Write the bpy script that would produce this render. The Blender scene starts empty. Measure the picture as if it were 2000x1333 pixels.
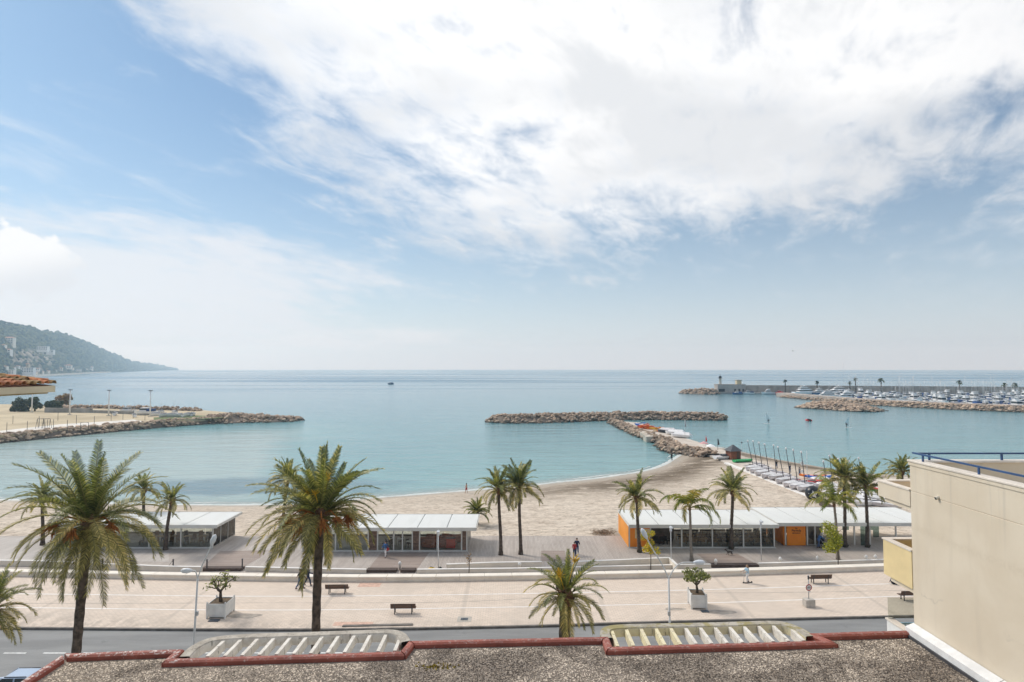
import bpy, bmesh, math, random
import numpy as np
from mathutils import Vector, Matrix, noise as mnoise

S = bpy.context.scene
C = S.collection
R = math.radians
rnd = random.Random(7)

# ---------------------------------------------------------------- camera, sky, sun, exposure
CAM_Z = 19.6
F = 1200.0                      # focal length in pixels of the 2000 px wide photograph
PITCH = math.atan2(53.0, F)
cam_d = bpy.data.cameras.new('camera')
cam_d.sensor_width = 36.0
cam_d.lens = 36.0 * F / 2000.0
cam_d.clip_start = 0.3
cam_d.clip_end = 40000.0
cam = bpy.data.objects.new('camera', cam_d)
C.objects.link(cam)
cam.location = (0, 0, CAM_Z)
cam.rotation_euler = (math.pi / 2 + PITCH, 0, 0)
S.camera = cam
S.render.engine = 'CYCLES'
S.cycles.use_denoising = True
S.cycles.max_bounces = 7
S.cycles.transparent_max_bounces = 16
S.cycles.volume_bounces = 1
S.cycles.sample_clamp_indirect = 6.0
S.cycles.caustics_reflective = False
S.cycles.caustics_refractive = False
S.view_settings.view_transform = 'Standard'
S.view_settings.look = 'None'
S.view_settings.gamma = 1.0
S.view_settings.use_curve_mapping = False
S.view_settings.exposure = 0.92

SUN_EL, SUN_AZ = R(43), R(-58)          # sun behind thin cloud, to the left of the view
sun_d = bpy.data.lights.new('sun', 'SUN')
sun_d.energy = 1.5
sun_d.angle = R(14)
sun_d.color = (1.0, 0.95, 0.87)
sun = bpy.data.objects.new('sun', sun_d)
C.objects.link(sun)
sd = Vector((math.sin(SUN_AZ) * math.cos(SUN_EL), math.cos(SUN_AZ) * math.cos(SUN_EL), math.sin(SUN_EL)))
sun.rotation_euler = sd.to_track_quat('Z', 'Y').to_euler()


# small expression wrapper so that shader maths reads as maths
class E:
    def __init__(s, nt, k): s.nt, s.k = nt, k
    def op(s, o, b=None, c=None):
        n = s.nt.nodes.new('ShaderNodeMath'); n.operation = o
        for i, v in enumerate((s, b, c)):
            if v is None: continue
            if isinstance(v, E): s.nt.links.new(v.k, n.inputs[i])
            else: n.inputs[i].default_value = v
        return E(s.nt, n.outputs[0])
    def __add__(s, o): return s.op('ADD', o)
    __radd__ = __add__
    def __sub__(s, o): return s.op('SUBTRACT', o)
    def __rsub__(s, o): return (s * -1.0) + o
    def __mul__(s, o): return s.op('MULTIPLY', o)
    __rmul__ = __mul__
    def __truediv__(s, o): return s.op('DIVIDE', o)
    def smooth(s, a, b, lo=0.0, hi=1.0):
        n = s.nt.nodes.new('ShaderNodeMapRange'); n.interpolation_type = 'SMOOTHSTEP'
        s.nt.links.new(s.k, n.inputs[0])
        for i, v in ((1, a), (2, b), (3, lo), (4, hi)): n.inputs[i].default_value = v
        return E(s.nt, n.outputs[0])
    def lin(s, a, b, lo=0.0, hi=1.0):
        e = s.smooth(a, b, lo, hi); e.k.node.interpolation_type = 'LINEAR'; return e


def sep(nt, k):
    n = nt.nodes.new('ShaderNodeSeparateXYZ'); nt.links.new(k, n.inputs[0])
    return [E(nt, n.outputs[i]) for i in range(3)]


def comb(nt, x, y, z):
    n = nt.nodes.new('ShaderNodeCombineXYZ')
    for i, v in enumerate((x, y, z)):
        if isinstance(v, E): nt.links.new(v.k, n.inputs[i])
        else: n.inputs[i].default_value = v
    return n.outputs[0]


def noise(nt, vec, scale, detail=4.0, rough=0.55, dist=0.0):
    n = nt.nodes.new('ShaderNodeTexNoise'); n.noise_dimensions = '3D'
    if vec is not None: nt.links.new(vec, n.inputs['Vector'])
    n.inputs['Scale'].default_value = scale
    n.inputs['Detail'].default_value = detail
    n.inputs['Roughness'].default_value = rough
    n.inputs['Distortion'].default_value = dist
    return E(nt, n.outputs['Fac'])


def mapping(nt, vec, scale=(1, 1, 1), loc=(0, 0, 0), rot=(0, 0, 0)):
    n = nt.nodes.new('ShaderNodeMapping'); nt.links.new(vec, n.inputs['Vector'])
    n.inputs['Scale'].default_value = scale
    n.inputs['Location'].default_value = loc
    n.inputs['Rotation'].default_value = rot
    return n.outputs[0]


def mix(nt, fac, a, b, blend='MIX'):
    n = nt.nodes.new('ShaderNodeMix'); n.data_type = 'RGBA'; n.blend_type = blend
    for k, v in ((n.inputs[0], fac), (n.inputs[6], a), (n.inputs[7], b)):
        if isinstance(v, E): nt.links.new(v.k, k)
        elif isinstance(v, bpy.types.NodeSocket): nt.links.new(v, k)
        elif isinstance(v, (tuple, list)): k.default_value = (v[0], v[1], v[2], 1.0)
        else: k.default_value = v
    return n.outputs[2]


def build_world():
    w = bpy.data.worlds.new('World'); S.world = w; w.use_nodes = True
    nt = w.node_tree; nt.nodes.clear()
    out = nt.nodes.new('ShaderNodeOutputWorld')
    bg = nt.nodes.new('ShaderNodeBackground'); bg.inputs['Strength'].default_value = 0.1
    nt.links.new(bg.outputs[0], out.inputs[0])
    sky = nt.nodes.new('ShaderNodeTexSky'); sky.sky_type = 'NISHITA'; sky.sun_disc = False
    sky.sun_elevation = SUN_EL; sky.sun_rotation = SUN_AZ
    sky.air_density = 1.0; sky.dust_density = 0.6; sky.ozone_density = 1.2; sky.altitude = 20
    tc = nt.nodes.new('ShaderNodeTexCoord')
    d = tc.outputs['Generated']
    x, y, z = sep(nt, d)
    DEG = 180 / math.pi
    el = z.op('ARCSINE') * DEG
    az = x.op('ARCTAN2', y) * DEG
    # clouds lie on a plane overhead: project the direction on it
    zz = z.op('MAXIMUM', 0.0) + 0.16
    px, py = x / zz, y / zz
    pl = comb(nt, px, py, 0.0)
    plr = mapping(nt, pl, rot=(0, 0, R(-62)))
    streak = mapping(nt, plr, scale=(0.55, 1.15, 1))
    n_big = noise(nt, streak, 1.25, 9, 0.60, 0.35)
    n_fine = noise(nt, mapping(nt, plr, scale=(0.8, 1.5, 1), loc=(3.1, 0.7, 0)), 4.2, 9, 0.62, 0.5)
    n_soft = noise(nt, mapping(nt, pl, scale=(1, 1.3, 1), loc=(7.3, 2.0, 0)), 1.5, 3, 0.5, 0.2)
    n_wid = noise(nt, mapping(nt, pl, loc=(1.0, 5.0, 0)), 0.55, 4, 0.5)
    # main bank: above a line falling from the left and a line rising to the right
    lA = el - (10.2 - 0.55 * (az + 1.9))
    lB = el - (10.4 + 0.115 * (az + 1.9))
    m = (lA * 0.8).op('SMOOTH_MIN', lB, 4.0)
    hole = ((az - 36.0) * (az - 36.0) * 0.011 + (el - 19.0) * (el - 19.0) * 0.16) * -1.0
    m = (m - hole.op('EXPONENT') * 5.0).op('MINIMUM', 5.2)
    n_tiny = noise(nt, mapping(nt, plr, scale=(0.9, 1.3, 1), loc=(1.7, 4.2, 0)), 11.0, 7, 0.65, 0.4)
    wob = (n_big - 0.5) * 18.0 + (n_fine - 0.5) * 13.0 + (n_tiny - 0.5) * 5.0
    dens = (m + wob).smooth(-3.2, 5.6)
    # thin pale layer low on the left, and broken wisps elsewhere
    def blob(a0, e0, sa, se):
        q = ((az - a0) / sa).op('POWER', 2.0) + ((el - e0) / se).op('POWER', 2.0)
        return (q * -1.0).op('EXPONENT')
    left = blob(-38.0, 5.6, 27.0, 7.6)
    left = (left * 1.5 + (n_big - 0.5) * 1.7 + (n_fine - 0.5) * 1.1 + (n_tiny - 0.5) * 0.5).smooth(0.40, 1.2) * 0.88
    n_puff = noise(nt, comb(nt, az, el * 1.3, 0.0), 0.55, 5, 0.55, 0.3)
    puff = (blob(-39.0, 7.6, 4.2, 2.7) * 1.3 + (n_puff - 0.5) * 1.3).smooth(0.52, 0.70)
    low = (blob(-12.0, 2.6, 15.0, 1.5) + (noise(nt, mapping(nt, comb(nt, az, el, 0.0), scale=(0.10, 0.6, 1)), 1.3, 6, 0.6) - 0.5) * 2.4).smooth(0.45, 1.15) * 0.75
    wisp = ((n_wid - 0.5) * 2.6 + (n_fine - 0.5) * 2.6 + (n_big - 0.5) * 1.2).smooth(0.0, 1.3) * el.smooth(3.0, 9.0) * 0.62
    # tones: bright where the sun shines through, grey where the bank is thick
    thin = x * 0.03 + y * 0.80 + z * 0.60        # the bank is thinnest and brightest high over the bay
    glow = thin.smooth(0.72, 0.99)
    shade = (n_soft * 1.0 + (n_big - 0.5) * 1.1 + (n_fine - 0.5) * 0.7 + (n_tiny - 0.5) * 0.25 + 0.03).smooth(0.36, 0.72)
    lit = mix(nt, glow, (5.0, 5.05, 5.15), (5.9, 5.9, 5.9))
    grey = mix(nt, glow, (3.95, 4.08, 4.3), (4.4, 4.5, 4.65))
    ccol = mix(nt, shade, lit, grey)
    base = mix(nt, 1.0, sky.outputs[0], (0.315, 0.44, 0.515), 'MULTIPLY')
    # hazy whitening towards the horizon, all round
    hz = (el.op('MAXIMUM', 0.0) * -0.118).op('EXPONENT')
    base = mix(nt, hz, base, (4.35, 4.55, 4.8))
    c = mix(nt, wisp, base, (4.5, 4.7, 4.95))
    c = mix(nt, left, c, (4.35, 4.48, 4.75))
    c = mix(nt, low, c, (4.7, 4.8, 4.95))
    c = mix(nt, puff, c, mix(nt, (el - (az + 38.0) * 0.3).smooth(6.0, 9.0), (4.1, 4.22, 4.45), (5.2, 5.25, 5.3)))
    c = mix(nt, dens, c, ccol)
    nt.links.new(c, bg.inputs['Color'])


build_world()


# ---------------------------------------------------------------- helpers
def ray(px, py):
    u, v = (px - 1000.0) / F, (666.5 - py) / F
    return Vector((u, math.cos(PITCH) - v * math.sin(PITCH), math.sin(PITCH) + v * math.cos(PITCH)))


def at(px, py, z=0.0):
    """Point at height z seen in the photograph at (px, py)."""
    d = ray(px, py)
    t = (z - CAM_Z) / d.z
    return Vector((d.x * t, d.y * t, z))


def atd(px, py, depth):
    """Point at a given distance along Y."""
    d = ray(px, py)
    t = depth / d.y
    return Vector((d.x * t, depth, CAM_Z + d.z * t))


def tag(o, label=None, cat=None, group=None, kind=None):
    if label: o['label'] = label
    if cat: o['category'] = cat
    if group: o['group'] = group
    if kind: o['kind'] = kind
    return o


def empty(name, loc=(0, 0, 0), rz=0.0, label=None, cat=None, group=None, kind=None):
    o = bpy.data.objects.new(name, None); C.objects.link(o)
    o.location = loc; o.rotation_euler = (0, 0, rz); o.empty_display_size = 0.2
    return tag(o, label, cat, group, kind)


def link(name, mesh, parent=None, loc=None, rot=None, scale=None):
    o = bpy.data.objects.new(name, mesh); C.objects.link(o)
    if parent is not None: o.parent = parent
    if loc is not None: o.location = loc
    if rot is not None: o.rotation_euler = rot
    if scale is not None: o.scale = scale
    return o


def copy_tree(o, parent=None):
    c = o.copy(); C.objects.link(c)
    c.parent = parent
    for ch in list(o.children):
        copy_tree(ch, c)
    return c


class MB:
    """Collects shapes and links them as one mesh object."""
    def __init__(s): s.v, s.f, s.m, s.s = [], [], [], []
    def add(s, vs, fs, mi=0, sm=False):
        b = len(s.v); s.v += [tuple(v) for v in vs]
        for f in fs:
            s.f.append(tuple(b + i for i in f)); s.m.append(mi); s.s.append(sm)
        return s
    def box(s, x0, x1, y0, y1, z0, z1, mi=0):
        v = [(x, y, z) for z in (z0, z1) for y in (y0, y1) for x in (x0, x1)]
        return s.add(v, [(0, 2, 3, 1), (4, 5, 7, 6), (0, 1, 5, 4), (2, 6, 7, 3), (0, 4, 6, 2), (1, 3, 7, 5)], mi)
    def beam(s, p0, p1, w, h, mi=0, up=(0, 0, 1)):
        p0, p1 = Vector(p0), Vector(p1); d = (p1 - p0).normalized(); u = Vector(up)
        if abs(d.dot(u)) > 0.98: u = Vector((1, 0, 0))
        r = d.cross(u).normalized() * (w / 2); u2 = r.cross(d).normalized() * (h / 2)
        v = [p + a * r + b * u2 for p in (p0, p1) for a, b in ((-1, -1), (1, -1), (1, 1), (-1, 1))]
        return s.add(v, [(0, 1, 2, 3), (7, 6, 5, 4), (0, 4, 5, 1), (1, 5, 6, 2), (2, 6, 7, 3), (3, 7, 4, 0)], mi)
    def tube(s, pts, rad, n=8, mi=0, caps=True, sm=True):
        pts = [Vector(p) for p in pts]
        if not isinstance(rad, (list, tuple)): rad = [rad] * len(pts)
        vs, fs = [], []
        ref = Vector((0, 0, 1))
        for i, p in enumerate(pts):
            d = (pts[min(i + 1, len(pts) - 1)] - pts[max(i - 1, 0)]).normalized()
            if abs(d.dot(ref)) > 0.95 and i == 0: ref = Vector((1, 0, 0))
            r = d.cross(ref)
            if r.length < 1e-4: r = d.orthogonal()
            r.normalize(); u = r.cross(d)
            for k in range(n):
                a = 2 * math.pi * k / n
                vs.append(p + (r * math.cos(a) + u * math.sin(a)) * rad[i])
        for i in range(len(pts) - 1):
            for k in range(n):
                k2 = (k + 1) % n
                fs.append((i * n + k, (i + 1) * n + k, (i + 1) * n + k2, i * n + k2))
        if caps:
            fs.append(tuple(range(n))); fs.append(tuple(reversed(range((len(pts) - 1) * n, len(pts) * n))))
        return s.add(vs, fs, mi, sm)
    def prism(s, poly, z0, z1, mi=0):
        n = len(poly)
        a = sum(poly[i][0] * poly[(i + 1) % n][1] - poly[(i + 1) % n][0] * poly[i][1] for i in range(n))
        if a < 0: poly = poly[::-1]
        v = [(p[0], p[1], z0) for p in poly] + [(p[0], p[1], z1) for p in poly]
        f = [tuple(reversed(range(n))), tuple(range(n, 2 * n))]
        f += [(i, (i + 1) % n, n + (i + 1) % n, n + i) for i in range(n)]
        return s.add(v, f, mi)
    def lathe(s, prof, n=12, mi=0, c=(0, 0, 0), sm=True):
        vs = [(c[0] + r * math.cos(2 * math.pi * k / n), c[1] + r * math.sin(2 * math.pi * k / n), c[2] + z) for r, z in prof for k in range(n)]
        fs = [(i * n + k, i * n + (k + 1) % n, (i + 1) * n + (k + 1) % n, (i + 1) * n + k) for i in range(len(prof) - 1) for k in range(n)]
        fs.append(tuple(reversed(range(n)))); fs.append(tuple(range((len(prof) - 1) * n, len(prof) * n)))
        return s.add(vs, fs, mi, sm)
    def ball(s, c, r, n=8, m=6, mi=0, sq=(1, 1, 1)):
        prof = [(max(1e-3, math.sin(math.pi * i / m)), -math.cos(math.pi * i / m)) for i in range(m + 1)]
        vs = [(c[0] + sq[0] * r * q * math.cos(2 * math.pi * k / n), c[1] + sq[1] * r * q * math.sin(2 * math.pi * k / n), c[2] + sq[2] * r * z) for q, z in prof for k in range(n)]
        fs = [(i * n + k, i * n + (k + 1) % n, (i + 1) * n + (k + 1) % n, (i + 1) * n + k) for i in range(m) for k in range(n)]
        return s.add(vs, fs, mi, True)
    def mesh(s, name, mats):
        me = bpy.data.meshes.new(name)
        me.from_pydata(s.v, [], s.f)
        for m in (mats if isinstance(mats, (list, tuple)) else [mats]): me.materials.append(m)
        me.polygons.foreach_set('material_index', s.m)
        me.polygons.foreach_set('use_smooth', s.s)
        me.update()
        return me
    def build(s, name, mats, parent=None, loc=None, rz=None):
        return link(name, s.mesh(name, mats), parent, loc, None if rz is None else (0, 0, rz))


def bevel(o, w=0.01, seg=1):
    m = o.modifiers.new('bevel', 'BEVEL'); m.width = w; m.segments = seg; m.limit_method = 'ANGLE'
    return o


def np_mesh(name, V, Fc, mats, mi=None, smooth=False):
    """V (n,3) floats, Fc (m,k) ints"""
    me = bpy.data.meshes.new(name)
    k = Fc.shape[1]
    me.vertices.add(len(V)); me.vertices.foreach_set('co', V.astype(np.float32).ravel())
    me.loops.add(Fc.size); me.loops.foreach_set('vertex_index', Fc.astype(np.int32).ravel())
    me.polygons.add(len(Fc))
    me.polygons.foreach_set('loop_start', np.arange(0, Fc.size, k, dtype=np.int32))
    me.polygons.foreach_set('loop_total', np.full(len(Fc), k, dtype=np.int32))
    for m in (mats if isinstance(mats, (list, tuple)) else [mats]): me.materials.append(m)
    if mi is not None: me.polygons.foreach_set('material_index', mi.astype(np.int32))
    if smooth: me.polygons.foreach_set('use_smooth', np.ones(len(Fc), dtype=bool))
    me.update(calc_edges=True); me.validate()
    return me


# ---------------------------------------------------------------- materials
def new_mat(name):
    m = bpy.data.materials.new(name); m.use_nodes = True
    nt = m.node_tree
    return m, nt, nt.nodes['Principled BSDF'], nt.nodes.new('ShaderNodeTexCoord')


def put(nt, sock, v):
    if isinstance(v, E): nt.links.new(v.k, sock)
    elif isinstance(v, bpy.types.NodeSocket): nt.links.new(v, sock)
    elif isinstance(v, (tuple, list)): sock.default_value = (v[0], v[1], v[2], 1.0)
    else: sock.default_value = v


def bump(nt, p, h, strength=0.3, dist=0.02):
    b = nt.nodes.new('ShaderNodeBump'); b.inputs['Strength'].default_value = strength; b.inputs['Distance'].default_value = dist
    put(nt, b.inputs['Height'], h); nt.links.new(b.outputs[0], p.inputs['Normal'])


def objrand(nt):
    n = nt.nodes.new('ShaderNodeObjectInfo'); return E(nt, n.outputs['Random'])


def M(name, col, rough=0.7, var=0.15, scale=3.0, bmp=0.0, bscale=40.0, metal=0.0, col2=None, orand=0.0, spec=0.4, bdist=0.02, stretch=(1, 1, 1)):
    m, nt, p, tc = new_mat(name)
    v = mapping(nt, tc.outputs['Object'], scale=stretch)
    n = noise(nt, v, scale, 6, 0.6).smooth(0.3, 0.7)
    lo = tuple(c * (1 - var) for c in col)
    hi = col2 if col2 else tuple(min(0.92, c * (1 + var)) for c in col)
    c = mix(nt, n, lo, hi)
    if orand:
        k = objrand(nt) * (2 * orand) + (1 - orand)
        c = mix(nt, 1.0, c, comb(nt, k, k, k), 'MULTIPLY')
    put(nt, p.inputs['Base Color'], c)
    p.inputs['Roughness'].default_value = rough
    p.inputs['Metallic'].default_value = metal
    p.inputs['Specular IOR Level'].default_value = spec
    if bmp:
        bump(nt, p, noise(nt, v, bscale, 5, 0.65), bmp, bdist)
    return m


def glass_mat(name, tint=(0.75, 0.82, 0.82), refl=1.0, clear=0.9):
    m = bpy.data.materials.new(name); m.use_nodes = True
    nt = m.node_tree; nt.nodes.clear()
    o = nt.nodes.new('ShaderNodeOutputMaterial'); t = nt.nodes.new('ShaderNodeBsdfTransparent'); g = nt.nodes.new('ShaderNodeBsdfGlossy')
    t.inputs[0].default_value = tuple(c * clear for c in tint) + (1,)
    g.inputs['Roughness'].default_value = 0.03; g.inputs[0].default_value = (refl, refl, refl, 1)
    f = nt.nodes.new('ShaderNodeFresnel'); f.inputs[0].default_value = 1.5
    mx = nt.nodes.new('ShaderNodeMixShader')
    nt.links.new(f.outputs[0], mx.inputs[0]); nt.links.new(t.outputs[0], mx.inputs[1]); nt.links.new(g.outputs[0], mx.inputs[2])
    nt.links.new(mx.outputs[0], o.inputs[0])
    return m


WHITE = M('white_paint', (0.74, 0.73, 0.70), 0.5, 0.10, 1.5)
CREAM = M('cream_render', (0.66, 0.60, 0.50), 0.85, 0.10, 0.7, 0.25, 60)
GREYM = M('grey_metal', (0.42, 0.43, 0.44), 0.45, 0.10, 2.0, metal=0.3)
DARKM = M('dark_metal', (0.06, 0.06, 0.065), 0.5, 0.2, 3.0)
POLE = M('pole_paint', (0.62, 0.63, 0.63), 0.45, 0.10, 3.0)
BLACK = M('black_rubber', (0.02, 0.02, 0.022), 0.6, 0.2, 4.0)
GLASS = glass_mat('window_glass')
DGLASS = M('dark_glass', (0.03, 0.035, 0.04), 0.08, 0.2, 2.0)
WOODD = M('dark_wood', (0.10, 0.055, 0.035), 0.6, 0.3, 6.0, 0.2, 30, orand=0.2, stretch=(0.3, 1, 1))
WOOD = M('brown_wood', (0.26, 0.16, 0.10), 0.65, 0.25, 6.0, 0.2, 30, orand=0.2, stretch=(0.3, 1, 1))
# ---------------------------------------------------------------- sea, sand, pavements, road
Z_SEA, Z_DECK, Z_QUAY = -2.6, -1.0, -1.55


def sea_mat():
    m, nt, p, tc = new_mat('sea_water')
    geo = nt.nodes.new('ShaderNodeNewGeometry')
    P = geo.outputs['Position']
    x, y, z = sep(nt, P)
    n1 = noise(nt, mapping(nt, P, scale=(0.012, 0.03, 1)), 1.0, 5, 0.6, 0.4)
    yy = y + (n1 - 0.5) * 90.0 - x * 0.10 - (x.smooth(-90.0, -30.0, 1.0, 0.0)) * y.smooth(200.0, 340.0, 130.0, 0.0)
    r = nt.nodes.new('ShaderNodeValToRGB')
    nt.links.new((yy.lin(80, 1600)).op('POWER', 0.5).k, r.inputs[0])
    cr = r.color_ramp
    def yp(d): return ((d - 80) / 1520.0) ** 0.5
    stops = [(88, (0.40, 0.50, 0.47)), (118, (0.175, 0.365, 0.365)), (190, (0.125, 0.30, 0.325)), (330, (0.12, 0.265, 0.31)), (700, (0.125, 0.235, 0.30)), (1500, (0.09, 0.19, 0.27))]
    while len(cr.elements) < len(stops): cr.elements.new(0.5)
    for e, (d, c) in zip(cr.elements, stops):
        e.position = yp(d); e.color = c + (1,)
    # sea grass lying off the beach
    g = noise(nt, mapping(nt, P, scale=(0.05, 0.11, 1)), 1.0, 5, 0.65, 0.5)
    gx, gy = (x + 50.0) / 34.0, (y - 117.0) / 11.0
    grass = ((gx * gx + gy * gy) * -1.0).op('EXPONENT')
    grass = (grass * 1.15 + (g - 0.5) * 1.3).smooth(0.34, 0.85)
    col = mix(nt, grass * 0.75, r.outputs[0], (0.075, 0.17, 0.22))
    # long streaks left by the wind far out
    st = noise(nt, mapping(nt, P, scale=(0.0011, 0.008, 1)), 1.0, 5, 0.6, 0.3)
    far = y.smooth(350, 1100)
    streak = st.smooth(0.44, 0.62) * far
    col = mix(nt, streak * 0.8, col, (0.06, 0.14, 0.23))
    n2 = noise(nt, mapping(nt, P, scale=(0.05, 0.16, 1)), 1.0, 4, 0.6, 0.3)
    col = mix(nt, (n2 - 0.35) * 0.55, col, (0.30, 0.50, 0.53))
    n4 = noise(nt, mapping(nt, P, scale=(0.13, 0.75, 1)), 1.0, 5, 0.65, 0.3)
    col = mix(nt, n4.smooth(0.46, 0.66) * 0.34 * (x + y * 0.25).smooth(-40.0, 20.0, 0.25, 1.0), col, (0.07, 0.17, 0.20))
    put(nt, p.inputs['Base Color'], col)
    put(nt, p.inputs['Roughness'], streak * 0.22 + 0.13)
    p.inputs['IOR'].default_value = 1.333
    p.inputs['Specular IOR Level'].default_value = 0.5
    w1 = noise(nt, mapping(nt, P, scale=(0.22, 0.75, 1), rot=(0, 0, R(6))), 1.0, 6, 0.62, 0.4)
    w2 = noise(nt, mapping(nt, P, scale=(0.045, 0.16, 1), rot=(0, 0, R(-5))), 1.0, 3, 0.5, 0.2)
    h = w1 * 0.65 + w2 * 1.3
    b = nt.nodes.new('ShaderNodeBump'); b.inputs['Strength'].default_value = 0.60; b.inputs['Distance'].default_value = 0.6
    nt.links.new(h.k, b.inputs['Height']); nt.links.new(b.outputs[0], p.inputs['Normal'])
    return m


SEA = sea_mat()
o = MB(); n = 96; RS = 9000.0
o.add([(RS * math.cos(2 * math.pi * k / n), RS * math.sin(2 * math.pi * k / n), 0) for k in range(n)], [tuple(range(n))])
tag(o.build('sea', SEA, loc=(0, 0, Z_SEA)), kind='structure')


def sand_mat():
    m, nt, p, tc = new_mat('beach_sand')
    at_ = nt.nodes.new('ShaderNodeAttribute'); at_.attribute_name = 'shore'
    t = E(nt, at_.outputs['Fac'])
    geo = nt.nodes.new('ShaderNodeNewGeometry'); P = geo.outputs['Position']
    x, y, z = sep(nt, P)
    big = noise(nt, P, 0.12, 5, 0.6, 0.3)
    mid = noise(nt, mapping(nt, P, scale=(0.7, 1.6, 1)), 1.0, 6, 0.68, 0.3)
    c = mix(nt, mid.smooth(0.3, 0.7), (0.47, 0.38, 0.295), (0.78, 0.675, 0.555))
    c = mix(nt, big.smooth(0.35, 0.7) * 0.45, c, (0.66, 0.575, 0.475))
    # footprints and raked hollows
    ft = noise(nt, mapping(nt, P, scale=(1.1, 2.0, 1)), 1.0, 3, 0.7)
    c = mix(nt, ft.smooth(0.53, 0.66) * 0.75, c, (0.28, 0.215, 0.155))
    f2 = noise(nt, mapping(nt, P, scale=(2.4, 4.2, 1)), 1.0, 3, 0.7)
    c = mix(nt, f2.smooth(0.54, 0.66) * 0.6, c, (0.32, 0.25, 0.19))
    rake = noise(nt, mapping(nt, P, scale=(0.06, 0.9, 1), rot=(0, 0, R(8))), 1.0, 4, 0.6, 0.2)
    c = mix(nt, rake.smooth(0.52, 0.68) * 0.25, c, (0.38, 0.30, 0.23))
    # drift of weed and wet sand by the water's edge
    wk = noise(nt, mapping(nt, P, scale=(0.20, 0.5, 1)), 1.0, 6, 0.7, 0.6)
    weed = ((t + (wk - 0.5) * 0.24 - 0.84) * 8.5)
    weed = ((weed * weed) * -1.0).op('EXPONENT') * (x.smooth(-20.0, 22.0) * 0.85 + 0.15) * wk.smooth(0.3, 0.5)
    c = mix(nt, weed * 1.0, c, (0.14, 0.10, 0.06))
    wet = (t + (wk - 0.5) * 0.03).smooth(0.90, 0.975)
    c = mix(nt, wet * 0.7, c, (0.34, 0.28, 0.21))
    put(nt, p.inputs['Base Color'], c)
    put(nt, p.inputs['Roughness'], 0.92 - wet * 0.5)
    bump(nt, p, noise(nt, mapping(nt, P, scale=(1.0, 1.7, 1)), 1.6, 6, 0.72), 0.8, 0.16)
    return m


SHORE_PX = [(-900, 1010), (-420, 985), (-150, 978), (0, 977), (100, 980), (200, 984), (300, 986), (400, 987), (500, 987), (600, 984), (720, 974), (800, 968), (900, 960),
            (1000, 952), (1100, 942), (1180, 933), (1240, 924), (1280, 915), (1305, 905), (1318, 896), (1332, 888), (1352, 880), (1400, 874), (1480, 890), (1560, 905), (1700, 925), (1900, 930)]


def spline(pts, n):
    out = []
    for i in range(len(pts) - 1):
        p0, p1, p2, p3 = pts[max(i - 1, 0)], pts[i], pts[i + 1], pts[min(i + 2, len(pts) - 1)]
        for k in range(n):
            t = k / n
            out.append(0.5 * ((2 * p1) + (p2 - p0) * t + (2 * p0 - 5 * p1 + 4 * p2 - p3) * t * t + (3 * p1 - p0 - 3 * p2 + p3) * t ** 3))
    out.append(pts[-1]); return out


SHORE = spline([at(px, py, Z_SEA) for px, py in SHORE_PX], 5)


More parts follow.
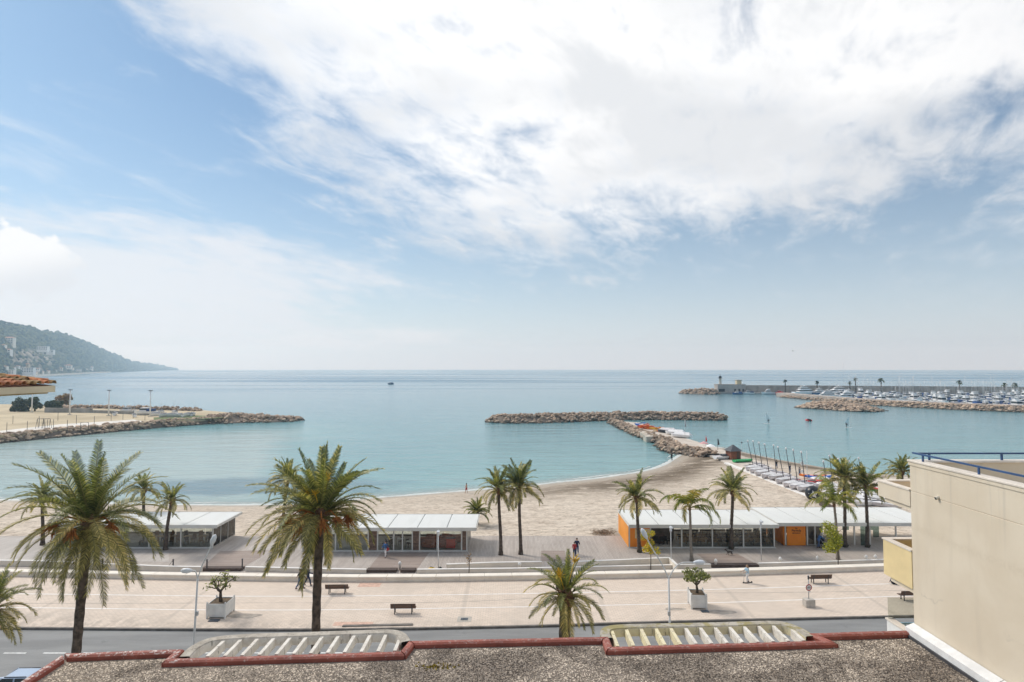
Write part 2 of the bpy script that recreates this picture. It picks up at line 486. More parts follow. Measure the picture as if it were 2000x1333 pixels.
def build_beach():
    y0 = 60.0
    rows = [i / 34.0 for i in range(35)] + [1.05, 1.12, 1.25]
    vs, fs, sh = [], [], []
    for s in SHORE:
        s2 = s.copy()
        inner = Vector((s2.x if s2.x < 60 else 60 + (s2.x - 60) * 0.8, y0, 0))
        for t in rows:
            p = inner.lerp(s2, t)
            z = -1.18 - 0.42 * t - 1.0 * t ** 5 if t <= 1 else -2.6 - (t - 1) * 3.5
            if 0.3 < t < 0.97: z += 0.10 * (mnoise.noise(Vector((p.x * 0.25, p.y * 0.35, 0))))
            vs.append((p.x, p.y, z)); sh.append(t)
    nr = len(rows)
    for i in range(len(SHORE) - 1):
        for k in range(nr - 1):
            fs.append((i * nr + k, (i + 1) * nr + k, (i + 1) * nr + k + 1, i * nr + k + 1))
    b = MB(); b.add(vs, fs, 0, True)
    o = b.build('beach', sand_mat())
    a = o.data.attributes.new('shore', 'FLOAT', 'POINT'); a.data.foreach_set('value', sh)
    tag(o, kind='structure')
    # foam: thin ragged sheet of wash along the water's edge
    fm, nt, p, tc = new_mat('sea_foam')
    put(nt, p.inputs['Base Color'], mix(nt, noise(nt, tc.outputs['Object'], 0.8, 5, 0.7).smooth(0.35, 0.65), (0.46, 0.52, 0.50), (0.66, 0.66, 0.63)))
    p.inputs['Roughness'].default_value = 0.6
    sm, nt, p, tc = new_mat('shallow_water')
    at2 = nt.nodes.new('ShaderNodeAttribute'); at2.attribute_name = 'depth'; dd = E(nt, at2.outputs['Fac'])
    geo = nt.nodes.new('ShaderNodeNewGeometry'); nn = noise(nt, mapping(nt, geo.outputs['Position'], scale=(0.25, 0.8, 1)), 1.0, 5, 0.65, 0.4)
    put(nt, p.inputs['Base Color'], mix(nt, dd, (0.52, 0.53, 0.48), (0.36, 0.50, 0.48))); p.inputs['Roughness'].default_value = 0.25
    put(nt, p.inputs['Alpha'], (1.0 - dd + (nn - 0.5) * 0.7).smooth(0.0, 1.0) * (dd.smooth(0.9, 1.0, 1.0, 0.0)) * 0.85)
    fine = spline(SHORE[:118], 3); vs, fs, av = [], [], []
    for i, s_ in enumerate(fine):
        d = (fine[min(i + 1, len(fine) - 1)] - fine[max(i - 1, 0)]).normalized(); nrm = Vector((-d.y, d.x, 0)); w = 7.5 if s_.x < 20 else 7.5 - 4.5 * min(1, (s_.x - 20) / 15)
        for k in range(6): vs.append(s_ + nrm * (w * k / 5 - 0.8) + Vector((0, 0, 0.012))); av.append(k / 5)
    for i in range(len(fine) - 1):
        for k in range(5): fs.append((i * 6 + k, (i + 1) * 6 + k, (i + 1) * 6 + k + 1, i * 6 + k + 1))
    mb = MB(); mb.add(vs, fs); o = mb.build('shallow_water', sm); a = o.data.attributes.new('depth', 'FLOAT', 'POINT'); a.data.foreach_set('value', av); tag(o, kind='structure')
    for off, wmul, name in ((0.0, 1.0, 'shore_foam'), (1.9, 0.45, 'breaking_wave')):
        vs, fs = [], []
        last = None
        fine = spline(SHORE[:112], 6)
        for i, s in enumerate(fine):
            d = (fine[min(i + 1, len(fine) - 1)] - fine[max(i - 1, 0)]).normalized(); nrm = Vector((-d.y, d.x, 0))
            w = (0.75 + 0.55 * mnoise.noise(Vector((s.x * 0.22, 3.1 + off, 0))) + 0.35 * mnoise.noise(Vector((s.x * 1.1, 9 + off, 0)))) * wmul
            if off: w += mnoise.noise(Vector((s.x * 0.09, 20, 0))) * 0.8 - 0.25
            if w <= 0.04: last = None; continue
            c = s + nrm * (off + 0.5 * mnoise.noise(Vector((s.x * 0.16, 14 + off, 0))))
            b0 = len(vs)
            vs += [c - nrm * w * 0.6 + Vector((0, 0, 0.03)), c + Vector((0, 0, 0.07)), c + nrm * w + Vector((0, 0, 0.02))]
            if last is not None:
                fs += [(last, b0, b0 + 1, last + 1), (last + 1, b0 + 1, b0 + 2, last + 2)]
            last = b0
        mb = MB(); mb.add(vs, fs, 0, True)
        tag(mb.build(name, fm), kind='stuff', label='white foam washing along the edge of the sand' if not off else 'thin white line of a small wave breaking off the sand')


build_beach()


def paving_mat():
    m, nt, p, tc = new_mat('promenade_paving')
    geo = nt.nodes.new('ShaderNodeNewGeometry'); P = geo.outputs['Position']
    b = nt.nodes.new('ShaderNodeTexBrick'); nt.links.new(P, b.inputs['Vector'])
    b.inputs['Scale'].default_value = 1.0; b.inputs['Brick Width'].default_value = 0.42; b.inputs['Row Height'].default_value = 0.21
    b.inputs['Mortar Size'].default_value = 0.012; b.inputs['Bias'].default_value = -0.1
    b.inputs['Color1'].default_value = (0.72, 0.60, 0.495, 1); b.inputs['Color2'].default_value = (0.635, 0.525, 0.43, 1); b.inputs['Mortar'].default_value = (0.44, 0.375, 0.315, 1)
    c = b.outputs[0]
    n1 = noise(nt, P, 0.35, 6, 0.65, 0.4); n2 = noise(nt, mapping(nt, P, scale=(0.5, 1.5, 1)), 1.2, 6, 0.7)
    c = mix(nt, n1.smooth(0.45, 0.75) * 0.30, c, (0.44, 0.375, 0.31))
    c = mix(nt, n2.smooth(0.52, 0.75) * 0.35, c, (0.76, 0.67, 0.58))
    x, y, z = sep(nt, P)
    n5 = noise(nt, mapping(nt, P, scale=(0.9, 0.5, 1)), 1.0, 6, 0.7, 0.5)
    kerbd = (y - 47.0 + (x * x) * -0.0012).smooth(0.0, 2.6, 1.0, 0.0)          # grime collects by the kerb
    c = mix(nt, kerbd * n5.smooth(0.40, 0.62) * 0.55, c, (0.33, 0.28, 0.23))
    bay = ((x + 4.2) / 11.5).op('FRACT')                                    # darker courses of paving every few metres
    band = bay.smooth(0.0, 0.01) * bay.smooth(0.03, 0.04, 1.0, 0.0)
    c = mix(nt, band * 0.4, c, (0.42, 0.36, 0.30))
    n6 = noise(nt, P, 0.09, 3, 0.6, 0.8)
    c = mix(nt, n6.smooth(0.52, 0.60) * 0.22, c, (0.46, 0.40, 0.34))
    put(nt, p.inputs['Base Color'], c); p.inputs['Roughness'].default_value = 0.85
    bump(nt, p, E(nt, b.outputs['Fac']) * -1.0, 0.25, 0.01)
    return m


KERB = [(-700, 1224), (0, 1225), (300, 1227), (622, 1228), (1000, 1222), (1300, 1213), (1720, 1203), (2100, 1196), (2700, 1188)]
WALLB = [(-700, 1122), (0, 1126), (300, 1132), (700, 1137), (1000, 1134), (1380, 1126), (1780, 1113), (2100, 1103), (2700, 1088)]
kerb_w = spline([at(a, b, 0) for a, b in KERB], 6)
wall_w = spline([at(a, b, 0) for a, b in WALLB], 6)


def strip(name, A, B, z, mat, **kw):
    n = min(len(A), len(B)); b = MB()
    b.add([(p.x, p.y, z) for p in A] + [(p.x, p.y, z) for p in B], [(i, i + 1, n + i + 1, n + i) for i in range(n - 1)])
    o = b.build(name, mat); tag(o, **kw); return o


strip('promenade', kerb_w, [p + Vector((0, 0.4, 0)) for p in wall_w], 0.0, paving_mat(), kind='structure')


def asphalt_mat():
    m, nt, p, tc = new_mat('asphalt')
    geo = nt.nodes.new('ShaderNodeNewGeometry'); P = geo.outputs['Position']
    n1 = noise(nt, mapping(nt, P, scale=(0.12, 0.7, 1)), 1.0, 5, 0.6); n2 = noise(nt, P, 9.0, 4, 0.7); n3 = noise(nt, P, 0.8, 5, 0.65)
    c = mix(nt, n1.smooth(0.35, 0.65), (0.20, 0.20, 0.198), (0.265, 0.265, 0.26))
    c = mix(nt, n2.smooth(0.4, 0.8) * 0.3, c, (0.26, 0.26, 0.255))
    c = mix(nt, n3.smooth(0.6, 0.75) * 0.4, c, (0.11, 0.112, 0.115))
    put(nt, p.inputs['Base Color'], c); p.inputs['Roughness'].default_value = 0.85
    bump(nt, p, n2, 0.2, 0.01)
    return m


ASPH = asphalt_mat()
road_near = [Vector((p.x, p.y - 11.5, 0)) for p in kerb_w]
strip('road', road_near, kerb_w, -0.14, ASPH, kind='structure')
KSTONE = M('kerb_stone', (0.16, 0.145, 0.13), 0.85, 0.3, 1.5, 0.3, 20)
b = MB()
for i in range(len(kerb_w) - 1):
    a0, a1 = kerb_w[i], kerb_w[i + 1]
    b.beam(a0 + Vector((0, -0.07, -0.066)), a1 + Vector((0, -0.07, -0.066)), 0.20, 0.15)
tag(b.build('kerb', KSTONE), kind='structure')
PAVE2 = M('concrete_pavement', (0.36, 0.34, 0.31), 0.85, 0.15, 0.6, 0.2, 30)
strip('near_pavement', [Vector((p.x, 2.0, 0)) for p in kerb_w], [p + Vector((0, 0, 0)) for p in road_near], 0.0, PAVE2, kind='structure')
b = MB()
for i in range(len(road_near) - 1):
    b.beam(road_near[i] + Vector((0, 0.06, -0.068)), road_near[i + 1] + Vector((0, 0.06, -0.068)), 0.18, 0.15)
tag(b.build('near_kerb', M('kerb_concrete', (0.42, 0.40, 0.37), 0.85, 0.2, 1.5, 0.2, 20)), kind='structure')

ROADW = M('road_paint', (0.70, 0.70, 0.68), 0.7, 0.2, 3.0)
b = MB()
x0 = -60.0
while x0 < 60:
    y = at(60, 1277, -0.14).y + 0.0015 * (x0 + 32)
    b.add([(x0, y, -0.135), (x0 + 1.55, y + 0.002, -0.135), (x0 + 1.55, y + 0.15, -0.135), (x0, y + 0.15, -0.135)], [(0, 1, 2, 3)])
    x0 += 2.75
tag(b.build('lane_marking', ROADW), kind='structure')
# two pale cycle-lane bands set in the promenade, and a dark drain line between them
LINE1 = [(-700, 1157), (0, 1160), (480, 1165), (890, 1162), (1380, 1152), (1760, 1140), (2300, 1124)]
LINE2 = [(-700, 1184), (0, 1187), (480, 1192), (890, 1188), (1380, 1178), (1780, 1164), (2300, 1147)]
LINE3 = [(-700, 1176), (0, 1179), (480, 1178), (890, 1176), (1200, 1160), (1500, 1158), (1780, 1153), (2300, 1138)]
LINEW = M('pale_stone_band', (0.80, 0.76, 0.72), 0.75, 0.08, 1.5)
LINED = M('drain_slot', (0.30, 0.265, 0.23), 0.85, 0.3, 1.0)
for nm, L, w, mt in (('cycle_lane_line', LINE1, 0.15, LINEW), ('cycle_lane_line', LINE2, 0.15, LINEW), ('drain_slot', LINE3, 0.05, LINED)):
    A = spline([at(a, c, 0) for a, c in L], 8)
    strip(nm, [p - Vector((0, w / 2, 0)) for p in A], [p + Vector((0, w / 2, 0)) for p in A], 0.005, mt, kind='structure')
PINK = M('pink_patch_paving', (0.60, 0.40, 0.31), 0.85, 0.2, 3.0)
for nm, (px, py), w, h in (('repair_patch', (722, 1143), 1.0, 0.5), ('repair_patch', (690, 1219), 1.5, 0.35)):
    p = at(px, py, 0); b = MB(); b.box(-w, w, -h, h, 0.002, 0.006); tag(b.build(nm, PINK, loc=p), kind='structure')
# darker patches on the paving; those right of the planters paint their cast shade
SHADE_PAVE = M('shaded_paving', (0.38, 0.33, 0.28), 0.85, 0.25, 2.0)
for px, py, w, h in ((478, 1203, 1.2, 0.5), (1408, 1196, 1.3, 0.45), (1318, 1190, 0.9, 0.3)):
    p = at(px, py, 0); b = MB()
    pts = []
    for k in range(20):
        a = 2 * math.pi * k / 20; rr = 1 + 0.35 * mnoise.noise(Vector((math.cos(a) * 1.3 + px, math.sin(a) * 1.3, 0)))
        pts.append((w * rr * math.cos(a), h * rr * math.sin(a), 0.007))
    b.add(pts, [tuple(range(20))]); tag(b.build('shade_patch', SHADE_PAVE, loc=p), kind='structure')


# ---- boardwalk
def deck_mat(name, a, bcol, along_y=True):
    m, nt, p, tc = new_mat(name)
    geo = nt.nodes.new('ShaderNodeNewGeometry'); P = geo.outputs['Position']
    v = mapping(nt, P, rot=(0, 0, R(90) if along_y else 0))
    b = nt.nodes.new('ShaderNodeTexBrick'); nt.links.new(v, b.inputs['Vector'])
    b.inputs['Scale'].default_value = 1.0; b.inputs['Brick Width'].default_value = 3.1; b.inputs['Row Height'].default_value = 0.16
    b.inputs['Mortar Size'].default_value = 0.012; b.inputs['Bias'].default_value = 0.0
    b.inputs['Color1'].default_value = a + (1,); b.inputs['Color2'].default_value = bcol + (1,)
    b.inputs['Mortar'].default_value = tuple(c * 0.45 for c in a) + (1,)
    n1 = noise(nt, mapping(nt, P, scale=(1, 0.25, 1) if along_y else (0.25, 1, 1)), 0.9, 6, 0.65)
    c = mix(nt, n1.smooth(0.4, 0.75) * 0.3, b.outputs[0], tuple(min(0.7, q * 1.3) for q in bcol))
    big = noise(nt, P, 0.14, 4, 0.6)
    c = mix(nt, big.smooth(0.4, 0.7) * 0.4, c, tuple(q * 0.72 for q in a))
    put(nt, p.inputs['Base Color'], c); p.inputs['Roughness'].default_value = 0.75
    bump(nt, p, E(nt, b.outputs['Fac']) * -1.0, 0.3, 0.01)
    return m


DECK = deck_mat('deck_boards', (0.40, 0.345, 0.305), (0.49, 0.435, 0.39))
DECKX = deck_mat('deck_boards_crosswise', (0.29, 0.225, 0.19), (0.36, 0.29, 0.25), False)
DECKL = deck_mat('deck_boards_pale', (0.47, 0.42, 0.38), (0.55, 0.50, 0.46))
DY = at(1000, 1047, Z_DECK).y
b = MB(); b.box(-110, 75, 56.0, DY, -1.6, Z_DECK)
boardwalk = tag(b.build('boardwalk', DECK), kind='structure')


def quad_px(pts, z, name, mat, parent=None, zt=0.012):
    b = MB(); b.add([(lambda q: (q.x, q.y, z + zt))(at(x, y, z)) for x, y in pts], [tuple(range(len(pts)))])
    return b.build(name, mat, parent)


quad_px([(395, 1108), (475, 1108), (508, 1090), (520, 1076), (430, 1077)], Z_DECK, 'crosswise_boards', DECKX, boardwalk)
quad_px([(716, 1116), (812, 1116), (838, 1080), (745, 1080)], Z_DECK, 'crosswise_boards', DECKX, boardwalk)
quad_px([(1057, 1096), (1106, 1096), (1103, 1076), (1057, 1076)], Z_DECK, 'crosswise_boards', DECKX, boardwalk)
quad_px([(1390, 1104), (1480, 1104), (1440, 1082), (1360, 1082)], Z_DECK, 'crosswise_boards', DECKX, boardwalk)
quad_px([(480, 1075), (600, 1075), (600, 1040), (520, 1048)], Z_DECK, 'pale_boards', DECKL, boardwalk)
quad_px([(0, 1098), (330, 1098), (330, 1080), (60, 1050), (-60, 1050)], Z_DECK, 'pale_boards', DECKL, boardwalk)

# ---- quay slab along the right edge of the beach
QC = M('quay_concrete', (0.56, 0.48, 0.40), 0.85, 0.15, 0.3, 0.2, 20, col2=(0.66, 0.58, 0.50))
qpx = [(1212, 823), (1270, 848), (1330, 872), (1395, 893), (1440, 916), (1575, 970), (1640, 996), (1660, 1010), (2200, 1010), (2200, 925), (1760, 932), (1640, 938), (1560, 925), (1500, 906), (1440, 888), (1340, 856), (1250, 826)]
b = MB(); b.prism([tuple(at(x, y, Z_QUAY)[:2]) for x, y in qpx], -4.0, Z_QUAY)
tag(b.build('quay', QC), kind='structure')
# ---------------------------------------------------------------- rocks
def hull_rock(seed, flat=0.75):
    r = random.Random(seed); bm = bmesh.new()
    for _ in range(15):
        v = Vector((r.gauss(0, 1), r.gauss(0, 1), r.gauss(0, 1))).normalized()
        v = Vector((v.x * 0.62, v.y * 0.5, v.z * 0.5 * flat)) * r.uniform(0.8, 1.05)
        bm.verts.new(v)
    bmesh.ops.convex_hull(bm, input=bm.verts)
    loose = [v for v in bm.verts if not v.link_faces]
    bmesh.ops.delete(bm, geom=loose, context='VERTS')
    me = bpy.data.meshes.new('rock'); bm.to_mesh(me); bm.free()
    return me


def rock_mat(name, a, b):
    m, nt, p, tc = new_mat(name)
    geo = nt.nodes.new('ShaderNodeNewGeometry'); P = geo.outputs['Position']
    k = E(nt, geo.outputs['Random Per Island']) * 0.5 + objrand(nt) * 0.5
    n1 = noise(nt, P, 1.1, 5, 0.65)
    c = mix(nt, n1.smooth(0.3, 0.7), a, b)
    c = mix(nt, 1.0, c, comb(nt, k * 1.0 + 0.48, k * 0.95 + 0.49, k * 0.85 + 0.52), 'MULTIPLY')
    x, y, z = sep(nt, P)
    wet = (z + (n1 - 0.5) * 0.5).smooth(-2.35, -1.95, 1.0, 0.0)      # weed and wet below the tide line
    c = mix(nt, wet * 0.85, c, (0.045, 0.040, 0.032))
    put(nt, p.inputs['Base Color'], c); p.inputs['Roughness'].default_value = 0.85
    bump(nt, p, noise(nt, P, 4.0, 4, 0.6), 0.4, 0.05)
    return m


ROCK = rock_mat('limestone_rock', (0.27, 0.19, 0.135), (0.56, 0.43, 0.32))
CORE = rock_mat('rubble_core', (0.13, 0.10, 0.075), (0.20, 0.16, 0.125))
ROCKS = [hull_rock(100 + i) for i in range(6)]
for me in ROCKS: me.materials.append(ROCK)
RV = []
for me in ROCKS:
    v = np.empty(len(me.vertices) * 3); me.vertices.foreach_get('co', v)
    RV.append((v.reshape(-1, 3), np.array([list(pl.vertices) for pl in me.polygons])))


def rocks(parent, pts, cap=300, rr=None):
    """pts: (x, y, z, size) in the parent's frame; the nearest ones become parts, the rest one joined part."""
    rr = rr or random.Random(5)
    pts = sorted(pts, key=lambda q: (q[0] + parent.location.x) ** 2 * 0.2 + (q[1] + parent.location.y) ** 2 - 900 * q[2])
    for x, y, z, s in pts[:cap]:
        o = link('rock', rr.choice(ROCKS), parent, (x, y, z), (rr.uniform(-0.5, 0.5), rr.uniform(-0.5, 0.5), rr.uniform(0, 6.28)), (s * rr.uniform(0.8, 1.35), s * rr.uniform(0.8, 1.2), s * rr.uniform(0.8, 1.2)))
    rest = pts[cap:]
    if rest:
        V, Fc, off = [], [], 0
        for x, y, z, s in rest:
            v, f = rr.choice(RV)
            a = rr.uniform(0, 6.28); ca, sa = math.cos(a), math.sin(a)
            q = v * np.array([s * rr.uniform(0.8, 1.35), s * rr.uniform(0.8, 1.2), s * rr.uniform(0.8, 1.2)])
            q = np.stack([q[:, 0] * ca - q[:, 1] * sa + x, q[:, 0] * sa + q[:, 1] * ca + y, q[:, 2] + z], 1)
            V.append(q); Fc.append(f + off); off += len(v)
        o = link('rock_fill', np_mesh('rock_fill', np.vstack(V), np.vstack(Fc), ROCK), parent); o['kind'] = 'stuff'


def mound(name, path, half, crest, label, cat, size=1.5, cap=300, dens=1.0, base=Z_SEA - 0.6, top=0.35, ends=True, nearonly=False, seed=3, profile=None):
    """A bank of rocks along a path of (x, y): core mesh and rocks laid over it."""
    rr = random.Random(seed)
    P = [Vector((p[0], p[1], 0)) for p in path]; P = spline(P, 5) if len(P) > 2 else P
    o0 = P[len(P) // 2]
    root = empty(name, (o0.x, o0.y, 0), 0, label, cat)
    hs = half if callable(half) else (lambda t: half)
    cs = crest if callable(crest) else (lambda t: crest)
    n = len(P); L = [0]
    for i in range(1, n): L.append(L[-1] + (P[i] - P[i - 1]).length)
    vs, fs, pts = [], [], []
    prof = [(-1, 0), (-0.55, 0.7), (-top, 1), (top, 1), (0.55, 0.7), (1, 0)]
    for i, p in enumerate(P):
        t = L[i] / L[-1]
        d = (P[min(i + 1, n - 1)] - P[max(i - 1, 0)]).normalized(); nr = Vector((d.y, -d.x, 0))   # nr points right of the path
        e = min(1.0, min(t, 1 - t) * L[-1] / max(hs(t), 1e-3)) if ends else 1.0
        e = math.sqrt(max(0.0, 1 - (1 - e) ** 2)) * 0.96 + 0.04
        for a, hgt in prof:
            q = p + nr * a * hs(t) * e * 0.96 - o0
            vs.append((q.x, q.y, base + (cs(t) - 0.45 * size - base) * hgt * (0.35 + 0.65 * e)))
    m = len(prof)
    for i in range(n - 1):
        for k in range(m - 1): fs.append((i * m + k, i * m + k + 1, (i + 1) * m + k + 1, (i + 1) * m + k))
    b = MB(); b.add(vs, fs, 0); b.build('core', CORE, root)
    def ev(s):
        for i in range(1, n):
            if L[i] >= s:
                f = (s - L[i - 1]) / max(1e-6, L[i] - L[i - 1]); return P[i - 1].lerp(P[i], f), (P[i] - P[i - 1]).normalized()
        return P[-1], (P[-1] - P[-2]).normalized()
    area = L[-1] * 2 * sum(hs(k / 8) for k in range(9)) / 9
    cnt = int(area / (size * size) * 1.55 * dens)
    for _ in range(cnt):
        s = rr.uniform(0, L[-1]); p, d = ev(s); t = s / L[-1]; nr = Vector((d.y, -d.x, 0))
        e = min(1.0, min(t, 1 - t) * L[-1] / max(hs(t), 1e-3)) if ends else 1.0
        e = math.sqrt(max(0.0, 1 - (1 - e) ** 2)) * 0.96 + 0.04
        a = rr.uniform(-1, 1)
        aa = abs(a)
        hgt = 1 if aa < top else (1 - 0.3 * (aa - top) / (0.55 - top) if aa < 0.55 else 0.7 * (1 - aa) / 0.45)
        q = p + nr * a * hs(t) * e - o0
        z = base + (cs(t) - 0.3 * size - base) * hgt * (0.35 + 0.65 * e) + rr.uniform(-0.25, 0.25) * size
        pts.append((q.x, q.y, z, size * rr.choice((0.75, 0.9, 1.0, 1.15, 1.4))))
    rocks(root, pts, cap, rr)
    return root


# offshore breakwater: wider at its left end
def bw(px, py): return at(px, py, Z_SEA)
c = [(at(958, 822, -2.6)), at(1000, 824, -2.6), at(1080, 822.5, -2.6), at(1200, 819, -2.6), at(1310, 818.5, -2.6), at(1419, 820.5, -2.6)]
mound('breakwater', [(p.x, p.y) for p in c], lambda t: 10.5 - 3.5 * t, 0.45, 'long low breakwater of tan boulders lying off the beach across the bay', 'breakwater', 1.45, 300, 1.0)

# jetty of rocks and concrete joining beach and breakwater
c = [at(1196, 823, -2.3), at(1232, 840, -2.3), at(1268, 855, -2.3), at(1300, 866, -2.3), at(1318, 879, -2.3), at(1350, 885, -2.3), at(1392, 893, -2.0)]
mound('rock_jetty', [(p.x, p.y) for p in c], lambda t: 3.2 + 3.0 * max(0, t - 0.45), lambda t: -1.0 + 0.35 * t, 'rocky jetty edge running from the sand out to the breakwater', 'jetty', 1.25, 260, 1.15, ends=False)
JC = M('jetty_concrete', (0.50, 0.44, 0.36), 0.85, 0.2, 0.5, 0.2, 12, col2=(0.62, 0.56, 0.47))
b = MB(); q = [at(x, y, -0.9) for x, y in ((1247, 842), (1275, 843), (1276, 853), (1262, 853.5))]
b.prism([(p.x, p.y) for p in q], -3.2, -0.9)
tag(b.build('concrete_block', JC), 'flat concrete landing block set in the side of the rocky jetty', 'landing')

# ---------------------------------------------------------------- spit of land on the left
GRASSY = M('dry_field', (0.52, 0.42, 0.27), 0.95, 0.2, 0.05, 0.3, 2.0, col2=(0.60, 0.50, 0.34))
zL = -0.4
lp = [(-900, 930), (-300, 878), (0, 851), (150, 837), (300, 824), (400, 818), (440, 815), (470, 811), (450, 806), (400, 802), (260, 800), (110, 796), (60, 790), (-200, 790), (-900, 800)]
b = MB(); b.prism([tuple(at(x, y, zL)[:2]) for x, y in lp], -4.0, zL)
tag(b.build('headland_field', GRASSY), kind='structure')
q = [at(x, y, zL) for x, y in ((-500, 890), (0, 849), (150, 835), (285, 824.5), (262, 820), (120, 829), (0, 842), (-500, 872))]
b = MB(); b.add([(p.x, p.y, zL + 0.03) for p in q], [tuple(range(len(q)))])
tag(b.build('pale_track', M('pale_gravel', (0.70, 0.66, 0.60), 0.9, 0.12, 0.3)), kind='structure')
q = [at(x, y, zL) for x, y in ((300, 823), (430, 817), (452, 813), (380, 812), (300, 816))]
b = MB(); b.add([(p.x, p.y, zL + 0.04) for p in q], [tuple(range(len(q)))])
tag(b.build('grass_strip', M('rough_grass', (0.13, 0.16, 0.06), 0.95, 0.3, 0.3, 0.4, 3)), kind='structure')
c = [at(-260, 889, -2.6), at(-80, 872, -2.6), at(80, 856, -2.6), at(220, 842.5, -2.6), at(340, 832, -2.6), at(430, 826, -2.6)]
mound('seawall_rocks', [(p.x, p.y) for p in c], 4.4, 0.0, 'long bank of boulders facing the bay along the pale track on the left spit', 'rock bank', 1.35, 300, 1.35, ends=False, seed=11)
c = [at(400, 822, -2.2), at(440, 822, -2.2), at(490, 820, -2.2), at(540, 821, -2.2), at(588, 819.5, -2.6)]
mound('groyne', [(p.x, p.y) for p in c], lambda t: 15 - 9 * t, lambda t: 1.2 - 2.3 * t, 'rounded pile of boulders ending the left spit in a point', 'groyne', 1.6, 300, 1.0, seed=12)
c = [at(105, 803, -2.0), at(200, 804, -2.0), at(300, 806.5, -2.0), at(395, 810, -2.0)]
mound('far_rock_bank', [(p.x, p.y) for p in c], 5, 1.0, 'higher bank of boulders on the seaward side behind the boats of the left spit', 'rock bank', 1.7, 200, 0.9, seed=13)
# low grey wall in front of the far bank
b = MB(); p0, p1, p2 = at(88, 806, zL), at(180, 806.5, zL), at(300, 811, zL)
b.beam(p0 + Vector((0, 0, 1.0)), p1 + Vector((0, 0, 0.8)), 0.8, 2.2); b.beam(p1 + Vector((0, 0, 0.6)), p2 + Vector((0, 0, 0.6)), 0.8, 1.3)
tag(b.build('concrete_wall', M('weathered_concrete', (0.36, 0.34, 0.31), 0.9, 0.25, 0.3)), 'grey concrete wall along the back of the sandy field on the left spit', 'wall')

# floodlight masts
MASTP = M('white_mast_paint', (0.80, 0.80, 0.79), 0.5, 0.05, 1.0)
mast = empty('floodlight_mast', (0, 0, 0))
b = MB(); b.tube([(0, 0, 0), (0, 0, 10.6)], [0.30, 0.20], 10); b.build('pole', MASTP, mast)
b = MB(); b.box(-0.7, 0.7, -0.35, 0.35, 0, 0.35); b.build('footing', CREAM, mast)
for s in (-1, 1):
    b = MB(); b.box(s * 0.1, s * 0.8, -0.25, 0.25, 10.6, 10.9); b.build('lamp_head', DARKM, mast)
spots = [((62, 806), 'leftmost white floodlight mast, its head hidden by the tiled roof'), ((136, 811), 'white floodlight mast just right of the tiled roof corner'),
         ((212, 813), 'white floodlight mast in the middle of the row on the left spit'), ((293, 814.5), 'rightmost white floodlight mast beside the boats on the spit')]
for i, ((px, py), lab) in enumerate(spots):
    o = mast if i == 0 else copy_tree(mast)
    o.location = at(px, py, zL); tag(o, lab, 'floodlight', 'floodlight masts on the left spit')

# sports-court net posts and frames
pm = MB(); pm.tube([(0, 0, 0), (0, 0, 3.4)], 0.07, 6)
pmesh = pm.mesh('court_post', DARKM)
for i, (px, py) in enumerate(((13, 846), (53, 841), (76, 835), (92, 836.5), (104, 841), (149, 829), (184, 828.5), (217, 823), (240, 820), (260, 818), (283, 822), (25, 828), (113, 822), (131, 846))):
    o = link('court_post', pmesh, None, at(px, py, zL)); o.scale = (1, 1, rnd.uniform(0.8, 1.25))
    tag(o, 'thin dark fence post standing in the sandy sports field of the left spit', 'post', 'thin posts in the sports field')
g = MB()
g.tube([(-1.3, 0, 0), (-1.3, 0, 2.0), (1.3, 0, 2.0), (1.3, 0, 0)], 0.09, 6, sm=False); g.tube([(-0.6, 0, 1.2), (0.6, 0, 1.2)], 0.07, 6)
tag(g.build('goal_frame', DARKM, loc=at(165, 837.5, zL)), 'small dark goal frame on the pale track of the left spit', 'goal')
for i, (px, py, lab) in enumerate(((79, 837, 'dark swing frame, left of two, in the sandy sports field'), (91, 837, 'dark swing frame, right of two, in the sandy sports field'))):
    g = MB()
    for s in (-1, 1): g.tube([(s * 1.2, -0.6, 0), (s * 1.1, 0, 3.2), (s * 1.2, 0.6, 0)], 0.07, 5, sm=False)
    g.tube([(-1.1, 0, 3.2), (1.1, 0, 3.2)], 0.07, 5); g.tube([(-0.4, 0, 3.2), (-0.4, 0, 0.7), (0.4, 0, 0.7), (0.4, 0, 3.2)], 0.03, 4, sm=False)
    tag(g.build('swing_frame', DARKM, loc=at(px, py, zL)), lab, 'swing')

# ---------------------------------------------------------------- boats
HULLW = M('white_hull', (0.88, 0.88, 0.87), 0.3, 0.06, 0.5, orand=0.08)
HULLB = M('blue_hull', (0.05, 0.12, 0.26), 0.3, 0.2, 0.5, orand=0.3)
HULLD = M('dark_hull', (0.05, 0.055, 0.07), 0.35, 0.2, 0.5, orand=0.3)
HULLR = M('red_hull', (0.55, 0.03, 0.025), 0.4, 0.1, 0.5)
CANV = M('blue_canvas', (0.03, 0.07, 0.20), 0.8, 0.2, 1.0, orand=0.4)
TEAK = M('teak_deck', (0.38, 0.27, 0.17), 0.7, 0.2, 3.0)
SPAR = M('alloy_mast', (0.55, 0.56, 0.57), 0.4, 0.05, 1.0, metal=0.4)
SPARD = M('dark_mast', (0.05, 0.05, 0.06), 0.4, 0.1, 1.0)
ORNG = M('orange_plastic', (0.80, 0.19, 0.02), 0.4, 0.1, 1.0, orand=0.25)
YELL = M('yellow_plastic', (0.80, 0.50, 0.03), 0.4, 0.1, 1.0, orand=0.15)
BLUP = M('blue_plastic', (0.02, 0.13, 0.50), 0.4, 0.1, 1.0, orand=0.25)
GRNP = M('green_plastic', (0.03, 0.42, 0.14), 0.4, 0.1, 1.0, orand=0.2)
REDP = M('red_plastic', (0.62, 0.03, 0.03), 0.4, 0.1, 1.0, orand=0.1)
BOATM = [HULLW, HULLB, CANV, DGLASS, SPAR, TEAK]


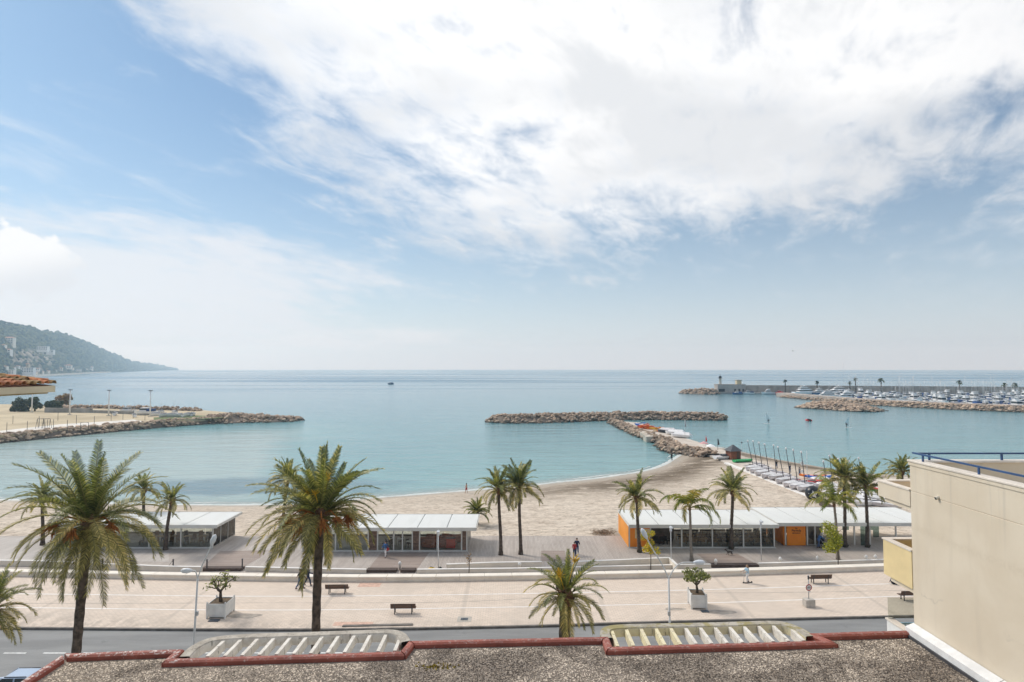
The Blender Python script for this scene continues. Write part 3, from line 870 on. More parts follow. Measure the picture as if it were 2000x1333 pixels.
def hull(b, L, W, H, mi=0, y0=0.0, deck=5, flat=0.55, sheer=0.25, draft=0.25):
    """Boat hull along Y, bow at +Y."""
    st = []
    for i in range(9):
        t = i / 8
        w = W / 2 * (1 if t < flat else math.sqrt(max(0.0, 1 - ((t - flat) / (1 - flat)) ** 2)) * 0.98 + 0.02)
        st.append((y0 - L / 2 + L * t, w, H * (1 + sheer * t * t)))
    vs, fs = [], []
    for y, w, h in st:
        vs += [(-w, y, h), (-w * 0.85, y - 0.03 * L * (y > y0), h * 0.35), (-w * 0.3, y - 0.05 * L * (y > y0), -draft), (w * 0.3, y - 0.05 * L * (y > y0), -draft), (w * 0.85, y - 0.03 * L * (y > y0), h * 0.35), (w, y, h)]
    for i in range(8):
        for k in range(5): fs.append((i * 6 + k, (i + 1) * 6 + k, (i + 1) * 6 + k + 1, i * 6 + k + 1))
    b.add(vs, fs, mi); b.add(vs[:6], [(0, 1, 2, 3, 4, 5)], mi)
    dv = [(x * 0.96, y, z - 0.06) for i, (y, w, h) in enumerate(st) for x, z in ((-w, h), (w, h))]
    b.add(dv, [(2 * i, 2 * i + 1, 2 * i + 3, 2 * i + 2) for i in range(8)], deck)
    return b


def cabin(b, x, y0, y1, z0, z1, mi=0, rake=0.35, glass=3):
    """Raked cabin with a dark window band."""
    zm0, zm1 = z0 + (z1 - z0) * 0.35, z0 + (z1 - z0) * 0.8
    def ring(z, f): return [(-x * (1 - 0.12 * f), y0 + rake * 0.3 * f, z), (x * (1 - 0.12 * f), y0 + rake * 0.3 * f, z), (x * (1 - 0.12 * f), y1 - rake * (y1 - y0) * 0.5 * f, z), (-x * (1 - 0.12 * f), y1 - rake * (y1 - y0) * 0.5 * f, z)]
    lv = [(z0, 0), (zm0, 0.35), (zm1, 0.8), (z1, 1)]
    rings = [ring(z, f) for z, f in lv]
    for i, mm in enumerate((mi, glass, mi)):
        b.add(rings[i] + rings[i + 1], [(0, 1, 5, 4), (1, 2, 6, 5), (2, 3, 7, 6), (3, 0, 4, 7)], mm)
    b.add(rings[3], [(0, 1, 2, 3)], mi)


def motor_boat(L=8.0, hm=0, canvas=False, fly=False):
    b = MB(); W = L * 0.33; H = L * 0.14
    hull(b, L, W, H, hm)
    cabin(b, W * 0.36, -L * 0.15, L * 0.22, H, H + L * 0.16)
    if canvas: b.box(-W * 0.4, W * 0.4, -L * 0.42, -L * 0.12, H + 0.02, H + L * 0.11, 2)
    else:
        b.beam((-W * 0.38, -L * 0.2, H), (-W * 0.34, -L * 0.1, H + L * 0.24), 0.1, 0.1); b.beam((W * 0.38, -L * 0.2, H), (W * 0.34, -L * 0.1, H + L * 0.24), 0.1, 0.1)
        b.box(-W * 0.36, W * 0.36, -L * 0.16, L * 0.02, H + L * 0.24, H + L * 0.255)
    if fly: b.box(-W * 0.3, W * 0.3, -L * 0.1, L * 0.08, H + L * 0.16, H + L * 0.22)
    return b


def sail_boat(L=9.0, mast=12.0, hm=0):
    b = MB(); W = L * 0.30; H = L * 0.11
    hull(b, L, W, H, hm); cabin(b, W * 0.28, -L * 0.05, L * 0.25, H, H + L * 0.06)
    b.tube([(0, L * 0.1, H), (0, L * 0.1, H + mast)], [0.085, 0.055], 5, 4)
    b.tube([(0, L * 0.1, H + 1.4), (0, -L * 0.32, H + 1.5)], 0.16, 6, 2)
    b.tube([(-W * 0.35, L * 0.1, H + mast * 0.6), (W * 0.35, L * 0.1, H + mast * 0.6)], 0.04, 4, 4)
    b.tube([(0, L * 0.49, H + 0.3), (0, L * 0.1, H + mast)], 0.03, 3, 4); b.tube([(0, -L * 0.49, H), (0, L * 0.1, H + mast)], 0.03, 3, 4)
    return b


def yacht(L=24.0, hm=0):
    b = MB(); W = L * 0.24; H = L * 0.12
    hull(b, L, W, H, hm, sheer=0.35)
    cabin(b, W * 0.42, -L * 0.32, L * 0.24, H, H + L * 0.085); cabin(b, W * 0.36, -L * 0.26, L * 0.10, H + L * 0.085, H + L * 0.16)
    b.box(-W * 0.3, W * 0.3, -L * 0.2, -L * 0.02, H + L * 0.20, H + L * 0.21)
    for s in (-1, 1): b.beam((s * W * 0.28, -L * 0.18, H + L * 0.15), (s * W * 0.22, -L * 0.14, H + L * 0.205), 0.2, 0.3)
    b.tube([(0, -L * 0.12, H + L * 0.2), (0, -L * 0.13, H + L * 0.29)], 0.12, 5, 4); b.ball((W * 0.12, -L * 0.1, H + L * 0.225), L * 0.016, 6, 4, 0)
    return b


# ---------------------------------------------------------------- harbour on the right
WALLST = M('harbour_stone', (0.38, 0.335, 0.295), 0.9, 0.25, 0.25, 0.3, 3, col2=(0.47, 0.42, 0.37))
wl = empty('harbour_wall', at(1700, 771, Z_SEA), 0, 'long high grey brown sea wall shutting off the marina from the sea', 'sea wall')
A = [at(1400, 769.5, Z_SEA), at(1700, 772, Z_SEA), at(2080, 776, Z_SEA), at(2600, 784, Z_SEA)]
for i in range(3):
    n = 14
    for k in range(n):
        a0, a1 = A[i].lerp(A[i + 1], k / n), A[i].lerp(A[i + 1], (k + 1) / n)
        b = MB(); b.beam(a0 - wl.location + Vector((0, 4, 3.75)), a1 - wl.location + Vector((0, 4, 3.75)) - (a1 - a0).normalized() * 0.12, 2.4, 7.5 + 0.10 * math.sin(k * 5.1))
        b.build('wall_section', WALLST, wl)
    b = MB(); b.beam(A[i] - wl.location + Vector((0, -1.0, 0.4)), A[i + 1] - wl.location + Vector((0, -1.0, 0.4)), 9, 1.8); b.build('quay_edge', M('quay_edge_stone', (0.40, 0.37, 0.33), 0.9, 0.2, 0.3), wl)
# the end block with dark openings
b = MB(); c0 = at(1402, 770, Z_SEA); b.box(0, 24, 0, 9, 0, 7.9)
eb = b.build('block', M('block_render', (0.44, 0.40, 0.36), 0.9, 0.15, 0.3)); eb.location = c0
hb = empty('harbour_building', c0, 0, 'square stone block with dark openings below the lighthouse', 'building'); eb.parent = hb; eb.location = (0, 0, 0)
for x0 in (3.5, 15.0, 18.5, 22.0):
    b = MB(); b.box(x0 - (2.6 if x0 < 5 else 0.8), x0 + (2.6 if x0 < 5 else 0.8), -0.12, 0.05, 2.0, 4.4); b.build('opening', BLACK, hb)
b = MB(); b.box(-0.2, 24.2, -0.2, 9.2, 7.9, 8.3); b.build('parapet', WALLST, hb)
c = [at(1334, 767.5, -2.4), at(1360, 769, -2.4), at(1404, 770, -2.4)]
mound('harbour_mole_rocks', [(p.x, p.y) for p in c], lambda t: 8 + 9 * t, lambda t: 0.2 + 2.6 * t, 'sloping heap of boulders at the tip of the outer harbour wall', 'rock bank', 2.2, 200, 1.0, seed=21)
lh = empty('lighthouse', c0 + Vector((3.6, 4, 8.3)), 0, 'small cream lighthouse with dark lantern on the end of the harbour wall', 'lighthouse')
b = MB(); b.lathe([(1.35, 0), (1.2, 0.5), (1.0, 4.6), (1.5, 4.8), (1.5, 5.0)], 12); b.build('tower', CREAM, lh)
b = MB(); b.lathe([(0.9, 5.0), (0.9, 6.0), (1.9, 5.2), (1.9, 5.45)], 10); b.build('gallery', DARKM, lh)
b = MB(); b.lathe([(1.2, 5.4), (1.2, 6.4), (1.4, 6.5), (0.2, 7.3), (0.08, 8.6)], 10); b.build('lantern', BLACK, lh)
hs = empty('watch_house', c0 + Vector((19.5, 4.5, 8.3)), 0, 'cream rooftop cabin on the harbour wall right of the lighthouse', 'cabin')
b = MB(); b.box(-2, 2, -2, 2, 0, 3.4); b.build('wall', M('ochre_render', (0.62, 0.52, 0.34), 0.85, 0.1, 0.5), hs)
b = MB(); b.box(-2.3, 2.3, -2.3, 2.3, 3.4, 3.8); b.build('roof', WALLST, hs)

# inner mole with its road, and the rocky spur in front
c = [at(1536, 775.5, -2.4), at(1600, 781.5, -2.4), at(1700, 790, -2.4), at(1820, 797, -2.4), at(1950, 802.5, -2.4), at(2150, 809, -2.4)]
mound('inner_mole', [(p.x, p.y) for p in c], 7.0, 0.2, 'straight inner mole of boulders in front of the moored boats', 'mole', 1.5, 300, 0.9, seed=22, ends=False)
mole_road = [Vector((p.x, p.y + 8.0, 0)) for p in c]
b = MB()
for i in range(len(c) - 1): b.beam(mole_road[i] + Vector((0, 0, -1.0)), mole_road[i + 1] + Vector((0, 0, -1.0)), 9, 3.0)
tag(b.build('mole_quay', M('mole_concrete', (0.42, 0.36, 0.31), 0.9, 0.2, 0.2)), kind='structure')
c = [at(1590, 799, -2.4), at(1622, 795.5, -2.4), at(1655, 799, -2.4), at(1694, 805, -2.5)]
mound('rock_spur', [(p.x, p.y) for p in c], 15, lambda t: 0.8 - 1.4 * abs(t - 0.4), 'tan rocky spur curving out from the inner mole into the bay', 'rock spur', 1.8, 300, 0.9, seed=23)

MB_KINDS = [motor_boat(8.0).mesh('motor_boat', BOATM), motor_boat(9.5, 0, True).mesh('motor_boat', BOATM), motor_boat(11.5, 0, False, True).mesh('motor_boat', BOATM), motor_boat(8.5, 1, True).mesh('motor_boat', BOATM)]
SB_KINDS = [sail_boat(9.5, 11).mesh('sailing_boat', BOATM), sail_boat(11.5, 14).mesh('sailing_boat', BOATM)]
YA = [yacht(24, 0).mesh('yacht', BOATM), yacht(20, 1).mesh('yacht', BOATM)]
hr = random.Random(4)


def inner_y(x):
    for i in range(len(mole_road) - 1):
        a, b_ = mole_road[i], mole_road[i + 1]
        if a.x <= x <= b_.x: return a.y + (b_.y - a.y) * (x - a.x) / (b_.x - a.x)
    return mole_road[0].y if x < mole_road[0].x else mole_road[-1].y


def outer_y(x): return A[1].y - 9 + (A[2].y - A[1].y) * (x - A[1].x) / (A[2].x - A[1].x)


pont = M('pontoon_boards', (0.40, 0.36, 0.32), 0.85, 0.2, 1.0)
count = 0
for row in range(6):
    f = [0.10, 0.24, 0.40, 0.57, 0.75, 0.92][row]
    xs = 236.0 if row < 5 else 250.0
    x = xs + (22 if row == 0 else 0) + hr.uniform(0, 3)
    pv = []
    while x < 455:
        yi, yo = inner_y(x) + 8, outer_y(x)
        y = yi + (yo - yi) * f
        if x > 0.85 * y + 4: break
        if x < 0.52 * y: x += 4.2; continue
        pv.append((x, y))
        for side in (-1, 1):
            if row == 5 and side == 1: continue
            if hr.random() < 0.13 or count > 285: continue
            sail = hr.random() < 0.30
            me = hr.choice(SB_KINDS if sail else MB_KINDS)
            o = link('sailing_boat' if sail else 'motor_boat', me, None, (x + hr.uniform(-0.4, 0.4), y + side * 7.2, Z_SEA + 0.15), (0, 0, (0 if side > 0 else math.pi) + hr.uniform(-0.05, 0.05)))
            sc = hr.uniform(0.85, 1.2); o.scale = (sc, sc, sc * hr.uniform(1.1, 1.5) if not sail else sc)
            tag(o, 'white sailing boat with bare mast moored among many in the crowded marina' if sail else 'white motor boat moored among many in the crowded marina', 'sailing boat' if sail else 'motor boat', 'sailing boats in the marina' if sail else 'motor boats in the marina')
            count += 1
        x += hr.uniform(3.9, 4.8)
    if len(pv) > 2:
        b = MB(); b.beam(Vector((pv[0][0] - 3, pv[0][1], Z_SEA + 0.45)), Vector((pv[-1][0] + 3, pv[-1][1], Z_SEA + 0.45)), 2.0, 0.4)
        tag(b.build('pontoon', pont), 'floating pontoon walkway between rows of moored marina boats', 'pontoon', 'marina pontoons')
# larger yachts lying near the entrance
for i, (px, py, k, rz, lab) in enumerate(((1575, 772.5, 0, -1.45, 'large white motor yacht moored first inside the marina entrance'), (1604, 772.5, 1, -1.4, 'large blue hulled yacht behind the first white yacht'), (1633, 773, 0, 1.5, 'large white two deck yacht moored in the middle of the yacht row'),
                                       (1662, 774.5, 1, -1.5, 'large blue hulled yacht at the right end of the yacht row'), (1612, 778.5, 0, 1.6, 'large white yacht moored nearest to the inner mole'), (1650, 780.5, 0, 1.6, 'white yacht moored beside the inner mole behind the rocky spur'))):
    o = link('yacht', YA[k], None, at(px, py, Z_SEA) + Vector((0, 0, 0.2)), (0, 0, rz)); sc = (0.95, 0.85, 0.95, 0.8, 0.75, 0.7)[i]; o.scale = (sc,) * 3
    tag(o, lab, 'yacht', 'large yachts at the marina entrance')
# tall masts
for px, py, top, lab in ((1652, 775, 713, 'sailing yacht with by far the tallest mast in the marina'), (1668, 774, 727, 'sailing yacht with a pale mast right of the tallest mast'), (1693, 776, 732, 'sailing yacht with a dark thick mast leaning left'),
                         (1638, 774, 742, 'sailing yacht with a short mast left of the tallest mast'), (1455, 770, 742, 'sailing boat lying alone along the outer wall near the lighthouse'), (1783, 780, 744, 'sailing yacht with a tall mast in the centre of the marina'), (1912, 785, 744, 'sailing yacht with a tall mast towards the right of the marina')):
    p = at(px, py, Z_SEA); hgt = p.y * (py - top) / F
    o = sail_boat(13 if px != 1455 else 10, hgt, 0 if px != 1693 else 1).build('sailing_yacht', BOATM, loc=p + Vector((0, 0, 0.2)), rz=hr.uniform(-0.3, 0.3) + 1.5)
    tag(o, lab, 'sailing boat')
o = motor_boat(8, 0, True).build('red_boat', [HULLR, HULLR, HULLR, DGLASS, SPAR, HULLR], loc=at(1522, 771.5, Z_SEA) + Vector((0, 0, 0.3)), rz=0.4)
tag(o, 'bright red boat moored under the outer harbour wall', 'boat'); o.scale = (1.0, 1.0, 1.25)
for px, lab in ((1440, 'white boat moored nearest to the lighthouse block'), (1462, 'grey white boat second from the lighthouse along the wall'), (1500, 'white boat moored left of the red boat')):
    o = link('motor_boat', MB_KINDS[hr.randrange(4)], None, at(px, 770.8, Z_SEA) + Vector((0, 0, 0.2)), (0, 0, 1.5)); tag(o, lab, 'motor boat')

# boats on the left spit, under tarpaulins and bare
for i, (px, py, k, lab) in enumerate(((248, 807, 0, 'white boat ashore on the spit, left of the two white hulls'), (283, 811, 1, 'white boat ashore on the spit beside the rightmost mast'))):
    o = link('motor_boat', MB_KINDS[k], None, at(px, py, zL) + Vector((0, 0, 0.3)), (0, 0, 1.4 + 0.2 * i)); tag(o, lab, 'motor boat')
for i, (px, py) in enumerate(((225, 812), (262, 815), (302, 813), (318, 815), (333, 814.5), (349, 815), (364, 814), (377, 813), (310, 809), (340, 809))):
    b = MB(); hull(b, 4.2, 1.6, 0.8, 0); b.add([(-0.8, -2, 0.85), (0.8, -2, 0.85), (0.7, 1.4, 0.9), (-0.7, 1.4, 0.9), (0, -1.6, 1.5), (0, 1.0, 1.3)], [(0, 1, 4), (1, 2, 5, 4), (2, 3, 5), (3, 0, 4, 5)], 1)
    if i % 2: b.tube([(0, 0.7, 0.8), (0.1, 0.7, 6.0)], 0.05, 4, 2)
    o = b.build('dinghy', [HULLW, M('grey_tarpaulin', (0.33, 0.33, 0.34), 0.8, 0.2, 1.0), SPAR], loc=at(px, py, zL) + Vector((0, 0, 0.3)), rz=rnd.uniform(0, 3))
    tag(o, 'small covered dinghy with mast ashore on the left spit' if i % 2 else 'small covered dinghy without mast ashore on the left spit', 'dinghy', 'dinghies ashore with masts' if i % 2 else 'dinghies ashore without masts')

# ---------------------------------------------------------------- far headland
def hill_mat():
    m, nt, p, tc = new_mat('wooded_hillside')
    geo = nt.nodes.new('ShaderNodeNewGeometry'); P = geo.outputs['Position']
    x, y, z = sep(nt, P)
    n1 = noise(nt, P, 0.020, 6, 0.65); n2 = noise(nt, P, 0.004, 5, 0.6, 0.4); n3 = noise(nt, P, 0.07, 4, 0.7)
    c = mix(nt, n1.smooth(0.35, 0.65), (0.03, 0.05, 0.028), (0.17, 0.165, 0.09))
    c = mix(nt, n2.smooth(0.56, 0.70) * 0.3, c, (0.22, 0.20, 0.14))
    c = mix(nt, n3.smooth(0.60, 0.72) * 0.5, c, (0.02, 0.035, 0.02))
    at_ = nt.nodes.new('ShaderNodeAttribute'); at_.attribute_name = 'cliff'; cl = E(nt, at_.outputs['Fac'])
    nc = noise(nt, mapping(nt, P, scale=(1, 1, 0.25)), 0.03, 6, 0.7)
    rock = mix(nt, nc.smooth(0.35, 0.65), (0.19, 0.14, 0.11), (0.62, 0.52, 0.42))
    c = mix(nt, cl * n1.smooth(0.36, 0.52), c, rock)
    put(nt, p.inputs['Base Color'], c); p.inputs['Roughness'].default_value = 0.95; p.inputs['Specular IOR Level'].default_value = 0.1
    bump(nt, p, n1 * 0.6 + n3 * 0.4, 0.8, 12.0)
    return m


RIDGE = [(-420, 592), (-250, 603), (-120, 616), (0, 633), (40, 638), (80, 646), (130, 656), (170, 671), (200, 685), (230, 698), (260, 708), (300, 714), (330, 719), (350, 722.2)]
BASED = [(-420, 560), (-250, 700), (-120, 900), (0, 1250), (40, 1450), (80, 1650), (130, 2050), (170, 2500), (200, 2900), (230, 3400), (260, 4000), (300, 5000), (330, 5800), (350, 6300)]


def interp(tab, x):
    for i in range(len(tab) - 1):
        if tab[i][0] <= x <= tab[i + 1][0]: return tab[i][1] + (tab[i + 1][1] - tab[i][1]) * (x - tab[i][0]) / (tab[i + 1][0] - tab[i][0])
    return tab[0][1] if x < tab[0][0] else tab[-1][1]


def hill_point(px, v):
    """v = 0 at the shore, 1 on the ridge."""
    d0 = interp(BASED, px); d1 = d0 * 1.0 + 420 + 0.12 * d0
    d = d0 + (d1 - d0) * v
    zr = CAM_Z + d1 * (719.5 - interp(RIDGE, px)) / F
    zz = Z_SEA + 2.0 + (zr - Z_SEA - 2.0) * (v ** 0.8)
    cl = 0.0
    w = math.exp(-((px - 62) / 48.0) ** 2) * math.exp(-((v - 0.20) / 0.22) ** 2)
    if px < 118: cl = max(0.0, min(1.0, (w - 0.35) * 3))
    pos = atd(px, 719.5, d)
    return Vector((pos.x, d, zz)), cl


def build_hill():
    NX, NV = 190, 44
    vs, fs, cl = [], [], []
    for i in range(NX):
        px = -420 + 770 * i / (NX - 1)
        for k in range(NV):
            v = k / (NV - 1) * 1.25
            if v <= 1: p, c_ = hill_point(px, v)
            else:
                p, c_ = hill_point(px, 1.0); p = p + Vector((p.x * 0.2 * (v - 1) / 0.25 * 0.5, p.y * 0.1 * (v - 1) / 0.25, -p.z * (v - 1) / 0.25 * 0.8))
            amp = min(1.0, p.z / 60.0) * (0.012 * p.y * 0.25 + 3)
            if 0 < v: p.z += amp * mnoise.fractal(Vector((p.x * 0.010, p.y * 0.010, 0)), 0.8, 2.1, 5) * 0.9
            vs.append(p); cl.append(c_)
    for i in range(NX - 1):
        for k in range(NV - 1): fs.append((i * NV + k, (i + 1) * NV + k, (i + 1) * NV + k + 1, i * NV + k + 1))
    b = MB(); b.add(vs, fs, 0, True); o = b.build('hills', hill_mat())
    a = o.data.attributes.new('cliff', 'FLOAT', 'POINT'); a.data.foreach_set('value', cl)
    tag(o, kind='structure')
    # woods: crowns of far trees scattered over the slope, one mass
    rr = random.Random(9); V, Fc, off = [], [], 0
    ico = bmesh.new(); bmesh.ops.create_icosphere(ico, subdivisions=1, radius=1)
    iv = np.array([v.co[:] for v in ico.verts]); ifc = np.array([[v.index for v in f.verts] for f in ico.faces]); ico.free()
    for _ in range(9000):
        px = rr.uniform(-60, 346); v = rr.uniform(0.01, 1.02)
        p, c_ = hill_point(px, v)
        if c_ > 0.2 and rr.random() < 0.85: continue
        amp = min(1.0, p.z / 60.0) * (0.012 * p.y * 0.25 + 3)
        p.z += amp * mnoise.fractal(Vector((p.x * 0.010, p.y * 0.010, 0)), 0.8, 2.1, 5) * 0.9
        if mnoise.noise(Vector((px * 0.06, v * 7, 5))) < -0.28: continue
        s = rr.uniform(2.0, 5.0) * (1 + p.y / 5000)
        q = iv * np.array([s, s, s * rr.uniform(0.6, 1.1)]) * (1 + 0.25 * np.sin(iv[:, :1] * 7 + rr.random() * 9)) + np.array(p) + np.array([0, 0, s * 0.35])
        V.append(q); Fc.append(ifc + off); off += len(iv)
    m, nt, p_, tc = new_mat('far_woods')
    g = nt.nodes.new('ShaderNodeNewGeometry'); k = E(nt, g.outputs['Random Per Island'])
    put(nt, p_.inputs['Base Color'], mix(nt, k.op('POWER', 1.5), (0.014, 0.028, 0.018), (0.17, 0.18, 0.085))); p_.inputs['Roughness'].default_value = 0.95; p_.inputs['Specular IOR Level'].default_value = 0.1
    o = link('woods', np_mesh('woods', np.vstack(V), np.vstack(Fc), m))
    tag(o, 'dark scrub and pine woods covering the far headland', kind='stuff')


build_hill()
HW = [M('pale_wall', (0.82, 0.72, 0.60), 0.8, 0.08, 0.1), M('white_wall', (0.86, 0.80, 0.74), 0.8, 0.06, 0.1), M('ochre_wall', (0.62, 0.47, 0.30), 0.8, 0.1, 0.1)]
HR = M('far_roof_tiles', (0.42, 0.20, 0.12), 0.85, 0.15, 0.3)


def far_house(px, py, w, h, dep, nfl, ncol, wall, lab, flat=False, v=None, cat='house'):
    d = interp(BASED, px) * (1.0 if v is None else 1.0 + v)
    p = atd(px, py, d); k = d / F
    W, H = w * k, h * k; D = dep * k
    root = empty('hillside_house', p, 0.25, lab, cat, 'houses on the far headland')
    b = MB(); b.box(-W / 2, W / 2, 0, D, -H * 0.6, H); b.build('wall', HW[wall], root)
    if flat:
        b = MB(); b.box(-W / 2 - 0.4, W / 2 + 0.4, -0.4, D + 0.4, H, H + 0.7); b.build('roof', HW[1], root)
    else:
        b = MB(); o_ = 0.6; b.add([(-W / 2 - o_, -o_, H), (W / 2 + o_, -o_, H), (W / 2 + o_, D + o_, H), (-W / 2 - o_, D + o_, H), (-W / 4, D / 2, H + W * 0.12), (W / 4, D / 2, H + W * 0.12)], [(0, 1, 5, 4), (1, 2, 5), (2, 3, 4, 5), (3, 0, 4), (0, 3, 2, 1)]); b.build('roof', HR, root)
    for f in range(nfl):
        for c_ in range(ncol):
            x = -W / 2 + W * (c_ + 0.5) / ncol; z = H * (f + 0.3) / nfl
            b = MB(); b.box(x - W / ncol * 0.22, x + W / ncol * 0.22, -0.25, 0.05, z, z + H / nfl * 0.45); b.build('window', DGLASS, root)


far_house(15, 672, 17, 12, 12, 3, 4, 0, 'large pale villa highest on the far hillside', v=0.18)
far_house(12, 692, 13, 9, 10, 2, 3, 1, 'white house below the highest villa on the hillside', v=0.12)
far_house(82, 684, 18, 7, 10, 2, 5, 1, 'long white villa standing on the edge of the far cliff', flat=True, v=0.05)
far_house(97, 690, 12, 6, 8, 1, 3, 1, 'lower white terrace house at the right of the cliff top villa', flat=True, v=0.03)
far_house(44, 728, 36, 9, 10, 2, 9, 1, 'long white apartment block along the far shore below the cliff', flat=True, cat='apartments')
far_house(17, 731, 16, 8, 10, 2, 4, 0, 'grey pale block at the left end of the far shore', flat=True, cat='apartments')
far_house(50, 716, 10, 5, 6, 2, 3, 2, 'small ochre house above the long white shore block', v=0.04)
far_house(132, 719, 12, 5, 6, 2, 3, 0, 'pink pale house at the foot of the wooded slope right of the cliff')
far_house(178, 721.5, 5, 5, 4, 2, 2, 1, 'small white house lowest on the wooded slope')
far_house(118, 723, 6, 4, 4, 1, 2, 0, 'small pale house on the shore right of the cliff')
far_house(154, 712, 4, 3, 3, 1, 2, 1, 'tiny white house part way up the wooded slope', v=0.08)
far_house(73, 724, 6, 4, 4, 1, 2, 1, 'small white shore house right of the long white block')
far_house(4, 682, 9, 8, 8, 2, 2, 0, 'pale house at the left edge under the highest villa', v=0.15)
hh = random.Random(77)
spots_ = [(24, 722, 7, 4, 'pink house'), (33, 719, 6, 4, 'pale house'), (8, 721, 8, 5, 'white house'), (66, 731, 7, 4, 'white house'), (80, 729, 6, 3.5, 'cream house'), (90, 728, 8, 3.5, 'white house'), (104, 726, 6, 3, 'cream house'), (30, 704, 6, 4, 'cream house'), (3, 700, 7, 5, 'white house'), (22, 697, 5, 4, 'cream house'), (140, 722, 5, 3, 'white house'), (166, 723, 5, 2.5, 'cream house'), (60, 664, 5, 3, 'cream house'), (36, 668, 5, 3, 'white house')]
where_ = ['on the low slope behind the long white block', 'just above the long white block', 'near the left edge, low on the slope', 'right beside the long white block on the shore', 'on the shore below the cliff', 'at the right foot of the cliff, on the shore', 'on the shore past the cliff, first of three', 'on the rocks below the villas', 'at the left edge between villas and shore', 'just under the white house on the hillside', 'beside the pink pale house under the woods', 'on the shore under the lone white house', 'high on the slope above the cliff villa', 'high on the slope right of the highest villa']
for (px, py, w, h, k), wh in zip(spots_, where_):
    far_house(px, py, w, h, w, 2, 3, hh.randrange(3), 'small ' + k + ' ' + wh, v=0.02 if py > 718 else (0.12 if py > 690 else 0.3))
far_house(150, 724.5, 14, 2.5, 3, 1, 5, 1, 'low white shore building under the wooded slope', flat=True)
b = MB()
for x0, x1 in ((-60, 60), (60, 110), (110, 160), (160, 215)):
    p0, p1 = atd(x0, 719.5, interp(BASED, x0) * 0.985), atd(x1, 719.5, interp(BASED, x1) * 0.985)
    p0.z = p1.z = Z_SEA + 1.5
    b.beam(p0, p1, 8, 7)
tag(b.build('shore_road_wall', HW[0]), 'pale retaining wall of the shore road at the foot of the far headland', 'wall')

# haze over the bay
hz = MB(); hz.box(-9600, 9600, -9600, 9600, Z_SEA - 1.2, 330)
hm = bpy.data.materials.new('haze_air'); hm.use_nodes = True; nt = hm.node_tree; nt.nodes.clear()
ov = nt.nodes.new('ShaderNodeOutputMaterial'); pv_ = nt.nodes.new('ShaderNodeVolumePrincipled')
pv_.inputs['Color'].default_value = (0.58, 0.80, 1.0, 1); pv_.inputs['Absorption Color'].default_value = (1, 1, 1, 1); pv_.inputs['Density'].default_value = 0.00019; pv_.inputs['Anisotropy'].default_value = 0.45
nt.links.new(pv_.outputs[0], ov.inputs['Volume'])
HAZE = hz.build('haze', hm); tag(HAZE, 'thin pale sea haze over the bay', kind='stuff')
# ---------------------------------------------------------------- the roof below the camera
Z_COP = 10.62
Z_ROOF = 10.45


def ns_mat(name, build):
    m, nt, p, tc = new_mat(name)
    geo = nt.nodes.new('ShaderNodeNewGeometry'); P = geo.outputs['Position']
    build(nt, p, P, geo); return m


def _gravel(nt, p, P, geo):
    v = nt.nodes.new('ShaderNodeTexVoronoi'); nt.links.new(P, v.inputs['Vector']); v.inputs['Scale'].default_value = 22.0
    x, y, z = sep(nt, v.outputs['Color'])
    big = noise(nt, P, 0.55, 6, 0.62, 0.3)
    c = mix(nt, x, (0.18, 0.15, 0.122), (0.46, 0.39, 0.32))
    c = mix(nt, big.smooth(0.42, 0.62), c, mix(nt, x, (0.10, 0.083, 0.069), (0.30, 0.25, 0.205)))
    put(nt, p.inputs['Base Color'], c); p.inputs['Roughness'].default_value = 0.95
    bump(nt, p, E(nt, v.outputs['Distance']) * -1.0, 0.8, 0.03)


def _pebble(nt, p, P, geo):
    k = E(nt, geo.outputs['Random Per Island'])
    x, y, z = sep(nt, P)
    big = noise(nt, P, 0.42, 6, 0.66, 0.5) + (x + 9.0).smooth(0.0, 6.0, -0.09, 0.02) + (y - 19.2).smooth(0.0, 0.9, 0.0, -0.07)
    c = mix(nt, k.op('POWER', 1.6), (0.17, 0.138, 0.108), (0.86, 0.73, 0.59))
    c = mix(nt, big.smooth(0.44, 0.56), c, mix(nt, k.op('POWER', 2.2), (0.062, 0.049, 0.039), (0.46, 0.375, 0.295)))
    put(nt, p.inputs['Base Color'], c); p.inputs['Roughness'].default_value = 0.95


def _red(nt, p, P, geo):
    n1 = noise(nt, P, 1.3, 5, 0.65); n2 = noise(nt, P, 9.0, 4, 0.7)
    x, y, z = sep(nt, P)
    c = mix(nt, n1.smooth(0.3, 0.7), (0.23, 0.060, 0.040), (0.34, 0.092, 0.060))
    c = mix(nt, n2.smooth(0.64, 0.70) * 0.8, c, (0.52, 0.42, 0.37))
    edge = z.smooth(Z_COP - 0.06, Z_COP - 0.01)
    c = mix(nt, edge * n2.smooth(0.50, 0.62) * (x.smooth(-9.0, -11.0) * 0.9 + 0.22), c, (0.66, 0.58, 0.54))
    put(nt, p.inputs['Base Color'], c); p.inputs['Roughness'].default_value = 0.6
    bump(nt, p, n2, 0.3, 0.01)


def _mossy(base, dirt, moss_x):
    def f(nt, p, P, geo):
        n1 = noise(nt, P, 2.2, 6, 0.7, 0.3); n2 = noise(nt, mapping(nt, P, scale=(2.5, 2.5, 0.8)), 2.5, 5, 0.7)
        c = mix(nt, n1.smooth(0.40, 0.62) * 0.75, base, dirt)
        c = mix(nt, n2.smooth(0.56, 0.68) * 0.7, c, (0.12, 0.10, 0.075))
        if moss_x: c = mix(nt, noise(nt, P, 1.5, 5, 0.7).smooth(0.46, 0.60) * 0.75, c, (0.29, 0.24, 0.07))
        put(nt, p.inputs['Base Color'], c); p.inputs['Roughness'].default_value = 0.9
        bump(nt, p, n1, 0.35, 0.02)
    return f


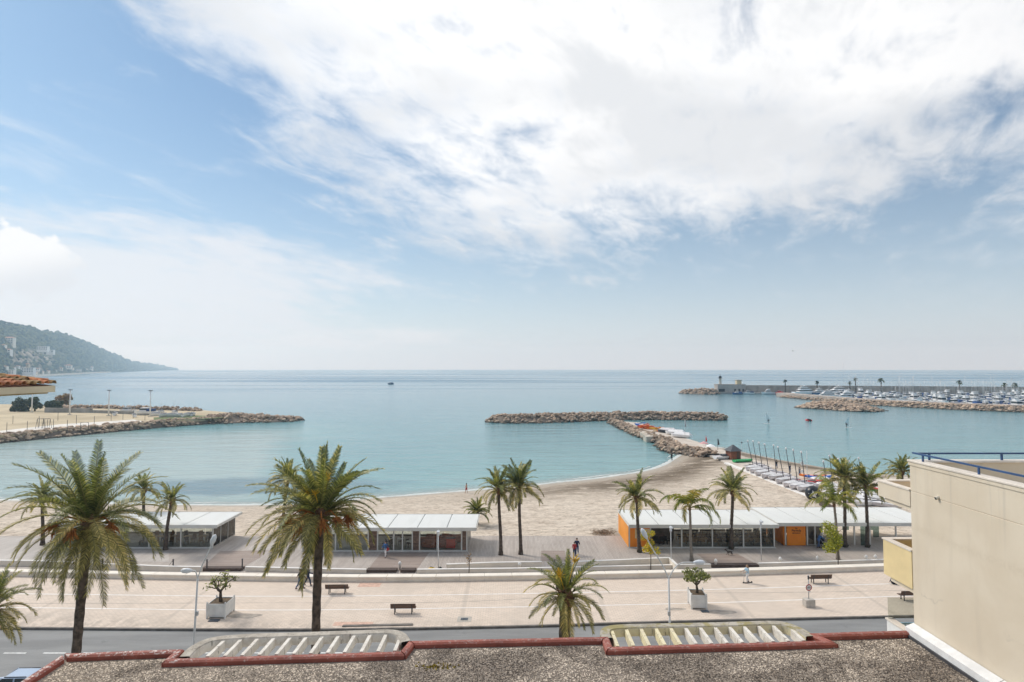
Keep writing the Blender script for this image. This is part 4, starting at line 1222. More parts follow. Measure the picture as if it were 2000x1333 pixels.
GRAVEL = ns_mat('roof_gravel', _gravel); PEBBLE = ns_mat('gravel_stones', _pebble); REDP2 = ns_mat('red_brown_coping_paint', _red)
RIM_A = ns_mat('stained_concrete', _mossy((0.50, 0.455, 0.39), (0.30, 0.265, 0.22), False))
RIM_B = ns_mat('mossy_concrete', _mossy((0.47, 0.43, 0.36), (0.28, 0.25, 0.20), True))
BEAM_A = ns_mat('painted_beam_white', _mossy((0.78, 0.74, 0.67), (0.58, 0.53, 0.46), False))
BEAM_Y = ns_mat('painted_beam_yellow', _mossy((0.78, 0.70, 0.46), (0.62, 0.55, 0.40), False))

cop_px = [(-40, 1398), (127, 1279), (348, 1270.5), (328, 1289), (787, 1275), (803, 1254), (1183, 1246), (1190, 1266), (1622, 1253), (1590, 1239), (1775, 1233)]
cop = [at(x, y, Z_COP) for x, y in cop_px]
bld = empty('apartment_building', (0, 12, 0), 0, 'lower apartment roof in the foreground with gravel and red brown coping', 'building')
bo = Vector((0, 12, 0))
x_r = 13.76
outline = [Vector((-13.9, 3, 0))] + [p.copy() for p in cop[1:-1]] + [Vector((x_r, cop[-1].y, 0)), Vector((x_r, 3, 0))]
b = MB(); b.prism([(p.x - bo.x, p.y - bo.y) for p in outline], 0.0, Z_ROOF - 0.02)
b.build('wall', CREAM, bld)
b = MB(); b.prism([(p.x - bo.x, p.y - bo.y) for p in outline], Z_ROOF - 0.018, Z_ROOF)
b.build('roof_surface', GRAVEL, bld)
# coping: one rounded length per straight run
cw = [Vector((-13.9, 3, Z_COP))] + cop[1:-1] + [Vector((x_r - 0.02, cop[-1].y, Z_COP))]


def offset(P, d):
    out = []
    for i, p in enumerate(P):
        a = (p - P[i - 1]).normalized() if i else None; c_ = (P[i + 1] - p).normalized() if i < len(P) - 1 else None
        t1 = a or c_; t2 = c_ or a
        n1, n2 = Vector((t1.y, -t1.x, 0)), Vector((t2.y, -t2.x, 0)); m = (n1 + n2).normalized()
        out.append(p + m * d / max(0.45, m.dot(n1)))
    return out


ins, outs = offset(cw, 0.13), offset(cw, -0.13)
ins2, outs2 = offset(cw, 0.07), offset(cw, -0.07)
for i in range(len(cw) - 1):
    b = MB(); g = 0.006
    def seg(t):
        a, c_ = (t, t)
        def L(Q): return Q[i].lerp(Q[i + 1], t) - bo
        zb, zt = Vector((0, 0, -0.30)), Vector((0, 0, 0))
        return [L(ins) + zb, L(ins) + Vector((0, 0, -0.05)), L(ins2) + zt, L(outs2) + zt, L(outs) + Vector((0, 0, -0.05)), L(outs) + zb]
    n = 12; vs, fs = [], []
    for k in range(n + 1): vs += [v + Vector((0, 0, 0.012 * mnoise.noise(v * 1.7))) for v in seg(g + (1 - 2 * g) * k / n)]
    for k in range(n):
        for j in range(5): fs.append((k * 6 + j, k * 6 + j + 1, (k + 1) * 6 + j + 1, (k + 1) * 6 + j))
    fs += [tuple(reversed(range(6))), tuple(range(n * 6, n * 6 + 6))]
    b.add(vs, fs); b.build('coping', REDP2, bld)

# loose stones lying on the roof
nr = np.random.default_rng(3); N = 95000
px_ = nr.uniform(-14.2, x_r - 0.3, N * 2); py_ = 12.5 + (21.2 - 12.5) * nr.random(N * 2) ** 0.8
inner = offset(cw, 0.24)
poly = [(-13.6, 12)] + [(p.x, p.y) for p in inner[1:]] + [(x_r - 0.3, 12)]


def inside(X, Y, poly):
    r = np.zeros(len(X), bool); j = len(poly) - 1
    for i in range(len(poly)):
        xi, yi = poly[i]; xj, yj = poly[j]
        if yi != yj: r ^= ((yi > Y) != (yj > Y)) & (X < (xj - xi) * (Y - yi) / (yj - yi) + xi)
        j = i
    return r


ok = inside(px_, py_, poly); px_, py_ = px_[ok][:N], py_[ok][:N]; N = len(px_)
oct_ = np.array([[1, 0, 0], [0, 1, 0], [-1, 0, 0], [0, -1, 0], [0, 0, 0.7], [0, 0, -0.4]]); of = np.array([[0, 1, 4], [1, 2, 4], [2, 3, 4], [3, 0, 4]])
s_ = nr.uniform(0.012, 0.034, N); a_ = nr.uniform(0, 6.28, N)
V = oct_[None] * s_[:, None, None] * nr.uniform(0.7, 1.3, (N, 6, 1))
ca, sa = np.cos(a_)[:, None], np.sin(a_)[:, None]
V = np.stack([V[..., 0] * ca - V[..., 1] * sa + px_[:, None] - bo.x, V[..., 0] * sa + V[..., 1] * ca + py_[:, None] - bo.y, V[..., 2] + Z_ROOF + 0.008], -1).reshape(-1, 3)
Fc = (of[None] + 6 * np.arange(N)[:, None, None]).reshape(-1, 3)
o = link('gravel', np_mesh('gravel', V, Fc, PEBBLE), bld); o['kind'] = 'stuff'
# pale patches where the gravel is worn, weeds and a broken edge
WEED = M('roof_weed', (0.30, 0.22, 0.03), 0.9, 0.4, 6.0)
b = MB(); wr = random.Random(2)
for cx, cy, n, s in ((850, 1304, 60, 0.05),):
    p = at(cx, cy, Z_ROOF) - bo
    for _ in range(n):
        q = p + Vector((wr.gauss(0, 0.25), wr.gauss(0, 0.10), 0)); a = wr.uniform(0, 6.28)
        b.add([q + Vector((math.cos(a) * s, math.sin(a) * s, 0.01)), q - Vector((math.cos(a) * s, math.sin(a) * s, -0.01)), q + Vector((wr.uniform(-.04, .04), wr.uniform(-.04, .04), 0.07))], [(0, 1, 2)])
o = b.build('weed_tuft', WEED, bld); o['kind'] = 'stuff'


# ---- balcony pergolas in the two recesses
def pergola(in_px, out_px, nb, beam_m, rim_m, inner_m, right):
    zt = Z_COP - 0.02
    A = spline([at(x, y, zt) - bo for x, y in out_px], 8)
    root = None
    b = MB(); n = len(A)
    wid, dep = 0.34, 0.30
    IN = offset([Vector((p.x, p.y, p.z)) for p in A], wid)
    vs, fs = [], []
    for i in range(n):
        o_, q = A[i], IN[i]
        vs += [o_ - Vector((0, 0, dep)), o_ - Vector((0, 0, 0.03)), o_.lerp(q, 0.1), q.lerp(o_, 0.08), q - Vector((0, 0, 0.03)), q - Vector((0, 0, dep))]
    mi = [0, 0, 0, 0, 1, 0]
    for i in range(n - 1):
        for j in range(6):
            j2 = (j + 1) % 6
            b.add([vs[i * 6 + j], vs[i * 6 + j2], vs[(i + 1) * 6 + j2], vs[(i + 1) * 6 + j]], [(3, 2, 1, 0)], mi[j])
    root = b.build('balcony_pergola', [rim_m, inner_m], bld)
    p0, p1 = at(in_px[0][0], in_px[0][1], zt) - bo, at(in_px[1][0], in_px[1][1], zt) - bo
    def rim_y(x):
        best = None
        for i in range(n - 1):
            a, c_ = IN[i], IN[i + 1]
            if min(a.x, c_.x) <= x <= max(a.x, c_.x) and abs(c_.x - a.x) > 1e-5:
                y = a.y + (c_.y - a.y) * (x - a.x) / (c_.x - a.x)
                best = y if best is None else max(best, y)
        return best
    for k in range(nb):
        x = p0.x + (p1.x - p0.x) * (k + 0.5) / nb
        yb = p0.y + (p1.y - p0.y) * (k + 0.5) / nb + 0.12; yt = rim_y(x)
        if yt is None or yt - yb < 0.1: continue
        bb = MB(); bb.box(x - 0.055, x + 0.055, yb, yt + 0.02, zt - 0.34, zt - 0.045)
        link('beam', bb.mesh('beam', beam_m(k)), root)
    return root


pergola([(350, 1284), (786, 1271)], [(349, 1283), (372, 1262), (412, 1245), (480, 1238), (600, 1234), (700, 1230.5), (762, 1229), (790, 1235), (803, 1251)], 13, lambda k: BEAM_A, RIM_A, BEAM_A, False)
pergola([(1192, 1263), (1618, 1250)], [(1178, 1247), (1172, 1236), (1180, 1224), (1215, 1219), (1300, 1217), (1400, 1215), (1500, 1212), (1535, 1215), (1570, 1228), (1592, 1242)], 14, lambda k: BEAM_Y if k < 5 else BEAM_A, RIM_B, BEAM_Y, True)
# potted greenery under the right pergola
lf = M('climber_leaf', (0.06, 0.14, 0.03), 0.7, 0.4, 5.0)
b = MB(); gr_ = random.Random(6)
for _ in range(500):
    q = Vector((gr_.uniform(5.7, 7.6), gr_.uniform(19.75, 20.7), 9.35 + gr_.uniform(-0.35, 0.45))); d = Vector((gr_.gauss(0, 1), gr_.gauss(0, 1), gr_.gauss(0, 1))).normalized() * 0.09; e = d.orthogonal().normalized() * 0.06
    b.add([q - d, q + e, q + d, q - e], [(0, 1, 2, 3)])
pl = empty('balcony_plant', (6.6, 20.2, 9.0), 0, 'green bushy plant under the beams of the right balcony pergola', 'plant')
o = b.build('foliage', lf, pl); o.location = (-6.6, -20.2, -9.0)
b = MB(); b.box(-0.9, 0.9, -0.25, 0.25, -0.35, 0.1); b.build('planter_box', CREAM, pl)

# ---------------------------------------------------------------- neighbouring building on the right
def _wall(nt, p, P, geo):
    n1 = noise(nt, P, 0.5, 6, 0.6, 0.3); n2 = noise(nt, mapping(nt, P, scale=(1, 1.2, 0.12)), 1.6, 5, 0.6); n3 = noise(nt, P, 14.0, 3, 0.6)
    x, y, z = sep(nt, P)
    c = mix(nt, n1.smooth(0.35, 0.7), (0.69, 0.585, 0.445), (0.75, 0.65, 0.51))
    c = mix(nt, n2.smooth(0.5, 0.75) * 0.35, c, (0.605, 0.515, 0.40))
    # faint mended joint running along the wall
    j = (z - 14.05 + (n1 - 0.5) * 0.35 - (y - 16) * 0.02) * 7.0
    rs = noise(nt, mapping(nt, P, scale=(1, 2.2, 0.05)), 1.5, 4, 0.6); rain = rs.smooth(0.55, 0.72) * z.smooth(13.8, 16.3) * 0.45
    c = mix(nt, rain, c, (0.50, 0.44, 0.36))
    ck = ((z - 12.3 + (noise(nt, P, 1.1, 5, 0.7) - 0.5) * 1.6 + (y - 14) * 0.03) * 60.0)
    c = mix(nt, ((ck * ck) * -1.0).op('EXPONENT') * n1.smooth(0.48, 0.6) * 0.5, c, (0.42, 0.36, 0.29))
    c = mix(nt, ((j * j) * -1.0).op('EXPONENT') * n3.smooth(0.3, 0.6) * 0.4, c, (0.60, 0.50, 0.37))
    put(nt, p.inputs['Base Color'], c); p.inputs['Roughness'].default_value = 0.9
    bump(nt, p, n3, 0.12, 0.02)


WALLR = ns_mat('beige_render', _wall)
YELW = M('yellow_render', (0.80, 0.63, 0.34), 0.85, 0.08, 0.8, 0.2, 50)
PINKW = M('pale_coping_stone', (0.74, 0.66, 0.57), 0.8, 0.10, 1.5)
BLUEM = M('blue_rail_paint', (0.035, 0.085, 0.20), 0.4, 0.15, 3.0)
LBLUE = M('light_blue_paint', (0.25, 0.42, 0.50), 0.5, 0.1, 3.0)
XR, YF = 13.8, 21.5
ZT = 16.36
nb_ = empty('beige_building', (XR, YF, 0), 0, 'tall beige rendered building wall filling the right edge with blue roof rail', 'building')
b = MB(); b.box(0, 16, -21, 0, 0, ZT - 1.0); b.box(0, 0.28, -21, 0, ZT - 1.0, ZT); b.box(0.28, 16, -0.28, 0, ZT - 1.0, ZT); b.box(0.28, 16, -20.9, -0.28, ZT - 1.001, ZT - 0.9)
bevel(b.build('wall', WALLR, nb_), 0.02, 2)
b = MB(); b.box(-0.06, 0.34, -21, 0.06, ZT, ZT + 0.07); b.box(0.34, 16, -0.34, 0.06, ZT, ZT + 0.07); bevel(b.build('parapet_coping', PINKW, nb_), 0.015)
b = MB(); b.box(-0.03, 0, -21, 0.03, ZT - 0.11, ZT - 0.002); b.build('moulding', WALLR, nb_)
# railing
rl = Vector((0.14, 0, 0)); zr = ZT + 0.30
b = MB(); b.beam((0.14, -20, zr), (0.14, 0.02, zr), 0.06, 0.055); b.build('handrail', BLUEM, nb_)
b = MB(); b.beam((0.172, -0.14, zr + 0.001), (16, -0.14, zr + 0.001), 0.06, 0.055); b.build('handrail', BLUEM, nb_)
for y in (-0.5, -3.0, -5.3, -6.4, -8.6, -10.8):
    b = MB(); b.box(0.115, 0.165, y - 0.025, y + 0.025, ZT + 0.07, zr - 0.025); b.build('rail_post', BLUEM, nb_)
for x in (0.6, 3.1, 5.6, 7.2, 9.2, 11.5):
    b = MB(); b.box(x - 0.03, x + 0.03, -0.165, -0.115, ZT + 0.07, zr - 0.025); b.build('rail_post', BLUEM, nb_)
# overflow pipe
pp = atd(1833, 972, 1); t = XR / pp.x; py = t; pz = CAM_Z + (pp.z - CAM_Z) * t
b = MB(); b.tube([(0.05, py - YF, pz + 0.02), (-0.10, py - YF, pz - 0.03)], 0.055, 10); b.build('overflow_pipe', CREAM, nb_)
b = MB(); b.tube([(-0.095, py - YF, pz - 0.028), (-0.104, py - YF, pz - 0.031)], 0.045, 10); b.build('pipe_mouth', BLACK, nb_)
# white flashing where the roof meets the wall
FLASH = M('white_flashing', (0.80, 0.79, 0.77), 0.5, 0.1, 2.0)
for y0, y1 in ((-17, -3.9), (-3.88, 0.0)):
    b = MB(); b.add([(-0.30, y0, Z_ROOF + 0.30), (-0.02, y0, Z_ROOF + 0.42), (-0.02, y1, Z_ROOF + 0.42), (-0.30, y1, Z_ROOF + 0.30), (-0.30, y0, Z_ROOF), (-0.30, y1, Z_ROOF)], [(0, 3, 2, 1), (0, 4, 5, 3)])
    b.build('flashing', FLASH, nb_)
b = MB(); b.box(-0.36, -0.305, -17, -0.0, Z_ROOF + 0.0, Z_ROOF + 0.10); b.build('drain_edge', DARKM, nb_)
# balconies on the sea front
for nm, zt_, zb_, d, mt in (('balcony', 13.27, 12.0, 1.62, YELW), ('balcony', 15.36, 14.82, 1.85, WALLR)):
    b = MB(); b.box(-0.02, 0.14, 0, d, zb_, zt_); b.box(0.14, 9, d - 0.16, d, zb_, zt_); b.box(0.14, 9, 0.0, d - 0.16, zb_, zb_ + 0.12)
    o = b.build(nm, mt, nb_)
    b = MB(); b.box(-0.05, 0.18, 0, d + 0.04, zt_, zt_ + 0.05); b.box(0.18, 9, d - 0.20, d + 0.04, zt_, zt_ + 0.05); b.build('balcony_coping', PINKW, o)
    b = MB(); b.box(0.05, 9, 0.02, d - 0.3, zb_ - 0.16, zb_ - 0.002); b.build('balcony_slab', WALLR, o)
# lower terrace with parapet, glass screen and light blue railing
d = at(1725, 1200, 10.3); 
b = MB(); x0 = -0.03; tz = CAM_Z - (1200 - 719.5) / F * 23.0
b.box(x0, x0 + 0.16, 0.02, 1.5, 8.4, tz); o = b.build('terrace_parapet', FLASH, nb_)
b = MB(); b.box(x0 - 0.04, x0 + 0.22, 0.02, 1.54, tz, tz + 0.05); b.build('terrace_coping', PINKW, o)
b = MB(); b.box(0.14, 6, 0.02, 1.5, 9.3, 9.45); b.build('terrace_floor', WALLR, o)
TG = glass_mat('tinted_glass', (0.88, 0.90, 0.87), 0.6, 0.95)
b = MB(); b.box(x0 + 0.02, 3.5, 1.44, 1.455, tz + 0.05, tz + 0.80); o = b.build('glass_screen', TG, nb_)
b = MB(); b.box(0.4, 3.5, 1.36, 1.42, tz - 0.13, tz - 0.08); b.box(0.4, 3.5, 1.36, 1.42, tz - 0.8, tz - 0.75); o = b.build('terrace_rail', LBLUE, nb_)
for k in range(12):
    b = MB(); b.box(0.42 + k * 0.14, 0.45 + k * 0.14, 1.375, 1.405, tz - 0.75, tz - 0.13); b.build('baluster', LBLUE, o)
# ---------------------------------------------------------------- tiled roof at the left edge
TILE = M('terracotta_tile', (0.50, 0.155, 0.065), 0.85, 0.3, 5.0, 0.3, 30, col2=(0.60, 0.27, 0.13), orand=0.35)
TILED = M('lichen_tile', (0.30, 0.19, 0.09), 0.9, 0.35, 8.0, 0.3, 30, orand=0.3)
tr = empty('tiled_roof_house', (-15.2, 20.5, 19.0), 0, 'corner of a terracotta tiled roof with cream fascia at the left edge', 'house')


def tile_mesh(name, L, r0, r1, mat):
    vs, fs = [], []; n = 7
    for k, (x, r) in enumerate(((0, r0), (L, r1))):
        for rr_ in (r, r - 0.018):
            for j in range(n): a = math.pi * j / (n - 1); vs.append((x, rr_ * math.cos(a), rr_ * math.sin(a)))
    def idx(k, s, j): return (k * 2 + s) * n + j
    for j in range(n - 1):
        fs += [(idx(0, 0, j), idx(1, 0, j), idx(1, 0, j + 1), idx(0, 0, j + 1)), (idx(0, 1, j + 1), idx(1, 1, j + 1), idx(1, 1, j), idx(0, 1, j)), (idx(0, 0, j), idx(0, 0, j + 1), idx(0, 1, j + 1), idx(0, 1, j))]
    b = MB(); b.add(vs, fs, 0, False); return b.mesh(name, mat)


TM = [tile_mesh('roof_tile', 0.46, 0.115, 0.09, TILE), tile_mesh('roof_tile', 0.46, 0.115, 0.09, TILED)]
slope = R(9.5); tl = random.Random(8)
for j in range(20):
    y = -0.16 - j * 0.31
    for i in range(5):
        x = -0.36 * i
        lim = 0.26 + (-y) * 1.1
        if -x > lim: continue
        lich = tl.random() < (0.75 if j < 4 else 0.3)
        link('roof_tile', TM[1 if lich else 0], tr, (0.06 + x * math.cos(slope), y + tl.uniform(-0.01, 0.01), 0.09 - x * math.sin(slope) + 0.012 * i), (0, -slope + 0.02, math.pi + tl.uniform(-0.03, 0.03)))
# tiles of the far slope, laid the other way, seen along the hip
for j in range(8):
    x = -0.3 - j * 0.31
    for i in range(2):
        link('roof_tile', TM[j % 2], tr, (x, -0.02 - 0.36 * i, 0.09 + 0.36 * i * math.sin(slope) + 0.012 * i), (0, -slope + 0.02, -math.pi / 2 + tl.uniform(-0.03, 0.03)))
for i in range(9):
    link('hip_tile', TM[i % 2], tr, (-0.15 - 0.26 * i, -0.15 - 0.26 * i, 0.15 + 0.058 * i), (0, -slope * 0.75, math.pi * 1.25))
b = MB(); b.add([(0.0, -8, 0.03), (0.0, 0, 0.03), (-4, 0, 0.03), (-4, -8, 0.03), (-2.4, -2.4, 0.42), (-2.4, -8, 0.42)], [(0, 1, 4, 5), (1, 2, 4), (2, 3, 5, 4)]); b.build('roof_deck', M('mortar_bed', (0.17, 0.075, 0.045), 0.95, 0.3, 5.0), tr)
b = MB(); b.box(-4, 0.0, -8, -0.0, -0.19, 0.02); b.build('fascia', M('cream_fascia', (0.66, 0.56, 0.40), 0.85, 0.1, 1.0), tr)
b = MB(); b.box(-4, -0.14, -8, -0.14, -0.24, -0.192); b.build('soffit_board', M('ochre_soffit', (0.50, 0.38, 0.20), 0.85, 0.15, 1.0), tr)
b = MB(); b.box(-4, -1.1, -8, -1.1, -19.0, -0.242); b.build('wall', CREAM, tr)
# ---------------------------------------------------------------- palms
def leaf_mat(name, a, b, c3=None, orand=0.25, trans=0.30):
    m = bpy.data.materials.new(name); m.use_nodes = True; nt = m.node_tree; nt.nodes.clear()
    o = nt.nodes.new('ShaderNodeOutputMaterial'); d = nt.nodes.new('ShaderNodeBsdfPrincipled'); t = nt.nodes.new('ShaderNodeBsdfTranslucent'); mx = nt.nodes.new('ShaderNodeMixShader')
    geo = nt.nodes.new('ShaderNodeNewGeometry'); isl = E(nt, geo.outputs['Random Per Island'])
    r = objrand(nt)
    c = mix(nt, (r * 0.62 + isl * 0.55).smooth(0.1, 0.95), a, b)
    if c3: c = mix(nt, (r * 0.6 + isl * 0.6).smooth(0.78, 1.05), c, c3)
    k = isl * 0.7 + 0.62
    c = mix(nt, 1.0, c, comb(nt, k, k, k), 'MULTIPLY')
    put(nt, d.inputs['Base Color'], c); d.inputs['Roughness'].default_value = 0.55; d.inputs['Specular IOR Level'].default_value = 0.35
    put(nt, t.inputs[0], mix(nt, 1.0, c, (1.25, 1.35, 0.7), 'MULTIPLY')); mx.inputs[0].default_value = trans
    nt.links.new(d.outputs[0], mx.inputs[1]); nt.links.new(t.outputs[0], mx.inputs[2]); nt.links.new(mx.outputs[0], o.inputs[0])
    return m


FR_G = leaf_mat('green_frond', (0.080, 0.105, 0.034), (0.285, 0.285, 0.090), (0.52, 0.42, 0.15))
FR_O = leaf_mat('olive_frond', (0.125, 0.125, 0.040), (0.42, 0.345, 0.12), (0.60, 0.44, 0.17))
FR_Y = leaf_mat('yellow_green_frond', (0.13, 0.18, 0.03), (0.32, 0.31, 0.06), (0.42, 0.28, 0.06))
RACH = M('frond_stem', (0.22, 0.20, 0.07), 0.7, 0.25, 3.0)
DEAD = M('dry_frond_bases', (0.16, 0.085, 0.045), 0.9, 0.35, 8.0, 0.3, 30)
BARK = M('palm_bark', (0.075, 0.055, 0.042), 0.95, 0.35, 4.0, 0.6, 14, bdist=0.05, col2=(0.145, 0.11, 0.085))
BARKG = M('queen_palm_bark', (0.26, 0.22, 0.18), 0.9, 0.3, 5.0, 0.4, 14)
DATE = M('orange_date_stalks', (0.33, 0.10, 0.025), 0.8, 0.35, 8.0, col2=(0.55, 0.21, 0.045))
FLOW = M('yellow_flower_spray', (0.72, 0.46, 0.04), 0.7, 0.2, 8.0)


def frond_mesh(seed, L, el0, droop, n=34, leaf=0.42, lw=0.05, mat=FR_G, vee=0.5, hang=0.0, tip_droop=1.0):
    """Feather frond growing along +X from the origin; el0 is its angle at the base, droop the total bend downwards."""
    r = random.Random(seed); b = MB(); st = []; p = Vector((0, 0, 0)); N = 14
    pts, dirs = [], []
    side = r.uniform(-0.12, 0.12)
    for i in range(N + 1):
        t = i / N
        a = el0 - droop * (t ** 1.35) * tip_droop
        d = Vector((math.cos(a), side * t, math.sin(a))).normalized()
        pts.append(p.copy()); dirs.append(d); p = p + d * L / N
    b.tube(pts, [0.035 * L / 4 * (1 - 0.85 * i / N) + 0.006 for i in range(N + 1)], 4, 1, sm=True)
    for k in range(n):
        t = 0.10 + 0.90 * (k + 0.5) / n
        f = t * N; i = min(int(f), N - 1); q = pts[i].lerp(pts[i + 1], f - i); d = dirs[i]
        sd = d.cross(Vector((0, 0, 1)));
        if sd.length < 1e-3: sd = Vector((0, 1, 0))
        sd.normalize(); up = sd.cross(d)
        ln = leaf * (0.35 + 0.65 * math.sin(math.pi * min(1.0, t * 0.85 + 0.12))) * r.uniform(0.85, 1.12)
        for s in (-1, 1):
            fw = 0.75 + 0.5 * t
            v = (d * fw + sd * s * 1.0 + up * (vee + r.uniform(-0.25, 0.25))).normalized()
            v = (v + Vector((0, 0, -hang * r.uniform(0.6, 1.3)))).normalized()
            w = d * lw * (1 if n > 20 else 1.5)
            mid = q + v * ln * 0.5; tip = q + v * ln + Vector((0, 0, -0.10 * ln - hang * 0.25 * ln))
            b.add([q - w * 0.4, q + w * 0.4, mid + w * 0.5, tip, mid - w * 0.5], [(0, 1, 2, 4), (4, 2, 3)], 0)
    return b.mesh('frond', [mat, RACH])


FAM = {}


def frond_family(key, L, leaf, mats, n, classes, hang=0.0, lw=0.05, var=2):
    out = {}
    for ci, (el, dr) in enumerate(classes):
        out[ci] = [frond_mesh(hash((key, ci, v)) % 99991 if False else ci * 17 + v * 5 + len(key) * 101, L, R(el), R(dr), n, leaf, lw, mats[min(len(mats) - 1, ci * len(mats) // len(classes))], hang=hang) for v in range(var)]
    FAM[key] = (out, classes); return key


# (start angle, bend) from the upright spear leaves to the hanging skirt
CL_DATE = [(84, 22), (73, 46), (58, 70), (41, 88), (22, 92), (0, 84), (-24, 62), (-50, 34)]
CL_MID = [(86, 14), (76, 34), (61, 62), (44, 82), (24, 90), (0, 78), (-27, 56), (-52, 30)]
frond_family('big_left', 4.2, 0.60, [FR_G, FR_G, FR_O, FR_O], 62, CL_DATE, 0.18, 0.050)
frond_family('big_mid', 3.55, 0.50, [FR_G, FR_O], 60, CL_MID, 0.2, 0.055)
frond_family('small_date', 2.75, 0.46, [FR_G, FR_O], 46, CL_DATE, 0.14, 0.052)
CL_DECK = [(82, 30), (66, 62), (48, 88), (28, 98), (6, 92), (-18, 70)]
frond_family('deck', 2.75, 0.50, [FR_G, FR_O], 30, CL_DECK, 0.12, 0.085)
frond_family('deck_small', 1.9, 0.38, [FR_G], 20, CL_DECK, 0.08, 0.075)
CL_QUEEN = [(76, 95), (58, 125), (36, 130), (15, 120)]
frond_family('queen', 3.0, 0.66, [FR_Y], 40, CL_QUEEN, 0.55, 0.085)
WEIGHTS = {'big_left': [6, 8, 9, 11, 13, 14, 13, 9], 'big_mid': [7, 9, 11, 13, 15, 17, 12, 4], 'small_date': [5, 6, 6, 7, 7, 7, 6, 3], 'deck': [6, 7, 8, 8, 8, 5], 'deck_small': [6, 7, 8, 7, 5, 0], 'queen': [2, 4, 3, 1]}


def palm(base, crown, key, r0, r1, label, cat='palm tree', group=None, seed=0, scale=1.0, dates=0, flowers=0, bark=BARK, ball=0.34, skirt=None, lean_az=None, n_mul=1.0, name='date_palm', fr_az=None, boots=True):
    rr = random.Random(seed); base, crown = Vector(base), Vector(crown)
    root = empty(name, base, 0, label, cat, group)
    H = crown - base; n = 26
    pts, rad = [], []
    for i in range(n + 1):
        t = i / n
        q = Vector((H.x * (t ** 1.25), H.y * (t ** 1.25), H.z * t))
        q.x += 0.10 * math.sin(t * 4 + seed) * t * (1 - t) * 2
        fl = 1 + 0.55 * math.exp(-t * H.z / 0.55)
        pts.append(q); rad.append((r0 + (r1 - r0) * t) * fl * (1 + 0.05 * (1 if i % 2 else -1)))
    b = MB(); b.tube(pts, rad, 10, 0); b.build('trunk', bark, root)
    if ball:
        b = MB(); b.lathe([(r1 * 0.9, -ball * 2.2), (r1 * 1.5, -ball * 1.2), (ball, -ball * 0.5), (ball * 1.05, 0.0), (ball * 0.7, ball * 0.6), (0.05, ball * 0.9)], 10)
        for _ in range(26 if boots else 0):
            a = rr.uniform(0, 6.28); z = rr.uniform(-2.0, 0.2) * ball; rb = ball * 0.9 if z > -ball else r1 * 1.3
            d = Vector((math.cos(a), math.sin(a), 0)); q = d * rb * 0.8 + Vector((0, 0, z))
            b.beam(q, q + d * 0.22 + Vector((0, 0, 0.30)), 0.09, 0.04)
        b.build('crown_base', DEAD, root, H)
    fam, classes = FAM[key]
    az = rr.uniform(0, 6.28); k = 0
    for ci, w in enumerate(WEIGHTS[key]):
        for _ in range(max(0, int(round(w * n_mul)))):
            az += 2.39996 + rr.uniform(-0.25, 0.25)
            o = link('frond', rr.choice(fam[ci]), root, H + Vector((math.cos(az), math.sin(az), 0)) * (ball or 0.1) * 0.5 + Vector((0, 0, 0.12 - 0.05 * ci)), (rr.uniform(-0.45, 0.45), rr.uniform(-0.20, 0.20), az + rr.uniform(-0.2, 0.2)))
            s = scale * rr.uniform(0.76, 1.12) * (0.93 if ci == 0 else 1.0); o.scale = (s, s, s); k += 1
    for i in range(dates):
        a = -math.pi / 2 + (i - (dates - 1) / 2) * 3.4 / max(1, dates) + rr.uniform(-0.15, 0.15); bb = MB()
        o_ = Vector((math.cos(a), math.sin(a), 0)); q0 = H + o_ * 0.25
        q1 = q0 + o_ * 0.75 + Vector((0, 0, 0.30)); q2 = q1 + o_ * 0.55 + Vector((0, 0, -0.25))
        bb.tube([q0, q1, q2], [0.05, 0.04, 0.03], 5)
        for _ in range(70):
            d = Vector((rr.gauss(0, 0.2), rr.gauss(0, 0.2), -abs(rr.gauss(0.38, 0.2))))
            bb.tube([q2, q2 + d * 0.6 + o_ * 0.1, q2 + d + o_ * 0.16], [0.018, 0.026, 0.02], 3, caps=False)
        bb.build('date_cluster', DATE, root)
    for i in range(flowers):
        a = (-2.2, -0.9, -1.7)[i % 3] + rr.uniform(-0.2, 0.2); bb = MB(); o_ = Vector((math.cos(a), math.sin(a), 0)); q2 = H + o_ * 0.75 + Vector((0, 0, 1.15 + 0.7 * (i % 2)))
        bb.tube([H, q2], 0.03, 4)
        for _ in range(40):
            d = Vector((rr.gauss(0, 0.13), rr.gauss(0, 0.13), rr.gauss(0.16, 0.13))); bb.tube([q2, q2 + d], [0.018, 0.018], 3, caps=False)
        bb.build('flower_spray', FLOW, root)
    return root


PD = 33.0
def pb(px, D, z=0.0):
    p = atd(px, 900, D); return Vector((p.x, D, z))


palm(pb(150, PD), atd(176, 1018, PD), 'big_left', 0.225, 0.235, 'big date palm at left with long arching fronds and a leaning trunk', seed=1, dates=3, ball=0.42)
palm(pb(620, PD), atd(626, 1003, PD), 'big_mid', 0.225, 0.215, 'big dense date palm with orange date clusters and drooping skirt of fronds', seed=2, dates=6, flowers=3, ball=0.48)
palm(pb(1100, PD), atd(1104, 1160, PD), 'small_date', 0.33, 0.30, 'shorter date palm whose crown rises in front of the promenade at centre', seed=3, dates=0, flowers=2, ball=0.40, scale=0.84)
palm(pb(-22, PD), atd(-20, 1188, PD), 'small_date', 0.30, 0.27, 'date palm cut off by the bottom left edge, only fronds showing', seed=4, dates=1, ball=0.36, scale=0.78)

